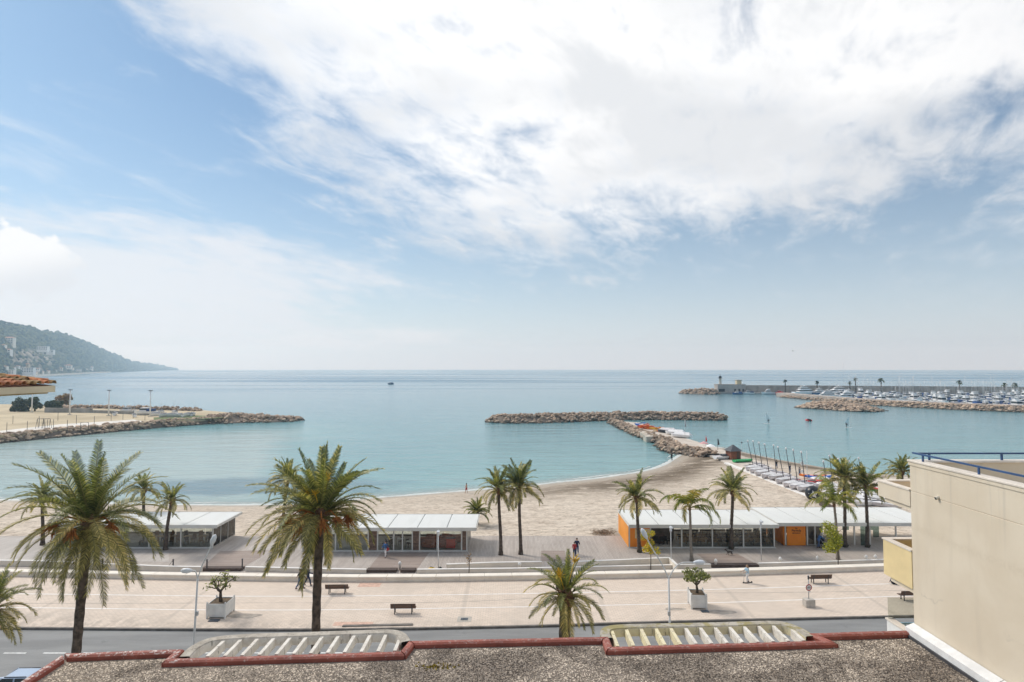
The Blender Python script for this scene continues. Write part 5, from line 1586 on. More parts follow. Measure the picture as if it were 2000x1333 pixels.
G_ = 'palms on the boardwalk'
for i, (bx, by, cx, cy, sc, key, lab, nm) in enumerate((
        (978, 1084, 974, 957, 0.88, 'deck', 'slender deck palm, left of the close pair beside the middle pavilion', 1.0),
        (1017, 1083, 1014, 951, 1.0, 'deck', 'slender deck palm, right of the close pair beside the middle pavilion', 1.0),
        (1249, 1079, 1243, 972, 0.98, 'deck', 'slender palm standing against the orange corner of the restaurant pavilion', 1.1),
        (1428, 1073, 1431, 960, 0.92, 'deck', 'slender palm in front of the glazed middle of the orange restaurant pavilion', 1.0),
        (1651, 1069, 1648, 935, 1.0, 'deck', 'tall deck palm behind the yellow green sapling at right', 1.1),
        (1694, 1069, 1691, 950, 0.96, 'deck', 'rightmost deck palm with a bare dark trunk by the glass screens', 1.0),
        (83, 1065, 83, 975, 0.88, 'deck', 'small palm behind the big left date palm, on its left', 0.9),
        (281, 1040, 281, 956, 0.78, 'deck', 'small palm behind the left pavilion roof, first right of the big left palm', 0.9),
        (323, 1074, 335, 978, 0.72, 'deck', 'small leaning palm in front of the left pavilion glass', 0.9),
        (553, 1022, 562, 938, 1.0, 'deck', 'palm half hidden behind the dense middle date palm, on the beach side', 1.0))):
    b0 = at(bx, by, Z_DECK); D = b0.y
    palm(b0, atd(cx, cy, D), key, 0.20, 0.16, lab, group=G_, seed=20 + i, scale=sc * 1.16, ball=0.27, n_mul=nm * 0.85)
b0 = at(930, 1024, -1.3); palm(b0, atd(931, 1001, b0.y), 'deck_small', 0.26, 0.24, 'low bushy palm with a short trunk at the right end of the middle pavilion', group=G_, seed=41, ball=0.3, scale=1.1)
b0 = at(1760, 985, Z_QUAY); palm(b0, atd(1762, 921, b0.y), 'deck', 0.24, 0.2, 'dark palm partly hidden behind the corner of the beige building', group=G_, seed=42, ball=0.3, scale=1.15)
for i, (bx, by, cx, cy, lab) in enumerate(((1351, 1096, 1347, 992, 'queen palm with pale trunk and few drooping yellow green fronds'), (1637, 1093, 1629, 985, 'queen palm with drooping fronds in front of the two rightmost deck palms'))):
    b0 = at(bx, by, Z_DECK)
    palm(b0, atd(cx, cy, b0.y), 'queen', 0.16, 0.12, lab, group='queen palms', seed=60 + i, scale=1.3, ball=0.15, bark=BARKG, name='queen_palm', boots=False)
# dark fringe of cut fronds round some palm feet
ft = MB()
for _ in range(60):
    a = rnd.uniform(0, 6.28); q = Vector((math.cos(a), math.sin(a), 0)) * rnd.uniform(0.12, 0.4); ft.tube([q * 0.5, q + Vector((0, 0, rnd.uniform(0.1, 0.35)))], [0.04, 0.012], 3)
ftm = ft.mesh('foot_shrub', M('dark_foot_leaves', (0.035, 0.05, 0.02), 0.9, 0.4, 5))
for (bx, by), lab in (((1249, 1079), 'dark tuft round the foot of the palm at the orange corner'), ((1428, 1073), 'dark tuft round the foot of the palm before the restaurant glass'), ((1651, 1069), 'dark tuft round the foot of the tall palm behind the sapling'), ((1694, 1069), 'dark tuft round the foot of the rightmost deck palm')):
    tag(link('foot_shrub', ftm, None, at(bx, by, Z_DECK)), lab, 'plant', 'tufts round palm feet')


# ---------------------------------------------------------------- small trees and shrubs
def leaf_blob(b, c, r, n, s, rr, sq=(1, 1, 1)):
    for _ in range(n):
        d = Vector((rr.gauss(0, 1), rr.gauss(0, 1), rr.gauss(0, 1))); d.normalize(); d *= rr.random() ** 0.45
        q = Vector(c) + Vector((d.x * r * sq[0], d.y * r * sq[1], d.z * r * sq[2]))
        e = Vector((rr.gauss(0, 1), rr.gauss(0, 1), rr.gauss(0, 0.6))).normalized(); f = e.orthogonal().normalized() * s * 0.32; e = e * s * 0.6
        b.add([q - e, q + f, q + e, q - f], [(0, 1, 2, 3)])


LF_Y = leaf_mat('yellow_green_leaves', (0.30, 0.32, 0.035), (0.62, 0.53, 0.07), (0.60, 0.36, 0.05), trans=0.45)
LF_P = leaf_mat('pale_green_leaves', (0.13, 0.16, 0.055), (0.32, 0.32, 0.13), (0.42, 0.38, 0.16))
LF_R = leaf_mat('reddish_leaves', (0.22, 0.10, 0.06), (0.34, 0.22, 0.09))
LF_D = leaf_mat('dark_green_leaves', (0.03, 0.05, 0.022), (0.075, 0.095, 0.04), orand=0.2, trans=0.15)
TWIG = M('brown_twig', (0.10, 0.075, 0.055), 0.9, 0.3, 5)
for i, (bx, by, top, cr, n, lf, lab, key) in enumerate(((1271, 1108, 1040, 0.9, 800, LF_Y, 'young yellow green tree in front of the orange pavilion corner', 0), (1637, 1103, 1028, 1.5, 1500, LF_Y, 'young yellow tree in front of the queen palm at right', 0), (916, 1118, 1078, 0.42, 60, LF_R, 'spindly sapling with few reddish leaves behind the promenade wall', 1))):
    b0 = at(bx, by, Z_DECK + 0.3); D = b0.y; H = (by - top) * D / F; rr = random.Random(80 + i)
    t = empty('sapling', b0, 0, lab, 'young tree', 'saplings on the boardwalk')
    b = MB(); b.tube([(0, 0, -0.3), (0.03, 0, H * 0.45), (0, 0, H * 0.85)], [0.05, 0.04, 0.02], 6)
    for k in range(9):
        a = rr.uniform(0, 6.28); z = H * rr.uniform(0.4, 0.8); e = Vector((math.cos(a) * cr * 0.7, math.sin(a) * cr * 0.7, z + cr * rr.uniform(0.3, 0.8))); b.tube([(0, 0, z), e], [0.02, 0.008], 4)
    b.build('trunk', TWIG, t)
    b = MB()
    for k in range(11 if not key else 14):
        a = rr.uniform(0, 6.28); rad = cr * rr.uniform(0.1, 0.75); z = H * (0.68 if not key else 0.6) + rr.uniform(-0.28, 0.26) * H
        leaf_blob(b, (math.cos(a) * rad, math.sin(a) * rad, z), cr * rr.uniform(0.32, 0.55), n // 11, 0.20 if not key else 0.12, rr)
    b.build('crown', lf, t)


def planter(px, py, rz, w, dpt, h, seed, lab, slab, dirn, lcount):
    p = at(px, py, 0); rr = random.Random(seed)
    r = empty('planter', p, rz, lab, 'planter')
    for nm, args in (('front_panel', (-w / 2, w / 2, -dpt / 2, -dpt / 2 + 0.05, 0.10, h)), ('back_panel', (-w / 2, w / 2, dpt / 2 - 0.05, dpt / 2, 0.10, h)), ('side_panel', (-w / 2, -w / 2 + 0.05, -dpt / 2 + 0.052, dpt / 2 - 0.052, 0.10, h)), ('side_panel', (w / 2 - 0.05, w / 2, -dpt / 2 + 0.052, dpt / 2 - 0.052, 0.10, h))):
        b = MB(); b.box(*args); o = bevel(b.build(nm, WHITE, r), 0.008)
        x0, x1, y0, y1, z0, z1 = args; b = MB()
        n = 7
        for k in range(n):      # upright boards standing a little proud of the panel
            if nm.startswith(('front', 'back')):
                a0, a1 = x0 + 0.06 + (x1 - x0 - 0.12) * k / n, x0 + 0.06 + (x1 - x0 - 0.12) * (k + 0.88) / n
                yy = (y0 - 0.012, y0 + 0.002) if nm.startswith('front') else (y1 - 0.002, y1 + 0.012); q = (a0, a1, yy[0], yy[1], z0 + 0.08, z1 - 0.10)
            else:
                a0, a1 = y0 + 0.04 + (y1 - y0 - 0.08) * k / n, y0 + 0.04 + (y1 - y0 - 0.08) * (k + 0.88) / n
                xx = (x0 - 0.012, x0 + 0.002) if x0 < 0 else (x1 - 0.002, x1 + 0.012); q = (xx[0], xx[1], a0, a1, z0 + 0.08, z1 - 0.10)
            bb = MB(); bb.box(*q); bb.build('board', WHITE, o)
    for sx in (-1, 1):
        for sy in (-1, 1):
            b = MB(); b.box(sx * w / 2 - 0.06, sx * w / 2 + 0.06, sy * dpt / 2 - 0.06, sy * dpt / 2 + 0.06, 0, h + 0.04); b.ball((sx * w / 2, sy * dpt / 2, h + 0.10), 0.065, 8, 5); b.build('corner_post', WHITE, r)
    b = MB(); b.box(-w / 2 + 0.051, w / 2 - 0.051, -dpt / 2 + 0.051, dpt / 2 - 0.051, h - 0.25, h - 0.06); b.build('soil', M('potting_soil', (0.13, 0.09, 0.055), 0.95, 0.4, 6, 0.5, 30), r)
    s = empty('shrub', p + Vector((0, 0, h - 0.06)), rr.uniform(0, 6), slab, 'shrub')
    b, lb = MB(), MB()
    def grow(q, d, L, rad, lev):
        e = q + d * L; b.tube([q, q.lerp(e, 0.5) + Vector((rr.uniform(-.05, .05), rr.uniform(-.05, .05), 0)), e], [rad, rad * 0.85, rad * 0.65], 5)
        if lev == 0:
            leaf_blob(lb, e, 0.22, lcount, 0.17, rr); return
        for k in range(3 if lev < 3 else 4):
            a = 6.28 * (k + rr.random() * 0.6) / (3 if lev < 3 else 4); sp = 1.05 if lev == 3 else 0.7
            nd = (d * 0.9 + Vector((math.cos(a) * sp, math.sin(a) * sp, 0.05))).normalized(); grow(e, nd, L * rr.uniform(0.62, 0.85), rad * 0.62, lev - 1)
    grow(Vector((0, 0, -0.05)), Vector((0.05, 0, 1)), 0.62, 0.11, 3)
    b.build('branches', TWIG, s); lb.build('foliage', LF_P, s); s.scale = (dirn, dirn, dirn * 0.95)


planter(431, 1201, 0.0, 1.42, 1.55, 1.12, 5, 'white boarded planter box beside the left street lamp', 'bare branched shrub with pale leaves in the left white planter', 1.4, 5)
planter(1362, 1184, -0.10, 1.18, 1.45, 1.12, 9, 'white boarded planter box right of the right street lamp', 'leafy rounded shrub growing in the right white planter', 1.2, 20)

# trees and hedges under the tiled roof, on the left spit
for i, (px, py, w, h, lf, lab) in enumerate(((20, 806, 30, 26, LF_D, 'dark green tree mass at the left end of the spit, under the tiled roof'), (48, 805, 26, 30, LF_D, 'tall dark green tree left of the white mast base on the spit'), (80, 806, 24, 20, LF_D, 'dark bush right of the first floodlight mast, under the roof corner'), (95, 806, 14, 22, LF_D, 'dark rounded bush at the right end of the tree clump on the spit'), (8, 806, 20, 18, LF_D, 'dark bush at the far left edge behind the sports field'), (85, 798, 30, 24, LF_R, 'brown bare tree behind the bushes under the roof corner'))):
    p = at(px, py, zL) + Vector((0, 14 if lf is LF_R else 6, 0)); k = p.y / F; rr = random.Random(120 + i)
    t = empty('tree', p, 0, lab, 'tree', 'trees on the left spit')
    W, H = w * k / 2, h * k
    b = MB(); b.tube([(0, 0, 0), (0.2, 0, H * 0.6)], [0.4, 0.2], 6); b.build('trunk', TWIG, t)
    b = MB()
    for q in range(16): leaf_blob(b, (rr.uniform(-1, 1) * W * 0.75, rr.uniform(-1, 1) * W * 0.5, H * rr.uniform(0.2, 0.88)), W * rr.uniform(0.3, 0.5), 90, 0.85, rr)
    b.build('crown', lf, t)
# palms along the marina quay
mp = {}
for i, (px, py, top, s) in enumerate(((1526, 770, 745, 1), (1587, 771, 747, 0.95), (1650, 772, 748, 0.9), (1661, 772, 741, 1.0), (1710, 773, 743, 1.35), (1860, 775, 747, 1.15), (1946, 777, 752, 1.1), (1966, 777, 752, 1.2))):
    b0 = at(px, py, Z_SEA); b0.z = -1.0; D = b0.y - 8; p = Vector((b0.x, D, -1.0)); c = atd(px, top, D)
    lab = ('marina palm just right of the red boat', 'marina palm behind the first white yacht', 'marina palm at the foot of the tallest mast', 'marina palm right of the tallest mast', 'largest marina palm, left of the crowded boats', 'marina palm alone above the middle of the wall', 'left palm of the pair at the right end of the sea wall', 'right palm of the pair at the right end of the sea wall')[i]
    t = empty('quay_palm', p, 0, lab, 'palm tree', 'palms along the marina quay')
    h = c.z - p.z; b = MB(); b.tube([(0, 0, 0), (0, 0, h)], [0.5, 0.38], 6); b.build('trunk', BARK, t)
    b = MB(); rr = random.Random(i)
    for k in range(34):
        a = rr.uniform(0, 6.28); e = rr.uniform(-0.5, 1.4); d = Vector((math.cos(a) * math.cos(e), math.sin(a) * math.cos(e), math.sin(e))); q = Vector((0, 0, h)); s_ = s * 0.8; m1 = q + d * 1.7 * s_; m2 = m1 + Vector((d.x, d.y, d.z - 1.0)) * 1.3 * s_
        sd_ = d.cross(Vector((0, 0, 1))).normalized() * 0.45 * s
        b.add([q - sd_ * 0.3, q + sd_ * 0.3, m1 + sd_, m2, m1 - sd_], [(0, 1, 2, 4), (4, 2, 3)])
    b.build('crown', LF_D, t)
# ---------------------------------------------------------------- promenade wall and boardwalk fittings
WALLC = M('cream_wall_stone', (0.83, 0.755, 0.65), 0.8, 0.08, 0.8, 0.15, 20)
pw = empty('promenade_wall', wall_w[len(wall_w) // 2], 0, 'low cream parapet wall dividing the promenade from the boardwalk', 'wall')
wo = pw.location.copy()
for i in range(0, len(wall_w) - 1):
    a, c_ = wall_w[i] - wo, wall_w[i + 1] - wo
    d = (c_ - a).normalized()
    b = MB(); b.beam(a + Vector((0, 0.30, -0.33)), c_ + Vector((0, 0.30, -0.33)) - d * 0.015, 0.6, 1.34); b.build('wall_block', WALLC, pw)
    b = MB(); b.beam(a + Vector((0, 0.32, 0.41)), c_ + Vector((0, 0.32, 0.41)) - d * 0.02, 0.80, 0.14); bevel(b.build('coping', M('cream_coping', (0.82, 0.75, 0.65), 0.75, 0.06, 0.8) if i == 0 else bpy.data.materials['cream_coping'], pw), 0.05, 3)

WW = M('white_rail_paint', (0.82, 0.79, 0.75), 0.6, 0.06, 1.0)


def low_wall(name, pts, h, w, lab, cat='wall', z=Z_DECK, mat=WALLC, cap=WW, h1=None):
    P = [at(x, y, z + h) for x, y in pts]; o_ = P[0].copy(); o_.z = z
    r = empty(name, o_, 0, lab, cat)
    for i in range(len(P) - 1):
        a, c_ = P[i] - o_, P[i + 1] - o_
        b = MB(); b.beam(a + Vector((0, 0, -h / 2)), c_ + Vector((0, 0, -h / 2)), w, h); b.build('wall_block', mat, r)
        b = MB(); b.beam(a + Vector((0, 0, 0.03)), c_ + Vector((0, 0, 0.03)), w + 0.08, 0.06); b.build('coping', cap, r)
    return r


low_wall('ramp_wall', [(872, 1103), (960, 1099.5), (1058, 1098)], 0.55, 0.18, 'white topped ramp wall left of the walking couple on the boardwalk')
low_wall('ramp_wall', [(1120, 1098), (1220, 1094), (1308, 1090)], 0.75, 0.18, 'white topped ramp wall below the orange pavilion corner')
low_wall('ramp_wall', [(1308, 1091), (1323, 1105)], 0.75, 0.18, 'short return wall joining the ramp wall beside the slim lamp')
low_wall('ramp_wall', [(-60, 1095), (60, 1096), (200, 1102), (330, 1107), (395, 1108)], 0.5, 0.18, 'long white topped ramp wall behind the big left palm')
low_wall('kerb_wall', [(480, 1108), (600, 1111), (715, 1113)], 0.35, 0.2, 'white low kerb wall between the left and middle steps')
low_wall('kerb_wall', [(815, 1113), (900, 1112), (1000, 1111), (1100, 1109), (1300, 1104.5), (1388, 1103)], 0.35, 0.2, 'white low kerb wall along the middle of the promenade wall')
low_wall('kerb_wall', [(1482, 1101), (1600, 1098), (1720, 1094), (1830, 1090)], 0.35, 0.2, 'white low kerb wall at right below the saplings')
STEP = M('step_boards', (0.085, 0.06, 0.05), 0.8, 0.25, 4.0)
for x0, x1, y, lab in ((396, 474, 1110, 'dark wooden step in front of the left pale boards'), (717, 775, 1113, 'dark wooden step left of the white post at the middle'), (783, 812, 1113, 'dark wooden step right of the white post at the middle'), (1388, 1480, 1103.5, 'dark wooden step below the dog at right')):
    p0, p1 = at(x0, y, Z_DECK + 0.2), at(x1, y, Z_DECK + 0.2); L = p1.x - p0.x
    s = empty('steps', (p0.x, p0.y, Z_DECK), math.atan2(p1.y - p0.y, p1.x - p0.x), lab, 'steps')
    for k in range(3):
        b = MB(); b.box(0, L, -0.35 + 0.30 * k, -0.07 + 0.30 * k, 0.0, 0.24 + 0.02 * (2 - k)); b.build('tread', STEP, s)
for i, (px, py) in enumerate(((338, 1113), (404, 1113.5), (473, 1112), (200, 1112), (255, 1112))):
    p = at(px, py, Z_DECK + 0.1); b = MB(); b.box(-0.05, 0.05, -0.05, 0.05, 0, 1.0); b.box(-0.07, 0.07, -0.07, 0.07, 1.0, 1.05)
    if i == 0: b.beam((-0.03, 0, 0.95), (-0.75, 0.2, 0.05), 0.03, 0.03)
    tag(b.build('handrail_post', DARKM, loc=p), ('dark leaning handrail post left of the left steps', 'dark handrail post at the left end of the left steps', 'dark handrail post at the right end of the left steps', 'dark handrail post just right of the big left palm trunk', 'dark handrail post half way between the palm trunk and the left steps')[i], 'post', 'handrail posts by the left steps')
bm_ = MB(); bm_.lathe([(0.12, 0), (0.12, 0.5), (0.17, 0.55), (0.17, 0.7), (0.05, 0.85)], 8); bmesh_ = bm_.mesh('bollard', WW)
for px, py, lab in ((781, 1113, 'white squat bollard between the middle dark steps'), (1398, 1108, 'white bollard at the left of the dark steps at right'), (1524, 1104, 'white bollard at right, left of the sapling'), (1597, 1102, 'white bollard right of the sapling at right'), (1692, 1100, 'white bollard, left of the last pair near the beige building'), (1710, 1099.5, 'white bollard, right of the last pair near the beige building'), (1015, 1114, 'white bollard below the gap between ramp walls')):
    tag(link('bollard', bmesh_, None, at(px, py, Z_DECK)), lab, 'bollard', 'white bollards along the kerb wall')

# ---- benches
def bench_parts():
    r = empty('bench', (0, 0, 0))
    for k in range(4): b = MB(); b.box(-1.0, 1.0, -0.26 + 0.125 * k, -0.155 + 0.125 * k, 0.43, 0.475); bevel(b.build('seat_slat', WOODD, r), 0.008)
    for k in range(3): b = MB(); b.box(-1.0, 1.0, 0.25 + 0.03 * k, 0.29 + 0.03 * k, 0.52 + 0.12 * k, 0.62 + 0.12 * k); bevel(b.build('back_slat', WOODD, r), 0.008)
    for s in (-1, 1):
        b = MB(); b.beam((s * 0.68, 0.22, 0), (s * 0.68, 0.20, 0.43), 0.06, 0.06); b.beam((s * 0.68, -0.2, 0), (s * 0.68, -0.18, 0.43), 0.06, 0.06); b.beam((s * 0.68, -0.24, 0.405), (s * 0.68, 0.24, 0.405), 0.05, 0.05); b.beam((s * 0.68, 0.22, 0.40), (s * 0.68, 0.36, 0.86), 0.05, 0.06); b.build('leg', DARKM, r)
    return r


bn = bench_parts()
for i, (px, py, rz, lab) in enumerate(((659, 1159, 0.03, 'dark wooden bench right of the middle palm trunk near the walking pair'), (788, 1198, 0.03, 'dark wooden bench standing alone nearest the kerb at centre'), (1601, 1139, 0.05, 'dark wooden bench behind the round sign at right'), (1778, 1172, 0.05, 'dark wooden bench half hidden by the beige building'))):
    o = bn if i == 0 else copy_tree(bn); o.location = at(px, py, 0); o.rotation_euler = (0, 0, math.pi + rz); tag(o, lab, 'bench', 'benches on the promenade')

# ---- street lamps
def arm(root, pts, r0, name='arm'):
    b = MB(); b.tube(spline([Vector(p) for p in pts], 6), r0, 8); b.build(name, POLE, root)


LAMPW = M('lamp_shell', (0.66, 0.69, 0.73), 0.4, 0.05, 1.0)
def lamp_head(root, p, d, s=1.0):
    b = MB(); d = Vector(d).normalized(); p = Vector(p); P = [p + d * t * s for t in (0, 0.15, 0.4, 0.7, 0.85)]
    b.tube(P, [0.06 * s, 0.13 * s, 0.19 * s, 0.16 * s, 0.05 * s], 10); b.build('lamp_head', LAMPW, root)


def street_lamp(base_px, D, split, hi, lo, lab):
    B = pb(base_px, D); B.z = 0
    r = empty('street_lamp', B, 0, lab, 'street lamp', 'double arm street lamps')
    sp, h, l = atd(*split, D) - B, atd(*hi, D) - B, atd(*lo, D) - B
    b = MB(); b.tube([(0, 0, 0), sp * 0.5, sp], [0.075, 0.06, 0.05], 10); b.build('pole', POLE, r)
    b = MB(); b.lathe([(0.2, 0), (0.2, 0.25), (0.12, 0.35)], 10); b.build('base', GREYM, r)
    arm(r, [sp, sp.lerp(h, 0.35) + Vector((0, 0, 0.1)), sp.lerp(h, 0.7), h], 0.036)
    arm(r, [sp, Vector((sp.x, sp.y, 0)) * 0.75 + Vector((l.x, l.y, 0)) * 0.25 + Vector((0, 0, sp.z + (l.z - sp.z) * 0.65)), l * 0.55 + sp * 0.45 + Vector((0, 0, (l.z - sp.z) * 0.42)), l], 0.036)
    lamp_head(r, h, (h - sp) + Vector((0, 0, 0)), 0.8); lamp_head(r, l, (l.x - sp.x, 0, 0), 0.8)
    b = MB(); b.box(sp.x - 0.07, sp.x + 0.07, sp.y - 0.07, sp.y + 0.07, sp.z * 0.72, sp.z * 0.75); b.build('bracket', GREYM, r)


street_lamp(382, 36, (386, 1130), (412, 1066), (376, 1115), 'pale double arm street lamp at left with its upper head over the promenade')
street_lamp(1307, 36, (1306, 1130), (1264, 1053), (1354, 1099), 'pale double arm street lamp at right in front of the right planter')
# thin guy wires hanging across the promenade
for px, py, lab in ((856, 1115, 'slim boardwalk lamp in front of the middle pavilion'), (1311, 1107, 'slim boardwalk lamp in front of the restaurant glass'), (1487, 1095, 'slim boardwalk lamp between the two orange pavilions')):
    p = at(px, py, Z_DECK); r = empty('boardwalk_lamp', p, 0, lab, 'street lamp', 'slim lamps on the boardwalk')
    h = p.y * (py - (py - 78)) / F
    b = MB(); b.tube([(0, 0, 0), (0, 0, h)], [0.05, 0.04], 8); b.build('pole', POLE, r)
    b = MB(); b.box(-0.14, 0.14, -0.42, 0.10, h - 0.25, h - 0.10); bevel(b.build('lamp_head', LAMPW, r), 0.03, 2)
    b = MB(); b.box(-0.10, 0.10, -0.06, 0.06, h - 0.6, h - 0.3); b.build('bracket', LAMPW, r)

# ---- sign on a concrete block
p = at(1580, 1185, 0); sg = empty('road_sign', p, 0.1, 'round cycling ban sign on a concrete block foot beside the right bench', 'road sign')
b = MB(); b.box(-0.40, 0.40, -0.30, 0.30, 0, 0.62); bevel(b.build('concrete_foot', M('block_concrete', (0.50, 0.46, 0.41), 0.9, 0.15, 3.0, 0.3, 20), sg), 0.02)
b = MB(); b.tube([(0, 0, 0.62), (0, 0, 2.55)], 0.035, 8); b.build('post', GREYM, sg)
def disc(r0, r1, y, z, mat, name, n=24):
    b = MB(); vs = [(r * math.cos(2 * math.pi * k / n), y, z + r * math.sin(2 * math.pi * k / n)) for r in (r0, r1) for k in range(n)]
    b.add(vs, [(k, (k + 1) % n, n + (k + 1) % n, n + k) for k in range(n)]) if r0 > 0 else b.add(vs[n:], [tuple(range(n))])
    return b.build(name, mat, sg)
disc(0, 0.26, -0.045, 1.55, WHITE, 'sign_face'); disc(0.20, 0.27, -0.05, 1.55, M('sign_red', (0.45, 0.02, 0.03), 0.4, 0.05), 'sign_border')
b = MB()
for cx in (-0.08, 0.08): b.tube([(cx + 0.055 * math.cos(t * 0.524), -0.056, 1.53 + 0.055 * math.sin(t * 0.524)) for t in range(13)], 0.009, 4, caps=False)
b.tube([(-0.08, -0.056, 1.53), (-0.02, -0.056, 1.62), (0.06, -0.056, 1.62), (0.08, -0.056, 1.53)], 0.009, 4, sm=False); b.build('bicycle_symbol', BLACK, sg)
b = MB(); b.box(-0.10, 0.16, -0.05, -0.036, 1.16, 1.26); b.build('sub_plate', WHITE, sg)
b = MB(); b.box(-0.05, 0.05, -0.05, 0.05, 2.2, 2.5); b.build('finial', DARKM, sg)

# drain cover
p = at(907, 1210, 0); g = empty('drain_cover', p, 0, 'dark square drain cover with a pale frame set in the promenade', 'drain cover')
b = MB(); b.box(-0.55, 0.55, -0.5, 0.5, 0.0, 0.012); b.build('frame', M('drain_frame', (0.45, 0.41, 0.36), 0.9, 0.1), g)
b = MB(); b.box(-0.28, 0.28, -0.22, 0.22, 0.012, 0.03); b.build('grate', M('blue_grey_iron', (0.07, 0.085, 0.10), 0.6, 0.3, 6), g)
b = MB(); b.box(-0.1, 0.1, -0.06, 0.06, 0.03, 0.036); b.build('lid', BLACK, g)
p = at(418, 1213, 0); b = MB(); b.box(-0.4, 0.4, -0.2, 0.2, 0, 0.05)
tag(b.build('iron_cover', M('blue_grey_iron2', (0.06, 0.075, 0.095), 0.6, 0.3, 6), loc=p), 'dark iron cover on the paving in front of the left planter', 'cover')
p = at(1377, 1195, 0); b = MB(); b.box(-0.3, 0.3, -0.2, 0.2, 0, 0.05)
tag(b.build('iron_cover', bpy.data.materials['blue_grey_iron2'], loc=p), 'dark iron cover on the paving right of the right planter', 'cover')
# broken grate along the kerb
p0, p1 = at(668, 1225, 0), at(806, 1221, 0); b = MB()
b.beam(p0 + Vector((0, 0.12, 0.03)), p1 + Vector((0, 0.02, 0.03)), 0.28, 0.06); tag(b.build('kerb_grate', KSTONE), 'dark raised strip along the kerb below the single bench', 'grate')

# ---------------------------------------------------------------- pavilions
ALU = M('beige_aluminium', (0.66, 0.645, 0.60), 0.45, 0.06, 1.0)
ROOFW = bpy.data.materials.new('white_roof_canvas'); ROOFW.use_nodes = True
def _roofw():
    nt = ROOFW.node_tree; p = nt.nodes['Principled BSDF']; o = nt.nodes['Material Output']; t = nt.nodes.new('ShaderNodeBsdfTranslucent'); mx = nt.nodes.new('ShaderNodeMixShader'); g = nt.nodes.new('ShaderNodeNewGeometry')
    c = mix(nt, noise(nt, mapping(nt, g.outputs['Position'], scale=(1.2, 0.2, 1)), 1.0, 5, 0.65).smooth(0.45, 0.75) * 0.6, (0.90, 0.91, 0.89), (0.78, 0.79, 0.76)); put(nt, p.inputs['Base Color'], c); p.inputs['Roughness'].default_value = 0.55
    t.inputs[0].default_value = (0.90, 0.89, 0.85, 1); mx.inputs[0].default_value = 0.25
    nt.links.new(p.outputs[0], mx.inputs[1]); nt.links.new(t.outputs[0], mx.inputs[2]); nt.links.new(mx.outputs[0], o.inputs[0])
_roofw()
GUT = M('grey_gutter', (0.34, 0.34, 0.33), 0.5, 0.1, 1.0)
ORANGE = M('orange_cladding', (0.93, 0.27, 0.02), 0.5, 0.08, 0.7)
ORANGE_SUNLIT = M('sunlit_orange_cladding', (0.88, 0.33, 0.04), 0.5, 0.10, 0.4)  # same orange made paler: sunlight on the left side wall put into the colour
PFLOOR = M('pavilion_floor', (0.46, 0.41, 0.36), 0.7, 0.15, 2.0)
SLATW = M('slatted_timber', (0.20, 0.13, 0.095), 0.75, 0.25, 5.0, orand=0.25)
PG = glass_mat('pavilion_glass', (0.90, 0.93, 0.92), 1.0, 0.97)
INW = M('inner_partition', (0.20, 0.17, 0.15), 0.8, 0.3, 1.0)
ZR_ = 2.62     # eaves above the deck


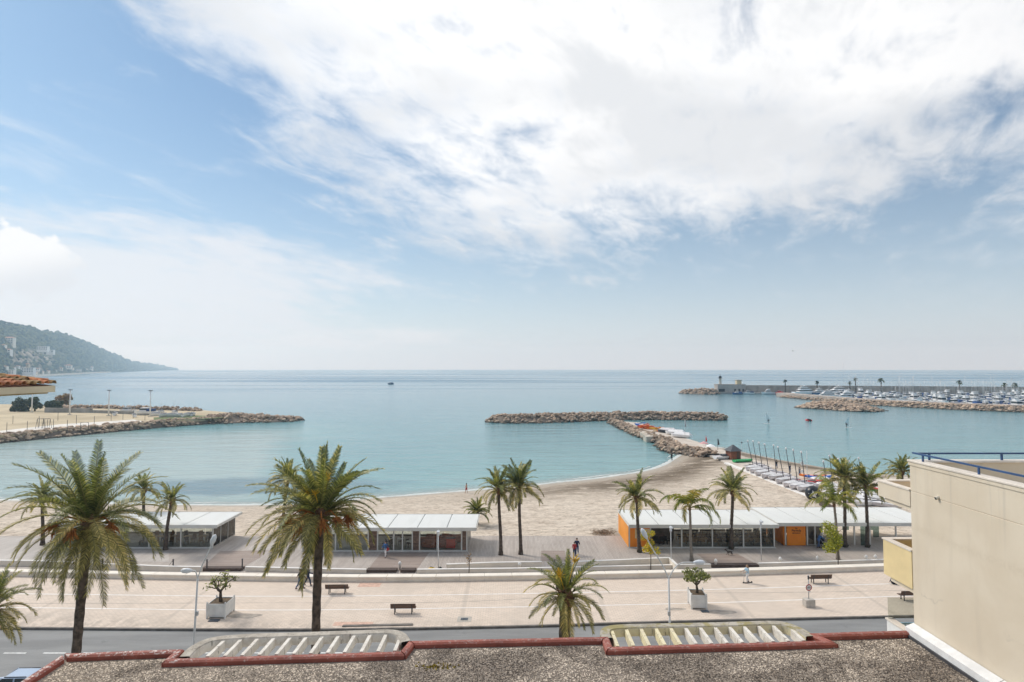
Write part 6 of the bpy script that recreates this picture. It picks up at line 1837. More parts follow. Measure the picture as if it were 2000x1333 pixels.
def pavilion(x0, x1, y0, dep, bays, label, gaps=(), name='beach_pavilion', ov=(0.25, 0.35), fr=0.55, post=None, glassed=(), slats=(), side=True, floor=True, back=True):
    r = empty(name, (x0, y0, Z_DECK), 0, label, 'pavilion')
    W = x1 - x0
    if floor:
        b = MB(); b.box(-0.1, W + 0.1, -0.1, dep, 0, 0.10); b.build('floor', PFLOOR, r)
        b = MB(); b.box(-0.12, W + 0.12, -0.16, -0.102, 0.0, 0.12); b.build('sill', ALU, r)
    n = bays
    for k in range(n):
        a, c_ = -ov[0] + (W + sum(ov)) * k / n, -ov[0] + (W + sum(ov)) * (k + 1) / n
        b = MB(); b.box(a + 0.06, c_ - 0.06, -fr, dep + 0.2, ZR_ + 0.05, ZR_ + 0.14); b.build('roof_panel', ROOFW, r)
        if k: b = MB(); b.box(a - 0.055, a + 0.055, -fr + 0.02, dep + 0.18, ZR_ + 0.0, ZR_ + 0.09); b.build('gutter', GUT, r)
    b = MB(); b.box(-ov[0], W + ov[1], -fr - 0.09, -fr - 0.005, ZR_ - 0.22, ZR_ + 0.16); b.build('fascia', ALU, r)
    b = MB(); b.box(-ov[0], W + ov[1], dep + 0.205, dep + 0.28, ZR_ - 0.10, ZR_ + 0.16); b.build('rear_fascia', GUT, r)
    for s, x in ((0, -ov[0] - 0.06), (1, W + ov[1] + 0.002)):
        b = MB(); b.box(x, x + 0.058, -fr - 0.09, dep + 0.28, ZR_ - 0.12, ZR_ + 0.155); b.build('edge_beam', ALU, r)
    for x in (post or [W * k / n for k in range(n + 1)]):
        b = MB(); b.box(x - 0.07, x + 0.07, -0.07, 0.07, 0.10, ZR_); b.build('post', ALU, r)
    b = MB(); b.box(0, W, -0.05, 0.05, ZR_ - 0.24, ZR_ - 0.0); b.build('lintel', ALU, r)
    for a, c_ in glassed:
        b = MB(); b.box(a + 0.08, c_ - 0.08, -0.012, 0.012, 0.14, ZR_ - 0.245); b.build('glass_pane', PG, r)
        b = MB(); b.box(a + 0.08, c_ - 0.08, -0.03, 0.03, 0.101, 0.14); b.build('glass_rail', ALU, r)
    for a, c_ in slats:
        b = MB(); b.box(a + 0.04, c_ - 0.04, 0.0, 0.05, 0.12, ZR_ - 0.25); o = b.build('slatted_panel', SLATW, r)
        for q in range(11): bb = MB(); bb.box(a + 0.04, c_ - 0.04, -0.035, -0.002, 0.13 + q * 0.203, 0.13 + q * 0.203 + 0.18); bb.build('slat', SLATW, o)
    if side:
        for x in (0.0, W):
            for q in range(3):
                y_a, y_b = dep * q / 3, dep * (q + 1) / 3
                b = MB(); b.box(x - 0.012, x + 0.012, y_a + 0.07, y_b - 0.04, 0.14, ZR_ - 0.14); b.build('side_glass', PG, r)
                b = MB(); b.box(x - 0.05, x + 0.05, y_b - 0.04, y_b + 0.04, 0.10, ZR_); b.build('side_post', ALU, r)
    if back:
        for q in range(n):
            a, c_ = W * q / n, W * (q + 1) / n
            b = MB(); b.box(a + 0.05, c_ - 0.05, dep - 0.03, dep, 0.12, 0.40); b.build('back_panel', INW, r)
            b = MB(); b.box(a + 0.05, c_ - 0.05, dep - 0.02, dep - 0.005, 0.41, ZR_ - 0.05); b.build('back_glass', PG, r)
    return r


def wx(px, D): return (px - 1000.0) / F * D
D1 = at(422, 1071, Z_DECK).y
xl, xr = wx(118, D1), wx(423, D1)
W = xr - xl
pavilion(xl, xr, D1, 5.6, 5, 'left glass walled pavilion with a flat white roof behind the big left palm', glassed=[(W * k / 5, W * (k + 1) / 5) for k in range(5)], ov=(0.3, 0.75))
D2 = at(880, 1077, Z_DECK).y
xl2, xr2 = wx(597, D2), wx(913, D2); W2 = xr2 - xl2
u = lambda px: wx(px, D2) - xl2
pavilion(xl2, xr2, D2, 5.6, 6, 'middle pavilion with flat white roof and brown slatted panels', glassed=[(u(603), u(660)), (u(660), u(723)), (u(741), u(772)), (u(772), u(789)), (u(789), u(808)), (u(822), u(853)), (u(860), u(903))],
         slats=[(u(723), u(740)), (u(808), u(822)), (u(903), u(915))], post=[0, u(660), u(723), u(741), u(772), u(789), u(808), u(822), u(856), u(903), W2], ov=(0.3, 1.1))
D3 = at(1300, 1070.5, Z_DECK).y
xl3, xr3 = wx(1226, D3), wx(1506, D3); W3 = xr3 - xl3
u3 = lambda px: wx(px, D3) - xl3
r3 = pavilion(xl3, xr3, D3, 6.6, 5, 'long restaurant pavilion with a flat white roof and orange left end', glassed=[(u3(1327), u3(1386)), (u3(1386), u3(1446)), (u3(1446), u3(1504))], post=[0, u3(1267), u3(1327), u3(1386), u3(1446), W3 - 0.05], ov=(0.1, 0.25), side=False)
b = MB(); b.box(-0.09, -0.01, 0.0, 6.6, 0.05, ZR_ - 0.13); o = b.build('orange_side_wall', ORANGE_SUNLIT, r3)
for k in range(12): bb = MB(); bb.box(-0.115, -0.09, 0.05 + k * 0.545, 0.05 + k * 0.545 + 0.50, 0.07, ZR_ - 0.15); bb.build('cladding_board', ORANGE_SUNLIT, o)
b = MB(); b.box(0.08, u3(1267) - 0.08, -0.03, 0.04, 0.12, ZR_ - 0.25); o = b.build('orange_front_wall', ORANGE, r3)
for k in range(7): bb = MB(); w_ = (u3(1267) - 0.16) / 7; bb.box(0.08 + k * w_, 0.08 + (k + 0.93) * w_, -0.055, -0.031, 0.13, ZR_ - 0.26); bb.build('cladding_board', ORANGE, o)
for q in range(3):
    b = MB(); b.box(W3 - 0.012, W3 + 0.012, 2.2 * q + 0.07, 2.2 * q + 2.1, 0.14, ZR_ - 0.14); b.build('side_glass', PG, r3)
b = MB(); b.box(u3(1270), u3(1325), 3.0, 3.1, 0.1, ZR_ - 0.1); b.build('bar_wall', INW, r3)
b = MB(); b.box(u3(1268), u3(1300), 1.4, 1.9, 0.1, 1.15); b.build('bar_counter', WOODD, r3)


def text(body, size, parent, loc, mat, rot=(math.pi / 2, 0, 0), name='lettering'):
    c = bpy.data.curves.new(name, 'FONT'); c.body = body; c.size = size; c.extrude = 0.004; c.align_x = 'CENTER'; c.align_y = 'CENTER'; c.materials.append(mat); c.offset = 0.006
    t = bpy.data.objects.new(name + '_curve', c); C.objects.link(t)
    me = bpy.data.meshes.new_from_object(t.evaluated_get(bpy.context.evaluated_depsgraph_get())); C.objects.unlink(t); bpy.data.objects.remove(t)
    me.materials.clear(); me.materials.append(mat)
    return link(name, me, parent, loc, rot)


INK = M('sign_ink', (0.03, 0.015, 0.012), 0.6, 0.1)
SIGNC = M('cream_sign_board', (0.74, 0.56, 0.30), 0.6, 0.06, 2)
b = MB(); b.box(u3(1237), u3(1265.5), -0.10, -0.06, 1.10, 2.15); o = b.build('sign_board', SIGNC, r3)
sx = (u3(1237) + u3(1265.5)) / 2
text('PLAGE', 0.34, o, (sx, -0.108, 1.88), INK); text('Bar', 0.30, o, (sx, -0.108, 1.55), INK); text('SNACK', 0.20, o, (sx, -0.108, 1.25), INK)

D4 = at(1560, 1066.5, Z_DECK).y
xl4, xr4 = wx(1511, D4), wx(1812, D4); W4 = xr4 - xl4
u4 = lambda px: wx(px, D4) - xl4
r4 = pavilion(xl4, xr4, D4, 7.2, 6, 'rightmost pavilion with an orange cabin, glass screens and flat white roof', glassed=[(u4(1570), u4(1584)), (u4(1584), u4(1597))], post=[u4(1527), u4(1569), u4(1584), u4(1598), u4(1660), u4(1690), u4(1740), W4], ov=(0.15, 0.2), side=False, back=False, floor=False)
b = MB(); b.box(u4(1530), u4(1566), -0.02, 0.04, 0.05, ZR_ - 0.25); o = b.build('orange_cabin', ORANGE, r4)
w_ = (u4(1566) - u4(1530)) / 9
for k in range(9): bb = MB(); bb.box(u4(1530) + k * w_, u4(1530) + (k + 0.9) * w_, -0.05, -0.021, 0.06, ZR_ - 0.26); bb.build('cladding_board', ORANGE, o)
b = MB(); b.box(u4(1524.5), u4(1526), 0.06, 5.6, 0.02, ZR_ - 0.13); o2 = b.build('orange_side_wall', ORANGE, r4)
for k in range(9): bb = MB(); bb.box(u4(1524.5) - 0.03, u4(1524.5) - 0.002, 0.08 + k * 0.61, 0.08 + k * 0.61 + 0.55, 0.04, ZR_ - 0.15); bb.build('cladding_board', ORANGE, o2)
b = MB(); b.box(u4(1530), u4(1598), 5.55, 5.62, 0.02, ZR_ - 0.13); b.build('cabin_back', ORANGE, r4)
b = MB(); b.box(u4(1600) - 0.1, u4(1600), 0.1, 5.5, 0.02, ZR_ - 0.13); b.build('cabin_side', INW, r4)
tx = u4(1548)
text('La', 0.26, o, (tx, -0.058, 2.02), INK); text('Pergola', 0.36, o, (tx, -0.058, 1.76), INK); text('RESTAURANT', 0.15, o, (tx, -0.058, 1.46), INK)
for a, c_, yy in ((1637, 1657, 6.8), (1672, 1686, 0.0), (1697, 1711, 6.8), (1730, 1742, 3.5), (1748, 1762, 6.8), (1600, 1616, 6.8)):
    b = MB(); b.box(u4(a), u4(c_), yy - 0.012, yy + 0.012, 0.05, ZR_ - 0.3); b.build('glass_screen', glass_mat('greenish_screen', (0.62, 0.74, 0.72), 1.0, 0.75) if a == 1637 else bpy.data.materials['greenish_screen'], r4)

# ---- furniture behind the glass: stacked chairs on tables
CHW = M('rattan_brown', (0.27, 0.16, 0.085), 0.8, 0.3, 6, orand=0.35); CHD = M('dark_rattan', (0.045, 0.035, 0.03), 0.8, 0.3, 6, orand=0.3)
TBL = M('table_wood', (0.48, 0.32, 0.17), 0.6, 0.2, 4, orand=0.2); REDC = M('red_cushion', (0.85, 0.07, 0.035), 0.7, 0.15, 4); BROWNC = M('brick_red_seat', (0.42, 0.15, 0.09), 0.8, 0.2, 4, orand=0.25); WHT = M('white_cloth', (0.75, 0.74, 0.72), 0.8, 0.05)


def chair_mesh(mat):
    b = MB(); b.box(-0.22, 0.22, -0.22, 0.22, 0.42, 0.47); b.box(-0.22, 0.22, 0.18, 0.22, 0.47, 0.88)
    for x in (-0.19, 0.19):
        for y in (-0.19, 0.19): b.box(x - 0.02, x + 0.02, y - 0.02, y + 0.02, 0, 0.42)
        b.box(x - 0.02, x + 0.02, -0.2, 0.2, 0.62, 0.65)
    return b.mesh('chair', mat)


def table_mesh(mat):
    b = MB(); b.box(-0.45, 0.45, -0.38, 0.38, 0.70, 0.74)
    for x in (-0.38, 0.38): b.beam((x, -0.3, 0), (x, 0.1, 0.7), 0.05, 0.05); b.beam((x, 0.3, 0), (x, -0.1, 0.7), 0.05, 0.05)
    return b.mesh('table', mat)


def sofa_mesh(mat):
    b = MB(); b.box(-0.7, 0.7, -0.35, 0.35, 0.1, 0.42); b.box(-0.7, 0.7, 0.2, 0.38, 0.42, 0.85); b.box(-0.75, -0.55, -0.35, 0.35, 0.1, 0.62); b.box(0.55, 0.75, -0.35, 0.35, 0.1, 0.62); return b.mesh('sofa', mat)


chB, chD, tb, tbw, sf = chair_mesh(CHW), chair_mesh(CHD), table_mesh(TBL), table_mesh(WHT), sofa_mesh(BROWNC)
fr_ = random.Random(31)


def put_at(name, me, x, y, z, rz, lab, cat, grp, flip=False):
    return tag(link(name, me, None, (x, y, Z_DECK + 0.10 + z), (math.pi if flip else 0, 0, rz)), lab, cat, grp)


for i in range(17):
    x = xl3 + u3(1334) + (u3(1498) - u3(1334)) * i / 16
    for j in range(2):
        y = D3 + 1.0 + 1.5 * j + fr_.uniform(-0.15, 0.15)
        if i % 2 == 0: put_at('table', tb, x, y, 0, fr_.uniform(-0.1, 0.1), 'wooden table under upturned chairs behind the restaurant glass', 'table', 'tables in the restaurant pavilion')
        put_at('chair', chB if fr_.random() < 0.65 else chD, x + fr_.uniform(-.06, .06), y, 0.74 + 0.47, fr_.uniform(-0.4, 0.4), 'rattan chair stacked upside down on a table behind the restaurant glass', 'chair', 'upturned chairs in the restaurant pavilion', True)
        if i % 2: put_at('chair', chD, x, y - 0.2, 0, fr_.uniform(-0.5, 0.5), 'dark rattan chair standing between tables behind the restaurant glass', 'chair', 'standing chairs in the restaurant pavilion')
for i in range(5):
    put_at('chair', chD, xl3 + u3(1275) + i * 0.5, D3 + 1.0 + 0.2 * (i % 2), 0, fr_.uniform(-1, 1), 'dark chair in the open bar bay beside the orange wall', 'chair', 'chairs in the open bar bay')
for px, k in ((750, 0), (757, 1), (764, 0), (780, 1), (797, 0)):
    put_at('chair', chD, xl2 + u(px), D2 + 1.2 + 0.9 * k, 0, fr_.uniform(-1, 1), 'black chair inside the left glass bays of the middle pavilion', 'chair', 'black chairs in the middle pavilion')
for px, yy in ((760, 2.4), (779, 2.2), (800, 1.2)):
    put_at('table', tbw, xl2 + u(px), D2 + yy, 0, 0.2, 'white table inside the left glass bays of the middle pavilion', 'table', 'white tables in the middle pavilion')
for px, yy in ((828, 2.0), (838, 3.3), (848, 2.2), (868, 3.4), (878, 2.2), (893, 3.2), (870, 1.0), (838, 1.0)):
    put_at('sofa', sf, xl2 + u(px), D2 + yy, 0, fr_.uniform(-0.6, 0.6), 'brick red sofa in the right glass bays of the middle pavilion', 'sofa', 'sofas in the middle pavilion')
b = MB(); b.box(-0.5, 0.5, -0.25, 0.25, 0.1, 1.15); bevel(b.build('bar_front', REDC), 0.06, 2)
o = bpy.data.objects['bar_front']; rb = empty('red_cabinet', (xl2 + u(881), D2 + 0.7, Z_DECK + 0.1), 0, 'bright red cabinet right behind the glass of the middle pavilion', 'cabinet'); o.parent = rb; o.name = 'cabinet_body'
b = MB(); b.box(-0.55, 0.55, -0.3, 0.3, 1.16, 1.20); b.build('top', WOODD, rb)
for i in range(20):
    put_at('chair', chB if i % 3 else chD, xl + W * 0.50 + W * 0.48 * (i % 10) / 10 + 0.3, D1 + 1.0 + 1.6 * (i // 10), 0.3 * (i % 2), fr_.uniform(-1, 1), 'rattan chair stored behind the glass of the left pavilion', 'chair', 'chairs in the left pavilion')
for i in range(5):
    put_at('table', tb, xl + W * 0.52 + W * 0.45 * i / 5, D1 + 2.0, 0, 0, 'wooden table stored behind the glass of the left pavilion', 'table', 'tables in the left pavilion')

# small things lying about on the boardwalk
p = at(843, 1117, Z_DECK); b = MB(); b.ball((0, 0, 0.22), 0.32, 10, 6, 0, (1.4, 0.7, 0.7)); b.tube([(-0.3, 0, 0.3), (-0.1, 0, 0.5), (0.2, 0, 0.42)], 0.03, 5, 1)
tag(b.build('bag', [YELL, BLACK], loc=p), 'bright yellow bag lying at the end of the ramp wall', 'bag')
p = at(860, 1116, Z_DECK); b = MB(); b.ball((0, 0, 0.2), 0.24, 8, 6, 0, (0.8, 0.7, 1.1)); b.ball((0, -0.12, 0.14), 0.12, 8, 5, 0); b.tube([(-0.1, 0.12, 0.1), (-0.1, 0.16, 0.4)], 0.03, 5, 0)
tag(b.build('rucksack', BLACK, loc=p), 'black rucksack beside the yellow bag', 'rucksack')
# sand heap and beach things
p = at(1180, 1042, -1.2); b = MB(); rr = random.Random(3)
for _ in range(260): q = Vector((rr.gauss(0, 0.8), rr.gauss(0, 0.55), rr.uniform(0, 0.3))); b.tube([q, q + Vector((rr.gauss(0, 0.35), rr.gauss(0, 0.35), rr.uniform(-0.02, 0.12)))], [0.035, 0.01], 3)
tag(b.build('driftwood_heap', M('driftwood', (0.30, 0.22, 0.15), 0.9, 0.35, 5), loc=p), 'low brown heap of driftwood and weed on the sand left of the orange pavilion', 'heap', kind='thing')

# ---------------------------------------------------------------- sailing base on the quay
hut = empty('wooden_hut', at(1432, 897, Z_QUAY), 0.25, 'small brown wooden hut with dark pyramid roof on the quay', 'hut')
b = MB(); b.box(-1.25, 1.25, -1.1, 1.1, 0, 2.0); b.build('wall', M('hut_boards', (0.24, 0.085, 0.045), 0.8, 0.25, 4.0), hut)
for k in range(9): bb = MB(); bb.box(-1.27, 1.27, -1.13, -1.102, 0.03 + 0.22 * k, 0.03 + 0.22 * k + 0.2); bb.build('board', bpy.data.materials['hut_boards'], hut)
b = MB(); b.add([(-1.6, -1.45, 1.95), (1.6, -1.45, 1.95), (1.6, 1.45, 1.95), (-1.6, 1.45, 1.95), (0, 0, 3.4)], [(0, 1, 4), (1, 2, 4), (2, 3, 4), (3, 0, 4), (0, 3, 2, 1)]); b.build('roof', M('slate_roof', (0.11, 0.115, 0.125), 0.8, 0.2, 3), hut)
b = MB(); b.box(0.2, 1.0, -1.15, -1.131, 0.1, 1.8); b.build('door', WOODD, hut)
# white path edge beside the sand
E0 = [at(x, y, Z_QUAY + 0.1) for x, y in ((1418, 905), (1470, 926), (1525, 949), (1576, 970), (1590, 976))]
pe = empty('path_edge', E0[0], 0, 'white concrete edge of the quay running along the sand', 'kerb')
for i in range(len(E0) - 1):
    for k in range(3):
        a, c_ = E0[i].lerp(E0[i + 1], k / 3) - E0[0], E0[i].lerp(E0[i + 1], (k + 1) / 3) - E0[0]
        b = MB(); b.beam(a, c_ - (c_ - a).normalized() * 0.03, 0.9, 0.3); b.build('kerb_stone', WW, pe)


def catamaran(mast, lean):
    b = MB()
    for s in (-1, 1):
        vs = []; st = [(-2.4, 0.10, 0.55), (-1.2, 0.18, 0.6), (0.8, 0.18, 0.62), (2.1, 0.08, 0.68), (2.4, 0.01, 0.70)]
        for y, w, h in st: vs += [(s * 1.05 - w, y, h), (s * 1.05, y, 0.18 + (0.2 if y > 2 else 0)), (s * 1.05 + w, y, h)]
        fs = []
        for i in range(4):
            for k in range(3): fs.append((i * 3 + k, (i + 1) * 3 + k, (i + 1) * 3 + (k + 1) % 3, i * 3 + (k + 1) % 3))
        b.add(vs, fs + [(0, 1, 2)], 0)
    b.box(-1.0, 1.0, -1.6, 0.8, 0.66, 0.70, 1)
    b.tube([(-1.1, 0.8, 0.7), (1.1, 0.8, 0.7)], 0.06, 6, 2); b.tube([(-1.1, -1.6, 0.7), (1.1, -1.6, 0.7)], 0.06, 6, 2)
    b.tube([(0, -1.5, 0.8), (0, 0.6, 1.0)], 0.16, 6, 1)
    b.tube([(0, 0.8, 0.7), lean + Vector((0, 0.8, mast))], [0.07, 0.05], 6, 3)
    t = lean + Vector((0, 0.8, mast)); b.ball(t, 0.17, 6, 5, 0)
    b.tube([t, (-1.05, 2.0, 0.7)], 0.012, 3, 3); b.tube([t, (1.05, 2.0, 0.7)], 0.012, 3, 3)
    return b


COVER = M('boat_cover_white', (0.86, 0.83, 0.82), 0.7, 0.08, 1.5, orand=0.1); COVG = M('boat_cover_grey', (0.70, 0.66, 0.66), 0.8, 0.15, 1.5, orand=0.1)
CATM = [COVER, COVG, SPARD, SPARD]
MASTS = [(1475.5, 911, 1465, 864), (1484, 915.5, 1475.5, 865), (1494, 920.5, 1487, 868), (1507, 926, 1498.5, 871), (1521.5, 929, 1516, 873.5), (1535.5, 936, 1524.5, 877), (1550, 943, 1540.5, 880), (1563, 947, 1554.5, 883), (1578, 951, 1570.5, 887)]
for i, (bx, by, tx_, ty) in enumerate(MASTS):
    p = at(bx, by + 3, Z_QUAY); D = p.y; hgt = D * (by - ty) / F + 0.6
    top = atd(tx_, ty, D)
    b = catamaran(hgt, Vector((0, 0, 0)))
    rz = 0.55
    lean = Vector((top.x - p.x, 0, 0)); lean.rotate(Matrix.Rotation(-rz - math.pi / 2, 3, 'Z'))
    b = catamaran(hgt, lean)
    o = b.build('catamaran', CATM, loc=p, rz=rz + math.pi / 2)
    tag(o, '%s white covered catamaran with leaning mast in the quayside row, counted from the hut' % ('nearest', 'second', 'third', 'fourth', 'fifth', 'sixth', 'seventh', 'eighth', 'ninth')[i], 'catamaran', 'catamarans parked along the quay')
    # dinghy under a pale cover in front of each
    q = at(bx - 8, by + 10, Z_QUAY); bb = MB(); hull(bb, 4.0, 1.5, 0.6, 0, draft=0.0); bb.add([(-0.75, -1.9, 0.62), (0.75, -1.9, 0.62), (0.6, 1.3, 0.72), (-0.6, 1.3, 0.72), (0, -1.5, 0.95), (0, 1.2, 0.98)], [(0, 1, 4), (1, 2, 5, 4), (2, 3, 5), (3, 0, 4, 5)], 1)
    o = bb.build('dinghy', [COVG, COVER, COVG, COVG, COVG, COVG], loc=q + Vector((0, 0, 0.3)), rz=rz + math.pi / 2 + 0.1)
    tag(o, '%s pale covered dinghy along the sand edge, counted from the hut' % ('nearest', 'second', 'third', 'fourth', 'fifth', 'sixth', 'seventh', 'eighth', 'ninth')[i], 'dinghy', 'covered dinghies along the quay edge')
for i, (tx_, ty, L) in enumerate(((1613, 903, 30), (1625, 892, 48), (1637, 896, 50), (1642, 898, 50), (1663, 902, 60), (1682, 896, 60))):
    D = 104.0 + i; top = atd(tx_, ty, D); p = Vector((top.x + 0.5, D, Z_QUAY)); hgt = top.z - Z_QUAY
    o = catamaran(hgt, Vector((-0.5, 0, 0))).build('catamaran', CATM, loc=p, rz=0.0)
    tag(o, ('catamaran whose mast tip is leftmost behind the right palms', 'catamaran with the second mast tip behind the right palms', 'catamaran with the third mast tip behind the right palms', 'catamaran with the fourth mast tip behind the right palms', 'catamaran with the fifth mast tip behind the right palms', 'catamaran whose white mast tip is rightmost behind the right palms')[i], 'catamaran', 'catamarans behind the right palms')


def kayak(L=4.0, W=0.75):
    b = MB(); n = 9; vs = []
    for i in range(n):
        t = i / (n - 1); w = max(0.03, math.sin(math.pi * t) ** 0.7 * W / 2); lift = 0.12 * (2 * t - 1) ** 2
        y = -L / 2 + L * t; vs += [(-w, y, 0.22 + lift), (-w * 0.6, y, 0.02 + lift), (w * 0.6, y, 0.02 + lift), (w, y, 0.22 + lift), (0, y, 0.30 + lift)]
    fs = [(i * 5 + k, (i + 1) * 5 + k, (i + 1) * 5 + (k + 1) % 5, i * 5 + (k + 1) % 5) for i in range(n - 1) for k in range(5)]
    b.add(vs, fs, 0, False); b.box(-0.2, 0.2, -0.7, -0.1, 0.28, 0.31, 1); b.box(-0.17, 0.17, 0.5, 0.8, 0.28, 0.31, 1); return b


KM = {k: kayak().mesh('kayak', [m, BLACK]) for k, m in (('orange', ORNG), ('yellow', YELL), ('blue', BLUP), ('green', GRNP), ('red', REDP))}
kk = random.Random(12)
for col, n, px, py, sp, lab in (('blue', 5, 1251, 834, 1.6, 'blue kayak in the pile at the outer end of the jetty'), ('red', 4, 1262, 837, 1.3, 'red kayak between the blue and orange piles on the jetty'), ('orange', 8, 1267, 838.5, 1.9, 'orange kayak in the left pile on the jetty'), ('yellow', 4, 1285, 842, 1.3, 'yellow kayak in the right pile on the jetty'), ('orange', 7, 1290, 843.5, 1.7, 'orange kayak in the right pile on the jetty')):
    p = at(px, py, Z_QUAY)
    for i in range(n):
        o = link('kayak', KM[col], None, p + Vector((kk.uniform(-sp, sp), kk.uniform(-2.2, 2.2), 0.02 + 0.42 * (i % 3) + 0.1)), (kk.uniform(-0.25, 0.25), kk.uniform(-0.1, 0.1), 1.2 + kk.uniform(-0.5, 0.5)))
        tag(o, lab, 'kayak', '%s kayaks %s' % (col, 'right pile' if px > 1280 else 'left pile'))
for i, (px, py, k, lab) in enumerate(((1302, 846, 2, 'dark covered boat behind the kayak piles on the jetty'), (1318, 850, 1, 'white covered boat left of the jetty flagpole'), (1330, 855.5, 1, 'white covered boat at the foot of the jetty flagpole'))):
    bb = MB(); hull(bb, 6.5, 2.2, 0.9, 0, draft=0.0); bb.add([(-1.1, -3.2, 0.9), (1.1, -3.2, 0.9), (0.9, 2.2, 1.0), (-0.9, 2.2, 1.0), (0, -2.6, 1.7), (0, 1.8, 1.6)], [(0, 1, 4), (1, 2, 5, 4), (2, 3, 5), (3, 0, 4, 5)], 1)
    tag(bb.build('covered_boat', [HULLD if k == 2 else HULLW, COVER if k == 1 else COVG, COVG, COVG, COVG, COVG], loc=at(px, py, Z_QUAY) + Vector((0, 0, 0.1)), rz=0.9), lab, 'boat')
for i, (px, py, top, col, lab) in enumerate(((1338, 858, 820, WHITE, 'tall thin flagpole with a hanging flag on the jetty'), (1378, 872, 852, REDP, 'red furled flag on a pole over the jetty'), (1402, 880, 857, DARKM, 'dark furled sail standing on the quay left of the hut'))):
    p = at(px, py, Z_QUAY); h = p.y * (py - top) / F; r = empty('flagpole', p, 0, lab, 'flagpole')
    b = MB(); b.tube([(0, 0, 0), (0, 0, h)], 0.05, 6); b.build('pole', POLE if i < 2 else DARKM, r)
    b = MB(); w_ = 0.35; y0_ = h * (0.62 if i == 0 else 0.45); b.add([(0.05, 0, h * 0.97), (w_, 0.05, h * 0.8), (w_ * 1.3, -0.05, y0_), (0.1, 0.03, y0_ + 0.1)], [(0, 1, 2, 3)]); b.tube([(0.12, 0, y0_), (0.16, 0.02, h * 0.96)], [0.16, 0.08], 6); b.build('flag', (GREYM, REDP, DARKM)[i], r)
for i, (px, py, col, lab) in enumerate(((1375, 880, 'pink', 'pink parasol over a table on the jetty'), (1388, 886, 'white', 'white parasol left of the hut'),)):
    p = at(px, py, Z_QUAY); r = empty('parasol', p, 0, lab, 'parasol')
    b = MB(); b.tube([(0, 0, 0), (0, 0, 2.2)], 0.03, 6); b.build('pole', POLE, r)
    b = MB(); b.lathe([(1.2, 1.75), (0.7, 2.05), (0.04, 2.3)], 8, sm=False); b.build('canopy', M('pink_canvas', (0.68, 0.36, 0.36), 0.8, 0.1) if i == 0 else COVER, r)
bb = MB(); hull(bb, 5.0, 1.9, 0.7, 0, draft=0.0); bb.box(-0.5, 0.5, -0.6, 0.6, 0.7, 1.1, 1)
tag(bb.build('beached_boat', [HULLW, HULLD, HULLD, HULLD, HULLD, COVG], loc=at(1414, 897, Z_QUAY) + Vector((0, 0, 0.05)), rz=-1.3), 'white beached boat with dark gear at the left of the hut', 'boat')
bb = MB(); hull(bb, 5.0, 1.4, 0.5, 0, draft=0.0)
tag(bb.build('rowing_boat', [GRNP] * 6, loc=at(1452, 903, Z_QUAY) + Vector((0, 0, 0.05)), rz=-1.3), 'green boat upturned beside the hut at the head of the catamaran row', 'boat')
# boats and boards on the right part of the quay, behind the palms
rb_ = random.Random(17)
for i, (px, py, k, lab) in enumerate(((1588, 936, 'orange', 'orange kayak behind the left of the right palms'), (1598, 938, 'blue', 'blue kayak lying left of the tall deck palm'), (1583, 947, 'red', 'red hull beside the black ball'), (1712, 966, 'green', 'green kayak, upper of the two below the upper balcony'), (1722, 969, 'green', 'green kayak, lower of the two below the upper balcony'), (1728, 963, 'red', 'red kayak under the upper balcony'))):
    o = link('kayak', KM[k], None, at(px, py, Z_QUAY) + Vector((0, 0, 0.3)), (0, 0, rb_.uniform(1.0, 1.6))); o.scale = (1.6, 1.2, 1.6); tag(o, lab, 'kayak')
for i, (px, py) in enumerate(((1612, 955), (1632, 958), (1660, 962), (1672, 970), (1690, 974), (1704, 979), (1720, 982), (1738, 984), (1668, 983), (1690, 990), (1755, 990), (1650, 974), (1720, 992), (1600, 944))):
    bb = MB(); hull(bb, 4.3, 1.7, 0.65, 0, draft=0.0); bb.add([(-0.8, -2.0, 0.66), (0.8, -2.0, 0.66), (0.7, 1.4, 0.74), (-0.7, 1.4, 0.74), (0, -1.5, 1.0), (0, 1.2, 1.05)], [(0, 1, 4), (1, 2, 5, 4), (2, 3, 5), (3, 0, 4, 5)], 1)
    if i % 3 == 0: bb.tube([(-1.4, -1.8, 0.9), (1.2, 2.4, 1.1)], 0.07, 5, 2)
    tag(bb.build('dinghy', [HULLW if i % 4 else COVG, COVER, SPARD, SPARD, SPARD, COVG], loc=at(px, py, Z_QUAY) + Vector((0, 0, 0.15)), rz=rb_.uniform(0.9, 1.9)), 'pale dinghy under a cover on the crowded quay behind the right palms', 'dinghy', 'dinghies behind the right palms')
NAVY = M('navy_cloth', (0.012, 0.018, 0.07), 0.9, 0.2, 4.0)
p = at(1757, 990, Z_QUAY); r = empty('sail_store', p, 0, 'navy blue cloth covered rack on the quay under the upper balcony', 'covered rack')
b = MB(); n = 10; vs = []
for k in range(n + 1):
    x = -1.3 + 2.6 * k / n; h = 1.35 + 0.25 * math.sin(k * 1.3) - 0.03 * (k - 3) ** 2 * 0.5
    vs += [(x, -0.55, 0.05), (x, -0.45, h * 0.9), (x, 0.0, h), (x, 0.5, 0.05)]
b.add(vs, [(k * 4 + j, (k + 1) * 4 + j, (k + 1) * 4 + j + 1, k * 4 + j + 1) for k in range(n) for j in range(3)], 0, True); b.build('cover', NAVY, r)
b = MB(); b.tube([(-1.35, 0, 0), (-1.35, 0, 1.6)], 0.04, 6); b.tube([(1.35, 0, 0), (1.35, 0, 1.3)], 0.04, 6); b.build('rack_frame', POLE, r)
p = at(1753, 1140, 0); r = empty('covered_scooter', p, 0.3, 'navy covered scooter parked on the promenade under the yellow balcony', 'scooter')
b = MB(); vs = []
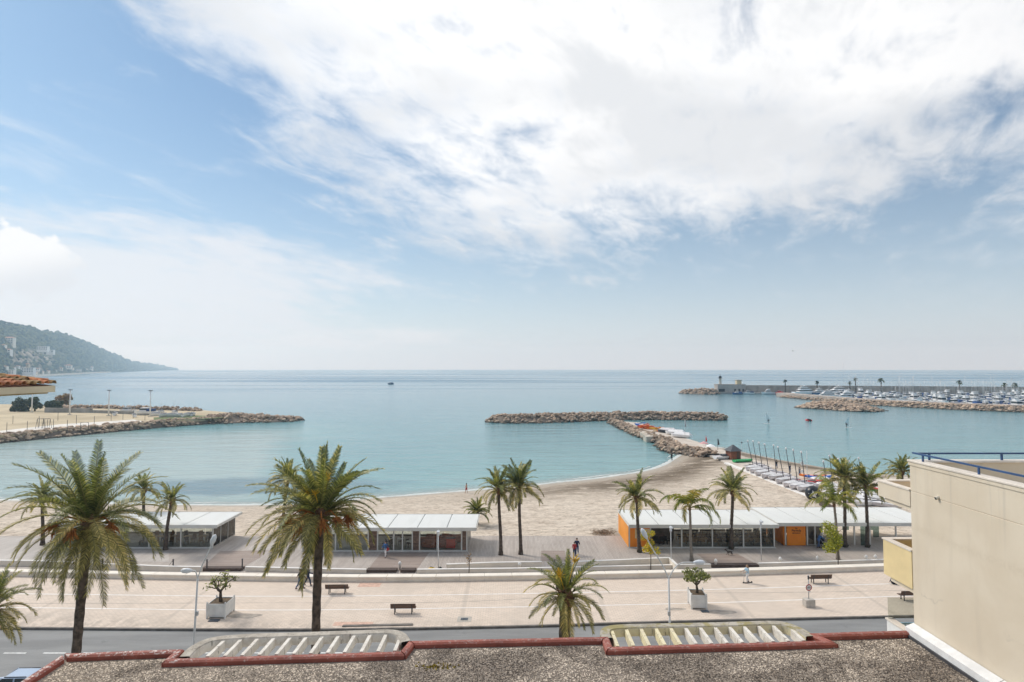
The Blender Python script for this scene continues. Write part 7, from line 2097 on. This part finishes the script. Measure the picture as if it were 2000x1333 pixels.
for k in range(9):
    x = -0.75 + 1.5 * k / 8; h = (0.35, 0.62, 0.78, 0.72, 0.66, 0.78, 0.98, 0.9, 0.4)[k]; w = 0.18 + 0.12 * math.sin(math.pi * k / 8)
    vs += [(x, -w, 0.16), (x, -w * 0.8, h * 0.8), (x, 0, h), (x, w * 0.8, h * 0.8), (x, w, 0.16)]
b.add(vs, [(k * 5 + j, (k + 1) * 5 + j, (k + 1) * 5 + j + 1, k * 5 + j + 1) for k in range(8) for j in range(4)], 0, True); b.build('cover', NAVY, r)
for x in (-0.5, 0.5): b = MB(); b.tube([(x, -0.06, 0.22), (x, 0.06, 0.22)], 0.22, 12); b.build('wheel', BLACK, r)
# dark fence boards and the black ball
p0, p1 = at(1600, 984, Z_QUAY + 0.5), at(1632, 998, Z_QUAY + 0.5); fb = empty('board_fence', p0, 0, 'dark board fence at the end of the quay beside the black ball', 'fence')
for k in range(12):
    a, c_ = p0.lerp(p1, k / 12) - p0, p0.lerp(p1, (k + 0.9) / 12) - p0; b = MB(); b.beam(a, c_, 0.06, 1.2); b.build('board', M('fence_boards', (0.13, 0.10, 0.09), 0.85, 0.3, 5, orand=0.3) if k == 0 else bpy.data.materials['fence_boards'], fb)
p = at(1588, 978, Z_QUAY); R_ = 1.18; ball = empty('black_ball', p, 0, 'large black ball with a white star standing on the quay edge', 'ball')
b = MB(); b.ball((0, 0, R_), R_, 24, 16); b.build('shell', M('black_vinyl', (0.012, 0.013, 0.018), 0.35, 0.2, 2.0), ball)
b = MB(); pts = []
for k in range(10):
    a = math.pi / 2 + k * math.pi / 5 + 0.1; rr_ = 0.68 if k % 2 == 0 else 0.30; x, z = -0.42 + rr_ * math.cos(a), rr_ * math.sin(a) - 0.05
    y = -math.sqrt(max(0.05, (R_ * 1.03) ** 2 - x * x - z * z)); pts.append((x, y, R_ + z))
pts.append((-0.42, -math.sqrt((R_ * 1.04) ** 2 - 0.42 ** 2 - 0.05 ** 2), R_ - 0.05))
b.add(pts, [(k, (k + 1) % 10, 10) for k in range(10)]); b.build('star', WHITE, ball)
for i, (px, py, top, lab) in enumerate(((1449, 893, 866, 'thin post with a dark cap at the water side of the hut'), (1577, 951, 882, 'pale post with small square signs at the end of the catamaran row'))):
    p = at(px, py, Z_QUAY); h = p.y * (py - top) / F; r = empty('quay_post', p, 0, lab, 'post'); b = MB(); b.tube([(0, 0, 0), (0, 0, h)], 0.04, 6); b.build('pole', POLE, r)
    b = MB()
    if i == 0: b.lathe([(0.3, h), (0.06, h + 0.25)], 8)
    else: b.box(-1.1, -0.6, -0.03, 0.03, h * 0.62, h * 0.62 + 0.5); b.box(-1.1, -0.6, -0.03, 0.03, h * 0.4, h * 0.4 + 0.4); b.box(-1.1, 0, -0.02, 0.02, h * 0.6, h * 0.62)
    b.build('cap' if i == 0 else 'sign_plate', DARKM if i == 0 else WHITE, r)

# ---------------------------------------------------------------- on the water
def windsurfer(px, py, h, flip, lab):
    p = at(px, py, Z_SEA); k = p.y / F; r = empty('windsurfer', p, 0, lab, 'windsurfer')
    b = MB(); vs = []
    b.tube([(-1.3, 0, 0.08), (-0.8, 0, 0.06), (0.9, 0, 0.06), (1.3, 0, 0.12)], [0.05, 0.3, 0.3, 0.04], 8); o = b.build('board', WHITE, r); o.scale = (1, 1, 0.35)
    H = h * k; s = -1 if flip else 1
    b = MB(); vs = [(s * 0.25, 0, 0.3), (s * -0.25, 0.0, H), (s * 0.45, 0.1, H * 0.82), (s * 1.5, 0.25, H * 0.42), (s * 0.9, 0.15, H * 0.28)]
    b.add(vs, [(0, 1, 2, 3, 4)]); b.tube([vs[0], vs[1]], 0.04, 5); b.build('sail', M('clear_sail', (0.80, 0.84, 0.85), 0.5, 0.1), r)
    b = MB(); b.tube([(s * 0.25, 0, 1.45), (s * 1.4, 0.2, 1.4)], 0.035, 5); b.build('boom', DARKM, r)
    return r, s


CARP = {}
w1, s1 = windsurfer(1497, 828, 22, False, 'windsurfer with a pale sail on the calm water, left of the red boat')
w2, s2 = windsurfer(1658, 836, 22, True, 'windsurfer with a dark upright figure below the rocky spur at right')
p = at(1579, 823, Z_SEA); r = empty('red_dinghy', p, 0.2, 'small red dinghy floating between the two windsurfers', 'dinghy')
bb = MB()
bb.tube([(-0.7, -1.1, 0.35), (-0.75, 0.3, 0.35), (-0.45, 1.1, 0.42), (0, 1.4, 0.5), (0.45, 1.1, 0.42), (0.75, 0.3, 0.35), (0.7, -1.1, 0.35)], 0.28, 8); bb.build('tube', REDP, r)
bb = MB(); bb.box(-0.55, 0.55, -1.0, 0.9, 0.15, 0.25); bb.build('floor', BLACK, r)
bb = MB(); bb.box(-0.45, 0.45, -0.2, 0.25, 0.25, 1.0); bb.box(-0.2, 0.2, -1.35, -1.05, 0.0, 0.9); bb.build('console', BLACK, r)
p = at(763, 751, Z_SEA); o = link('motor_boat', MB_KINDS[3], None, p + Vector((0, 0, 0.2)), (0, 0, 1.5)); tag(o, 'lone dark motor boat far out on the open sea near the horizon', 'motor boat')
gl = MB(); gl.tube([(0, -0.3, 0), (0, 0.0, 0.02), (0, 0.3, 0)], [0.02, 0.09, 0.03], 6)
for s in (-1, 1): gl.add([(0, 0.12, 0.03), (0, -0.12, 0.03), (s * 0.35, -0.06, 0.18), (s * 0.35, 0.10, 0.18), (s * 0.85, -0.10, 0.05)], [(0, 1, 2, 3), (3, 2, 4)])
tag(gl.build('gull', GREYM, loc=atd(1549, 686, 150), rz=0.3), 'small gull flying in the pale sky above the marina', 'gull')
# ---------------------------------------------------------------- people
SKIN = M('skin', (0.50, 0.31, 0.22), 0.6, 0.06, 4.0)
HAIRD = M('dark_hair', (0.03, 0.02, 0.015), 0.7, 0.2, 8.0); HAIRB = M('light_brown_hair', (0.28, 0.17, 0.09), 0.7, 0.2, 8.0); HAIRG = M('grey_hair', (0.38, 0.37, 0.36), 0.7, 0.1, 8.0)
_cl = {}
def cloth(name, col):
    if name not in _cl: _cl[name] = M(name, col, 0.85, 0.12, 6.0, 0.2, 30)
    return _cl[name]


def bone(b, pts, rad, n=10): b.tube([Vector(p) for p in pts], rad, n)


def remesh(o, v):
    m = o.modifiers.new('remesh', 'REMESH'); m.mode = 'VOXEL'; m.voxel_size = v; m.use_smooth_shade = True
    s = o.modifiers.new('smooth', 'SMOOTH'); s.factor = 0.5; s.iterations = 2
    return o


def person(pos, face, label, top, bottom, hair, height=1.72, stride=0.25, arm=0.25, lean=0.0, top_mat=None, shorts=False, elbow=(0.25, 0.25), shoes=None, skirt=False, bare_top=False, longhair=False, z_off=0.0, arm_fwd=None):
    """Facing +Y locally. stride > 0 puts the left leg forward."""
    k = height / 1.72
    r = empty('person', pos, face, label, 'person')
    def P(x, y, z): # lean about the hips
        dz = max(0.0, z - 0.92); return Vector((x * k, (y + dz * math.sin(lean)) * k, (min(z, 0.92) + dz * math.cos(lean)) * k))
    b = MB()
    hipz, shz = 0.92, 1.40
    J = {}
    for s in (-1, 1):
        st = stride * (-s)
        hip = P(s * 0.09, 0, hipz); knee = P(s * 0.10, st * 0.55 + 0.04, 0.50); ank = P(s * 0.10, st * 0.95 - (0.06 if st < 0 else 0), 0.09 + (0.06 if st < -0.05 else 0)); toe = ank + Vector((0, 0.15 * k, -0.05 * k))
        sho = P(s * 0.185, 0, shz); a = arm * s if arm_fwd is None else arm_fwd
        el = P(s * 0.235, a * 0.9, 1.13 + abs(a) * 0.15); wr = P(s * 0.24, a * 1.7 + elbow[0 if s < 0 else 1] * 0.4, 0.90 + abs(a) * 0.35 + elbow[0 if s < 0 else 1] * 0.35)
        J[s] = (hip, knee, ank, toe, sho, el, wr)
    head = P(0, 0.03, 1.60)
    # one continuous body: trunk, neck, head, limbs, hands with five fingers
    bone(b, [P(0, 0, 0.86), P(0, 0, 1.0), P(0, 0.01, 1.18), P(0, 0, 1.34), P(0, -0.01, 1.44)], [0.14 * k, 0.135 * k, 0.13 * k, 0.15 * k, 0.09 * k], 12)
    bone(b, [P(0, -0.01, 1.40), P(0, 0.01, 1.54)], [0.06 * k, 0.052 * k])
    b.ball(head, 0.105 * k, 12, 10, 0, (0.82, 0.98, 1.16)); b.ball(head + Vector((0, 0.045, -0.065)) * k, 0.055 * k, 8, 6)
    b.ball(head + Vector((0, 0.112, -0.012)) * k, 0.018 * k, 6, 5, 0, (0.8, 1, 1.5))
    for s in (-1, 1):
        hip, knee, ank, toe, sho, el, wr = J[s]
        b.ball(head + Vector((s * 0.088, 0, 0)) * k, 0.022 * k, 6, 5, 0, (0.5, 0.8, 1.3))
        bone(b, [hip, knee, ank], [0.088 * k, 0.058 * k, 0.04 * k]); bone(b, [ank, toe], [0.042 * k, 0.03 * k])
        bone(b, [P(0, 0, 1.37), sho, el, wr], [0.07 * k, 0.056 * k, 0.042 * k, 0.029 * k])
        d = (wr - el).normalized(); fw = Vector((0, 1, 0)); sd_ = (fw - d * d.dot(fw)).normalized()
        bone(b, [wr, wr + d * 0.085 * k], [0.030 * k, 0.034 * k])
        for q, (off, ln) in enumerate(((0.030, 0.075), (0.010, 0.085), (-0.010, 0.08), (-0.030, 0.062))):
            f0 = wr + d * 0.075 * k + sd_ * off * k; curl = Vector((-s, 0, 0)) * 0.35
            bone(b, [f0, f0 + d * ln * 0.5 * k, f0 + (d * 0.85 + curl * 0.6).normalized() * ln * k], [0.0105 * k, 0.0095 * k, 0.008 * k], 6)
        t0 = wr + d * 0.03 * k + sd_ * 0.02 * k; bone(b, [t0, t0 + (d * 0.6 + sd_ * 0.8) * 0.04 * k, t0 + (d * 0.9 + sd_ * 0.6) * 0.075 * k], [0.013 * k, 0.011 * k, 0.009 * k], 6)
    remesh(b.build('body', SKIN, r), 0.011)
    # eyes and mouth
    b = MB()
    for s in (-1, 1): b.ball(head + Vector((s * 0.034, 0.088, 0.008)) * k, 0.012 * k, 6, 5)
    b.build('eyes', BLACK, r)
    b = MB(); b.ball(head + Vector((0, 0.096, -0.062)) * k, 0.022 * k, 8, 5, 0, (1, 0.35, 0.35)); b.build('mouth', M('lips', (0.42, 0.16, 0.13), 0.5) if 'lips' not in bpy.data.materials else bpy.data.materials['lips'], r)
    b = MB(); b.ball(head + Vector((0, -0.018, 0.028)) * k, 0.115 * k, 12, 8, 0, (0.86, 0.96, 1.05))
    if longhair: bone(b, [head + Vector((0, -0.07, 0)) * k, head + Vector((0, -0.10, -0.14)) * k, head + Vector((0, -0.10, -0.28)) * k], [0.09 * k, 0.085 * k, 0.05 * k])
    b.build('hair', hair, r)
    # clothes follow the body
    if not bare_top:
        b = MB()
        bone(b, [P(0, 0, 0.84), P(0, 0, 1.0), P(0, 0.01, 1.18), P(0, 0, 1.34), P(0, -0.01, 1.45)], [0.165 * k, 0.155 * k, 0.15 * k, 0.17 * k, 0.085 * k], 12)
        for s in (-1, 1):
            hip, knee, ank, toe, sho, el, wr = J[s]
            end = wr.lerp(el, 0.08) if top.endswith('long') else el
            bone(b, [P(0, 0, 1.37), sho, el] + ([end] if top.endswith('long') else []), [0.08 * k, 0.075 * k, 0.06 * k] + ([0.048 * k] if top.endswith('long') else []))
        remesh(b.build('jacket' if top.endswith('long') else 'shirt', top_mat, r), 0.016)
    b = MB()
    if skirt: bone(b, [P(0, 0, 1.0), P(0, 0, 0.8), P(0, 0, 0.52)], [0.15 * k, 0.19 * k, 0.25 * k], 12)
    else:
        bone(b, [P(0, 0, 0.83), P(0, 0, 0.99)], [0.155 * k, 0.158 * k], 12)
        for s in (-1, 1):
            hip, knee, ank, toe, sho, el, wr = J[s]
            bone(b, [hip, knee.lerp(hip, 0.1) if shorts else knee] + ([] if shorts else [ank.lerp(knee, 0.08)]), [0.108 * k, 0.08 * k] + ([] if shorts else [0.062 * k]))
    remesh(b.build('skirt' if skirt else ('shorts' if shorts else 'trousers'), bottom, r), 0.016)
    if shoes is not False:
        for s in (-1, 1):
            b = MB(); ank, toe = J[s][2], J[s][3]; bone(b, [ank + Vector((0, -0.05, -0.045)) * k, ank + Vector((0, 0.02, -0.04)) * k, toe], [0.045 * k, 0.052 * k, 0.036 * k], 8); b.build('shoe', shoes or BLACK, r)
    return r, J, k


navy, black, red, white, blue, jeans, grey, pinkc, cyan = (cloth(n, c) for n, c in (('navy_coat', (0.025, 0.035, 0.075)), ('black_coat', (0.02, 0.02, 0.024)), ('red_top', (0.42, 0.04, 0.04)), ('white_trousers', (0.72, 0.70, 0.69)), ('blue_top', (0.05, 0.13, 0.30)), ('jeans_denim', (0.08, 0.12, 0.22)), ('grey_knit', (0.22, 0.22, 0.23)), ('pink_top', (0.60, 0.30, 0.28)), ('pale_blue_top', (0.35, 0.50, 0.60))))
person(at(586, 1151, 0), R(-75), 'person in black coat and jeans walking right, nearer of the pair by the middle palm', 'long', jeans, HAIRD, 1.76, 0.30, 0.2, top_mat=black)
r_, J, k = person(at(601, 1144, 0), R(-70), 'person in a navy coat walking right, farther of the pair by the middle palm', 'long', navy, HAIRD, 1.72, -0.26, 0.2, top_mat=navy)
b = MB(); b.ball((0, -0.22, 1.2), 0.17, 10, 8, 0, (1, 0.6, 1.3)); b.build('shoulder_bag', black, r_)
r_, J, k = person(at(753, 1089, Z_DECK), R(160), 'person in white trousers and blue top with red bag before the middle pavilion', 'long', white, HAIRD, 1.74, 0.22, 0.15, top_mat=blue)
bg = empty('shoulder_bag', at(753, 1089, Z_DECK), R(160), 'red bag hanging at the hip of the person in white trousers', 'bag'); b = MB(); b.box(-0.36, -0.20, -0.16, 0.16, 0.75, 1.02); bevel(b.build('bag_body', red, bg), 0.03, 2); b = MB(); b.tube([(-0.28, -0.12, 1.0), (-0.12, 0.0, 1.42), (-0.28, 0.12, 1.0)], 0.012, 5); b.build('strap', red, bg)
person(at(1122, 1086, Z_DECK), R(170), 'person in a red top and dark trousers, left of the couple on the boardwalk', 'long', navy, HAIRD, 1.50, 0.2, 0.15, top_mat=red)
person(at(1127, 1084, Z_DECK), R(170), 'taller person dressed in navy, right of the couple on the boardwalk', 'long', jeans, HAIRD, 1.82, -0.2, 0.15, top_mat=navy)
r_, J, k = person(at(1460, 1139, 0), R(100), 'person with long brown hair riding a kick scooter on the promenade', 'short', white, HAIRB, 1.62, 0.12, 0.1, top_mat=cyan, longhair=True, arm_fwd=0.18, elbow=(0.35, 0.35), z_off=0.1)
sc = empty('kick_scooter', at(1460, 1139, 0), R(100), 'small dark kick scooter under the person with long brown hair', 'scooter')
b = MB(); b.box(-0.07, 0.07, -0.40, 0.35, 0.03, 0.055); b.build('deck', DARKM, sc)
b = MB(); b.tube([(0, 0.38, 0.09), (0, 0.30, 0.98)], 0.02, 6); b.tube([(-0.24, 0.30, 0.98), (0.24, 0.30, 0.98)], 0.018, 6); b.build('handlebar', GREYM, sc)
for y in (0.40, -0.42): b = MB(); b.tube([(-0.02, y, 0.07), (0.02, y, 0.07)], 0.07, 10); b.build('wheel', BLACK, sc)
person(at(911, 964, -2.25), R(60), 'bather in red shorts standing at the water edge near the middle', 'short', red, HAIRD, 1.75, 0.15, 0.2, shorts=True, bare_top=True, shoes=False)
person(at(1312, 899.5, -2.4), R(10), 'dark clothed figure standing at the water edge by the rocky jetty', 'long', black, HAIRD, 1.75, 0.05, 0.05, top_mat=black)
r_, J, k = person(at(1599, 1071, Z_DECK), R(-80), 'person in a blue top bending over a pushchair at the open pavilion', 'long', jeans, HAIRG, 1.74, 0.18, 0.1, top_mat=blue, lean=0.45, arm_fwd=0.30, elbow=(0.2, 0.2))
pc = empty('pushchair', at(1608, 1070, Z_DECK), R(-80), 'dark pushchair in front of the bending person', 'pushchair')
b = MB(); b.box(-0.24, 0.24, -0.22, 0.30, 0.42, 0.50); b.add([(-0.24, -0.22, 0.5), (0.24, -0.22, 0.5), (0.24, -0.42, 1.0), (-0.24, -0.42, 1.0)], [(0, 1, 2, 3)]); b.lathe([(0.30, 0.78), (0.27, 0.95), (0.15, 1.06), (0.02, 1.1)], 10, c=(0, -0.2, 0)); b.build('seat', black, pc)
b = MB()
for s in (-1, 1): b.tube([(s * 0.24, -0.5, 1.0), (s * 0.24, 0.32, 0.12)], 0.018, 6); b.tube([(s * 0.24, 0.1, 0.42), (s * 0.24, -0.32, 0.14)], 0.018, 6)
b.tube([(-0.24, -0.5, 1.0), (0.24, -0.5, 1.0)], 0.02, 6); b.build('frame', GREYM, pc)
for s in (-1, 1):
    for y in (0.32, -0.32): b = MB(); b.tube([(s * 0.26 - 0.02, y, 0.12), (s * 0.26 + 0.02, y, 0.12)], 0.12, 10); b.build('wheel', BLACK, pc)
for px, py, lab, m_ in ((1517, 915.5, 'dark clothed person on the quay edge, left of the three by the masts', black), (1543, 924, 'person in navy on the quay edge, in the middle of the three by the masts', navy), (1562, 930, 'person in grey on the quay edge, right of the three by the masts', grey)):
    person(at(px, py, Z_QUAY), R(20), lab, 'long', jeans, HAIRD, 1.74, 0.08, 0.05, top_mat=m_)
for (wroot, s), lab in (((w1, s1), 'person in a dark wetsuit holding the left windsurf sail'), ((w2, s2), 'person in a dark wetsuit holding the right windsurf sail')):
    person(wroot.location + Vector((s * 0.95, -0.05, 0.08)), R(90) * s, lab, 'long', black, HAIRD, 1.75, 0.10, 0.1, top_mat=black, arm_fwd=0.25, elbow=(0.5, 0.5), lean=-0.15, shoes=False)
# a gull-sized dog trotting over the boards
dog = empty('dog', at(1425, 1085, Z_DECK), R(75), 'small black and white dog trotting on the boards before the restaurant', 'dog')
DOGM = M('black_fur', (0.03, 0.026, 0.024), 0.9, 0.3, 6.0, col2=(0.10, 0.08, 0.07)); DOGW = M('white_fur', (0.62, 0.58, 0.53), 0.9, 0.1, 6.0)
b = MB()
bone(b, [(0, -0.26, 0.40), (0, -0.10, 0.39), (0, 0.12, 0.37), (0, 0.26, 0.41)], [0.085, 0.082, 0.115, 0.09]); bone(b, [(0, 0.22, 0.42), (0, 0.36, 0.55)], [0.085, 0.06])
b.ball((0, 0.40, 0.58), 0.075, 10, 8); bone(b, [(0, 0.44, 0.57), (0, 0.55, 0.54)], [0.05, 0.032])
for s in (-1, 1):
    b.tube([(s * 0.045, 0.37, 0.62), (s * 0.07, 0.35, 0.70)], [0.03, 0.008], 6)
    bone(b, [(s * 0.06, 0.20, 0.36), (s * 0.065, 0.20 + s * 0.05, 0.20), (s * 0.065, 0.20 + s * 0.10, 0.03), (s * 0.065, 0.24 + s * 0.10, 0.02)], [0.05, 0.03, 0.022, 0.02], 8)
    bone(b, [(s * 0.06, -0.22, 0.38), (s * 0.065, -0.17 - s * 0.04, 0.26), (s * 0.065, -0.29 - s * 0.06, 0.15), (s * 0.065, -0.25 - s * 0.08, 0.03), (s * 0.065, -0.21 - s * 0.08, 0.02)], [0.075, 0.05, 0.028, 0.022, 0.02], 8)
bone(b, [(0, -0.30, 0.44), (0, -0.40, 0.52), (0, -0.44, 0.64)], [0.025, 0.02, 0.012], 6)
remesh(b.build('body', DOGM, dog), 0.010)
b = MB(); b.ball((0, 0.24, 0.345), 0.085, 10, 8, 0, (0.8, 0.9, 0.9)); b.build('white_bib', DOGW, dog)

# ---------------------------------------------------------------- parked car at the bottom left
car = empty('parked_car', (-29.9, 37.7, -0.14), 0, 'pale blue grey parked car showing only its roof at the bottom left corner', 'car')
PAINT = M('blue_grey_car_paint', (0.46, 0.54, 0.66), 0.3, 0.04, 1.0, metal=0.2); CG = M('car_glass', (0.025, 0.03, 0.035), 0.05, 0.1); TYRE = BLACK
def loft(secs, mat, name, parent, closed=True):
    b = MB(); n = len(secs[0]); vs = [v for s in secs for v in s]
    fs = [(i * n + k, (i + 1) * n + k, (i + 1) * n + (k + 1) % n, i * n + (k + 1) % n) for i in range(len(secs) - 1) for k in range(n)]
    fs += [tuple(reversed(range(n))), tuple(range((len(secs) - 1) * n, len(secs) * n))]
    b.add(vs, fs, 0, False); o = b.build(name, mat, parent); m = o.modifiers.new('bevel', 'BEVEL'); m.width = 0.05; m.segments = 3; m.limit_method = 'ANGLE'; m.angle_limit = R(25); return o
def sec(x, w, z0, z1, zi=None): return [(x, -w, z0), (x, w, z0), (x, w * 1.03, (z0 + z1) / 2), (x, w * 0.96, z1), (x, -w * 0.96, z1), (x, -w * 1.03, (z0 + z1) / 2)]
loft([sec(-2.1, 0.70, 0.32, 0.62), sec(-1.9, 0.82, 0.25, 0.78), sec(-0.9, 0.86, 0.22, 0.92), sec(0.9, 0.87, 0.22, 0.96), sec(1.75, 0.84, 0.25, 0.98), sec(1.98, 0.76, 0.32, 0.90)], PAINT, 'body', car)
def gsec(x, w0, w1, z0, z1): return [(x[0], -w0, z0), (x[0], w0, z0), (x[1], w1, z1), (x[1], -w1, z1)]
b = MB()
G0 = [(-1.0, -0.80, 0.90), (-1.0, 0.80, 0.90), (1.80, 0.78, 0.94), (1.80, -0.78, 0.94)]; G1 = [(-0.20, -0.62, 1.44), (-0.20, 0.62, 1.44), (1.38, 0.62, 1.45), (1.38, -0.62, 1.45)]
b.add(G0 + G1, [(0, 4, 5, 1), (1, 5, 6, 2), (2, 6, 7, 3), (3, 7, 4, 0)]); b.build('windows', CG, car)
b = MB(); b.add([(x, y, z) for x, y, z in G1] + [(-0.05, -0.52, 1.50), (-0.05, 0.52, 1.50), (1.25, 0.52, 1.51), (1.25, -0.52, 1.51)], [(0, 1, 5, 4), (1, 2, 6, 5), (2, 3, 7, 6), (3, 0, 4, 7), (4, 5, 6, 7)]); b.build('roof', PAINT, car)
for s in (-1, 1):
    b = MB()
    for a, c_ in ((0, 4), (2, 6), (1, 5), (3, 7)):
        pass
    b.beam((-1.0, s * 0.80, 0.91), (-0.20, s * 0.62, 1.45), 0.07, 0.07); b.beam((1.80, s * 0.78, 0.95), (1.38, s * 0.62, 1.46), 0.10, 0.10); b.beam((0.55, s * 0.81, 0.92), (0.55, s * 0.63, 1.45), 0.08, 0.04); b.build('pillar', PAINT, car)
    for x in (-1.3, 1.25):
        b = MB(); b.tube([(x, s * 0.70, 0.32), (x, s * 0.88, 0.32)], 0.32, 18); w_ = b.build('wheel', TYRE, car)
        b = MB(); b.tube([(x, s * 0.86, 0.32), (x, s * 0.89, 0.32)], 0.20, 14); b.build('rim', GREYM, w_)
    b = MB(); b.box(1.86, 2.0, s * 0.62 - 0.10, s * 0.62 + 0.10, 0.62, 0.82); b.build('tail_light', REDP, car)
    b = MB(); b.box(-2.06, -1.92, s * 0.58 - 0.14, s * 0.58 + 0.14, 0.60, 0.70); b.build('headlight', WHITE, car)
    b = MB(); b.box(-0.78, -0.62, s * 0.86 - 0.02 * s, s * 0.98 + 0.0, 0.95, 1.07); b.build('mirror', PAINT, car)
    b = MB(); b.tube([(-0.1, s * 0.56, 1.50), (1.2, s * 0.56, 1.52)], 0.02, 6); b.build('roof_rail', DARKM, car)
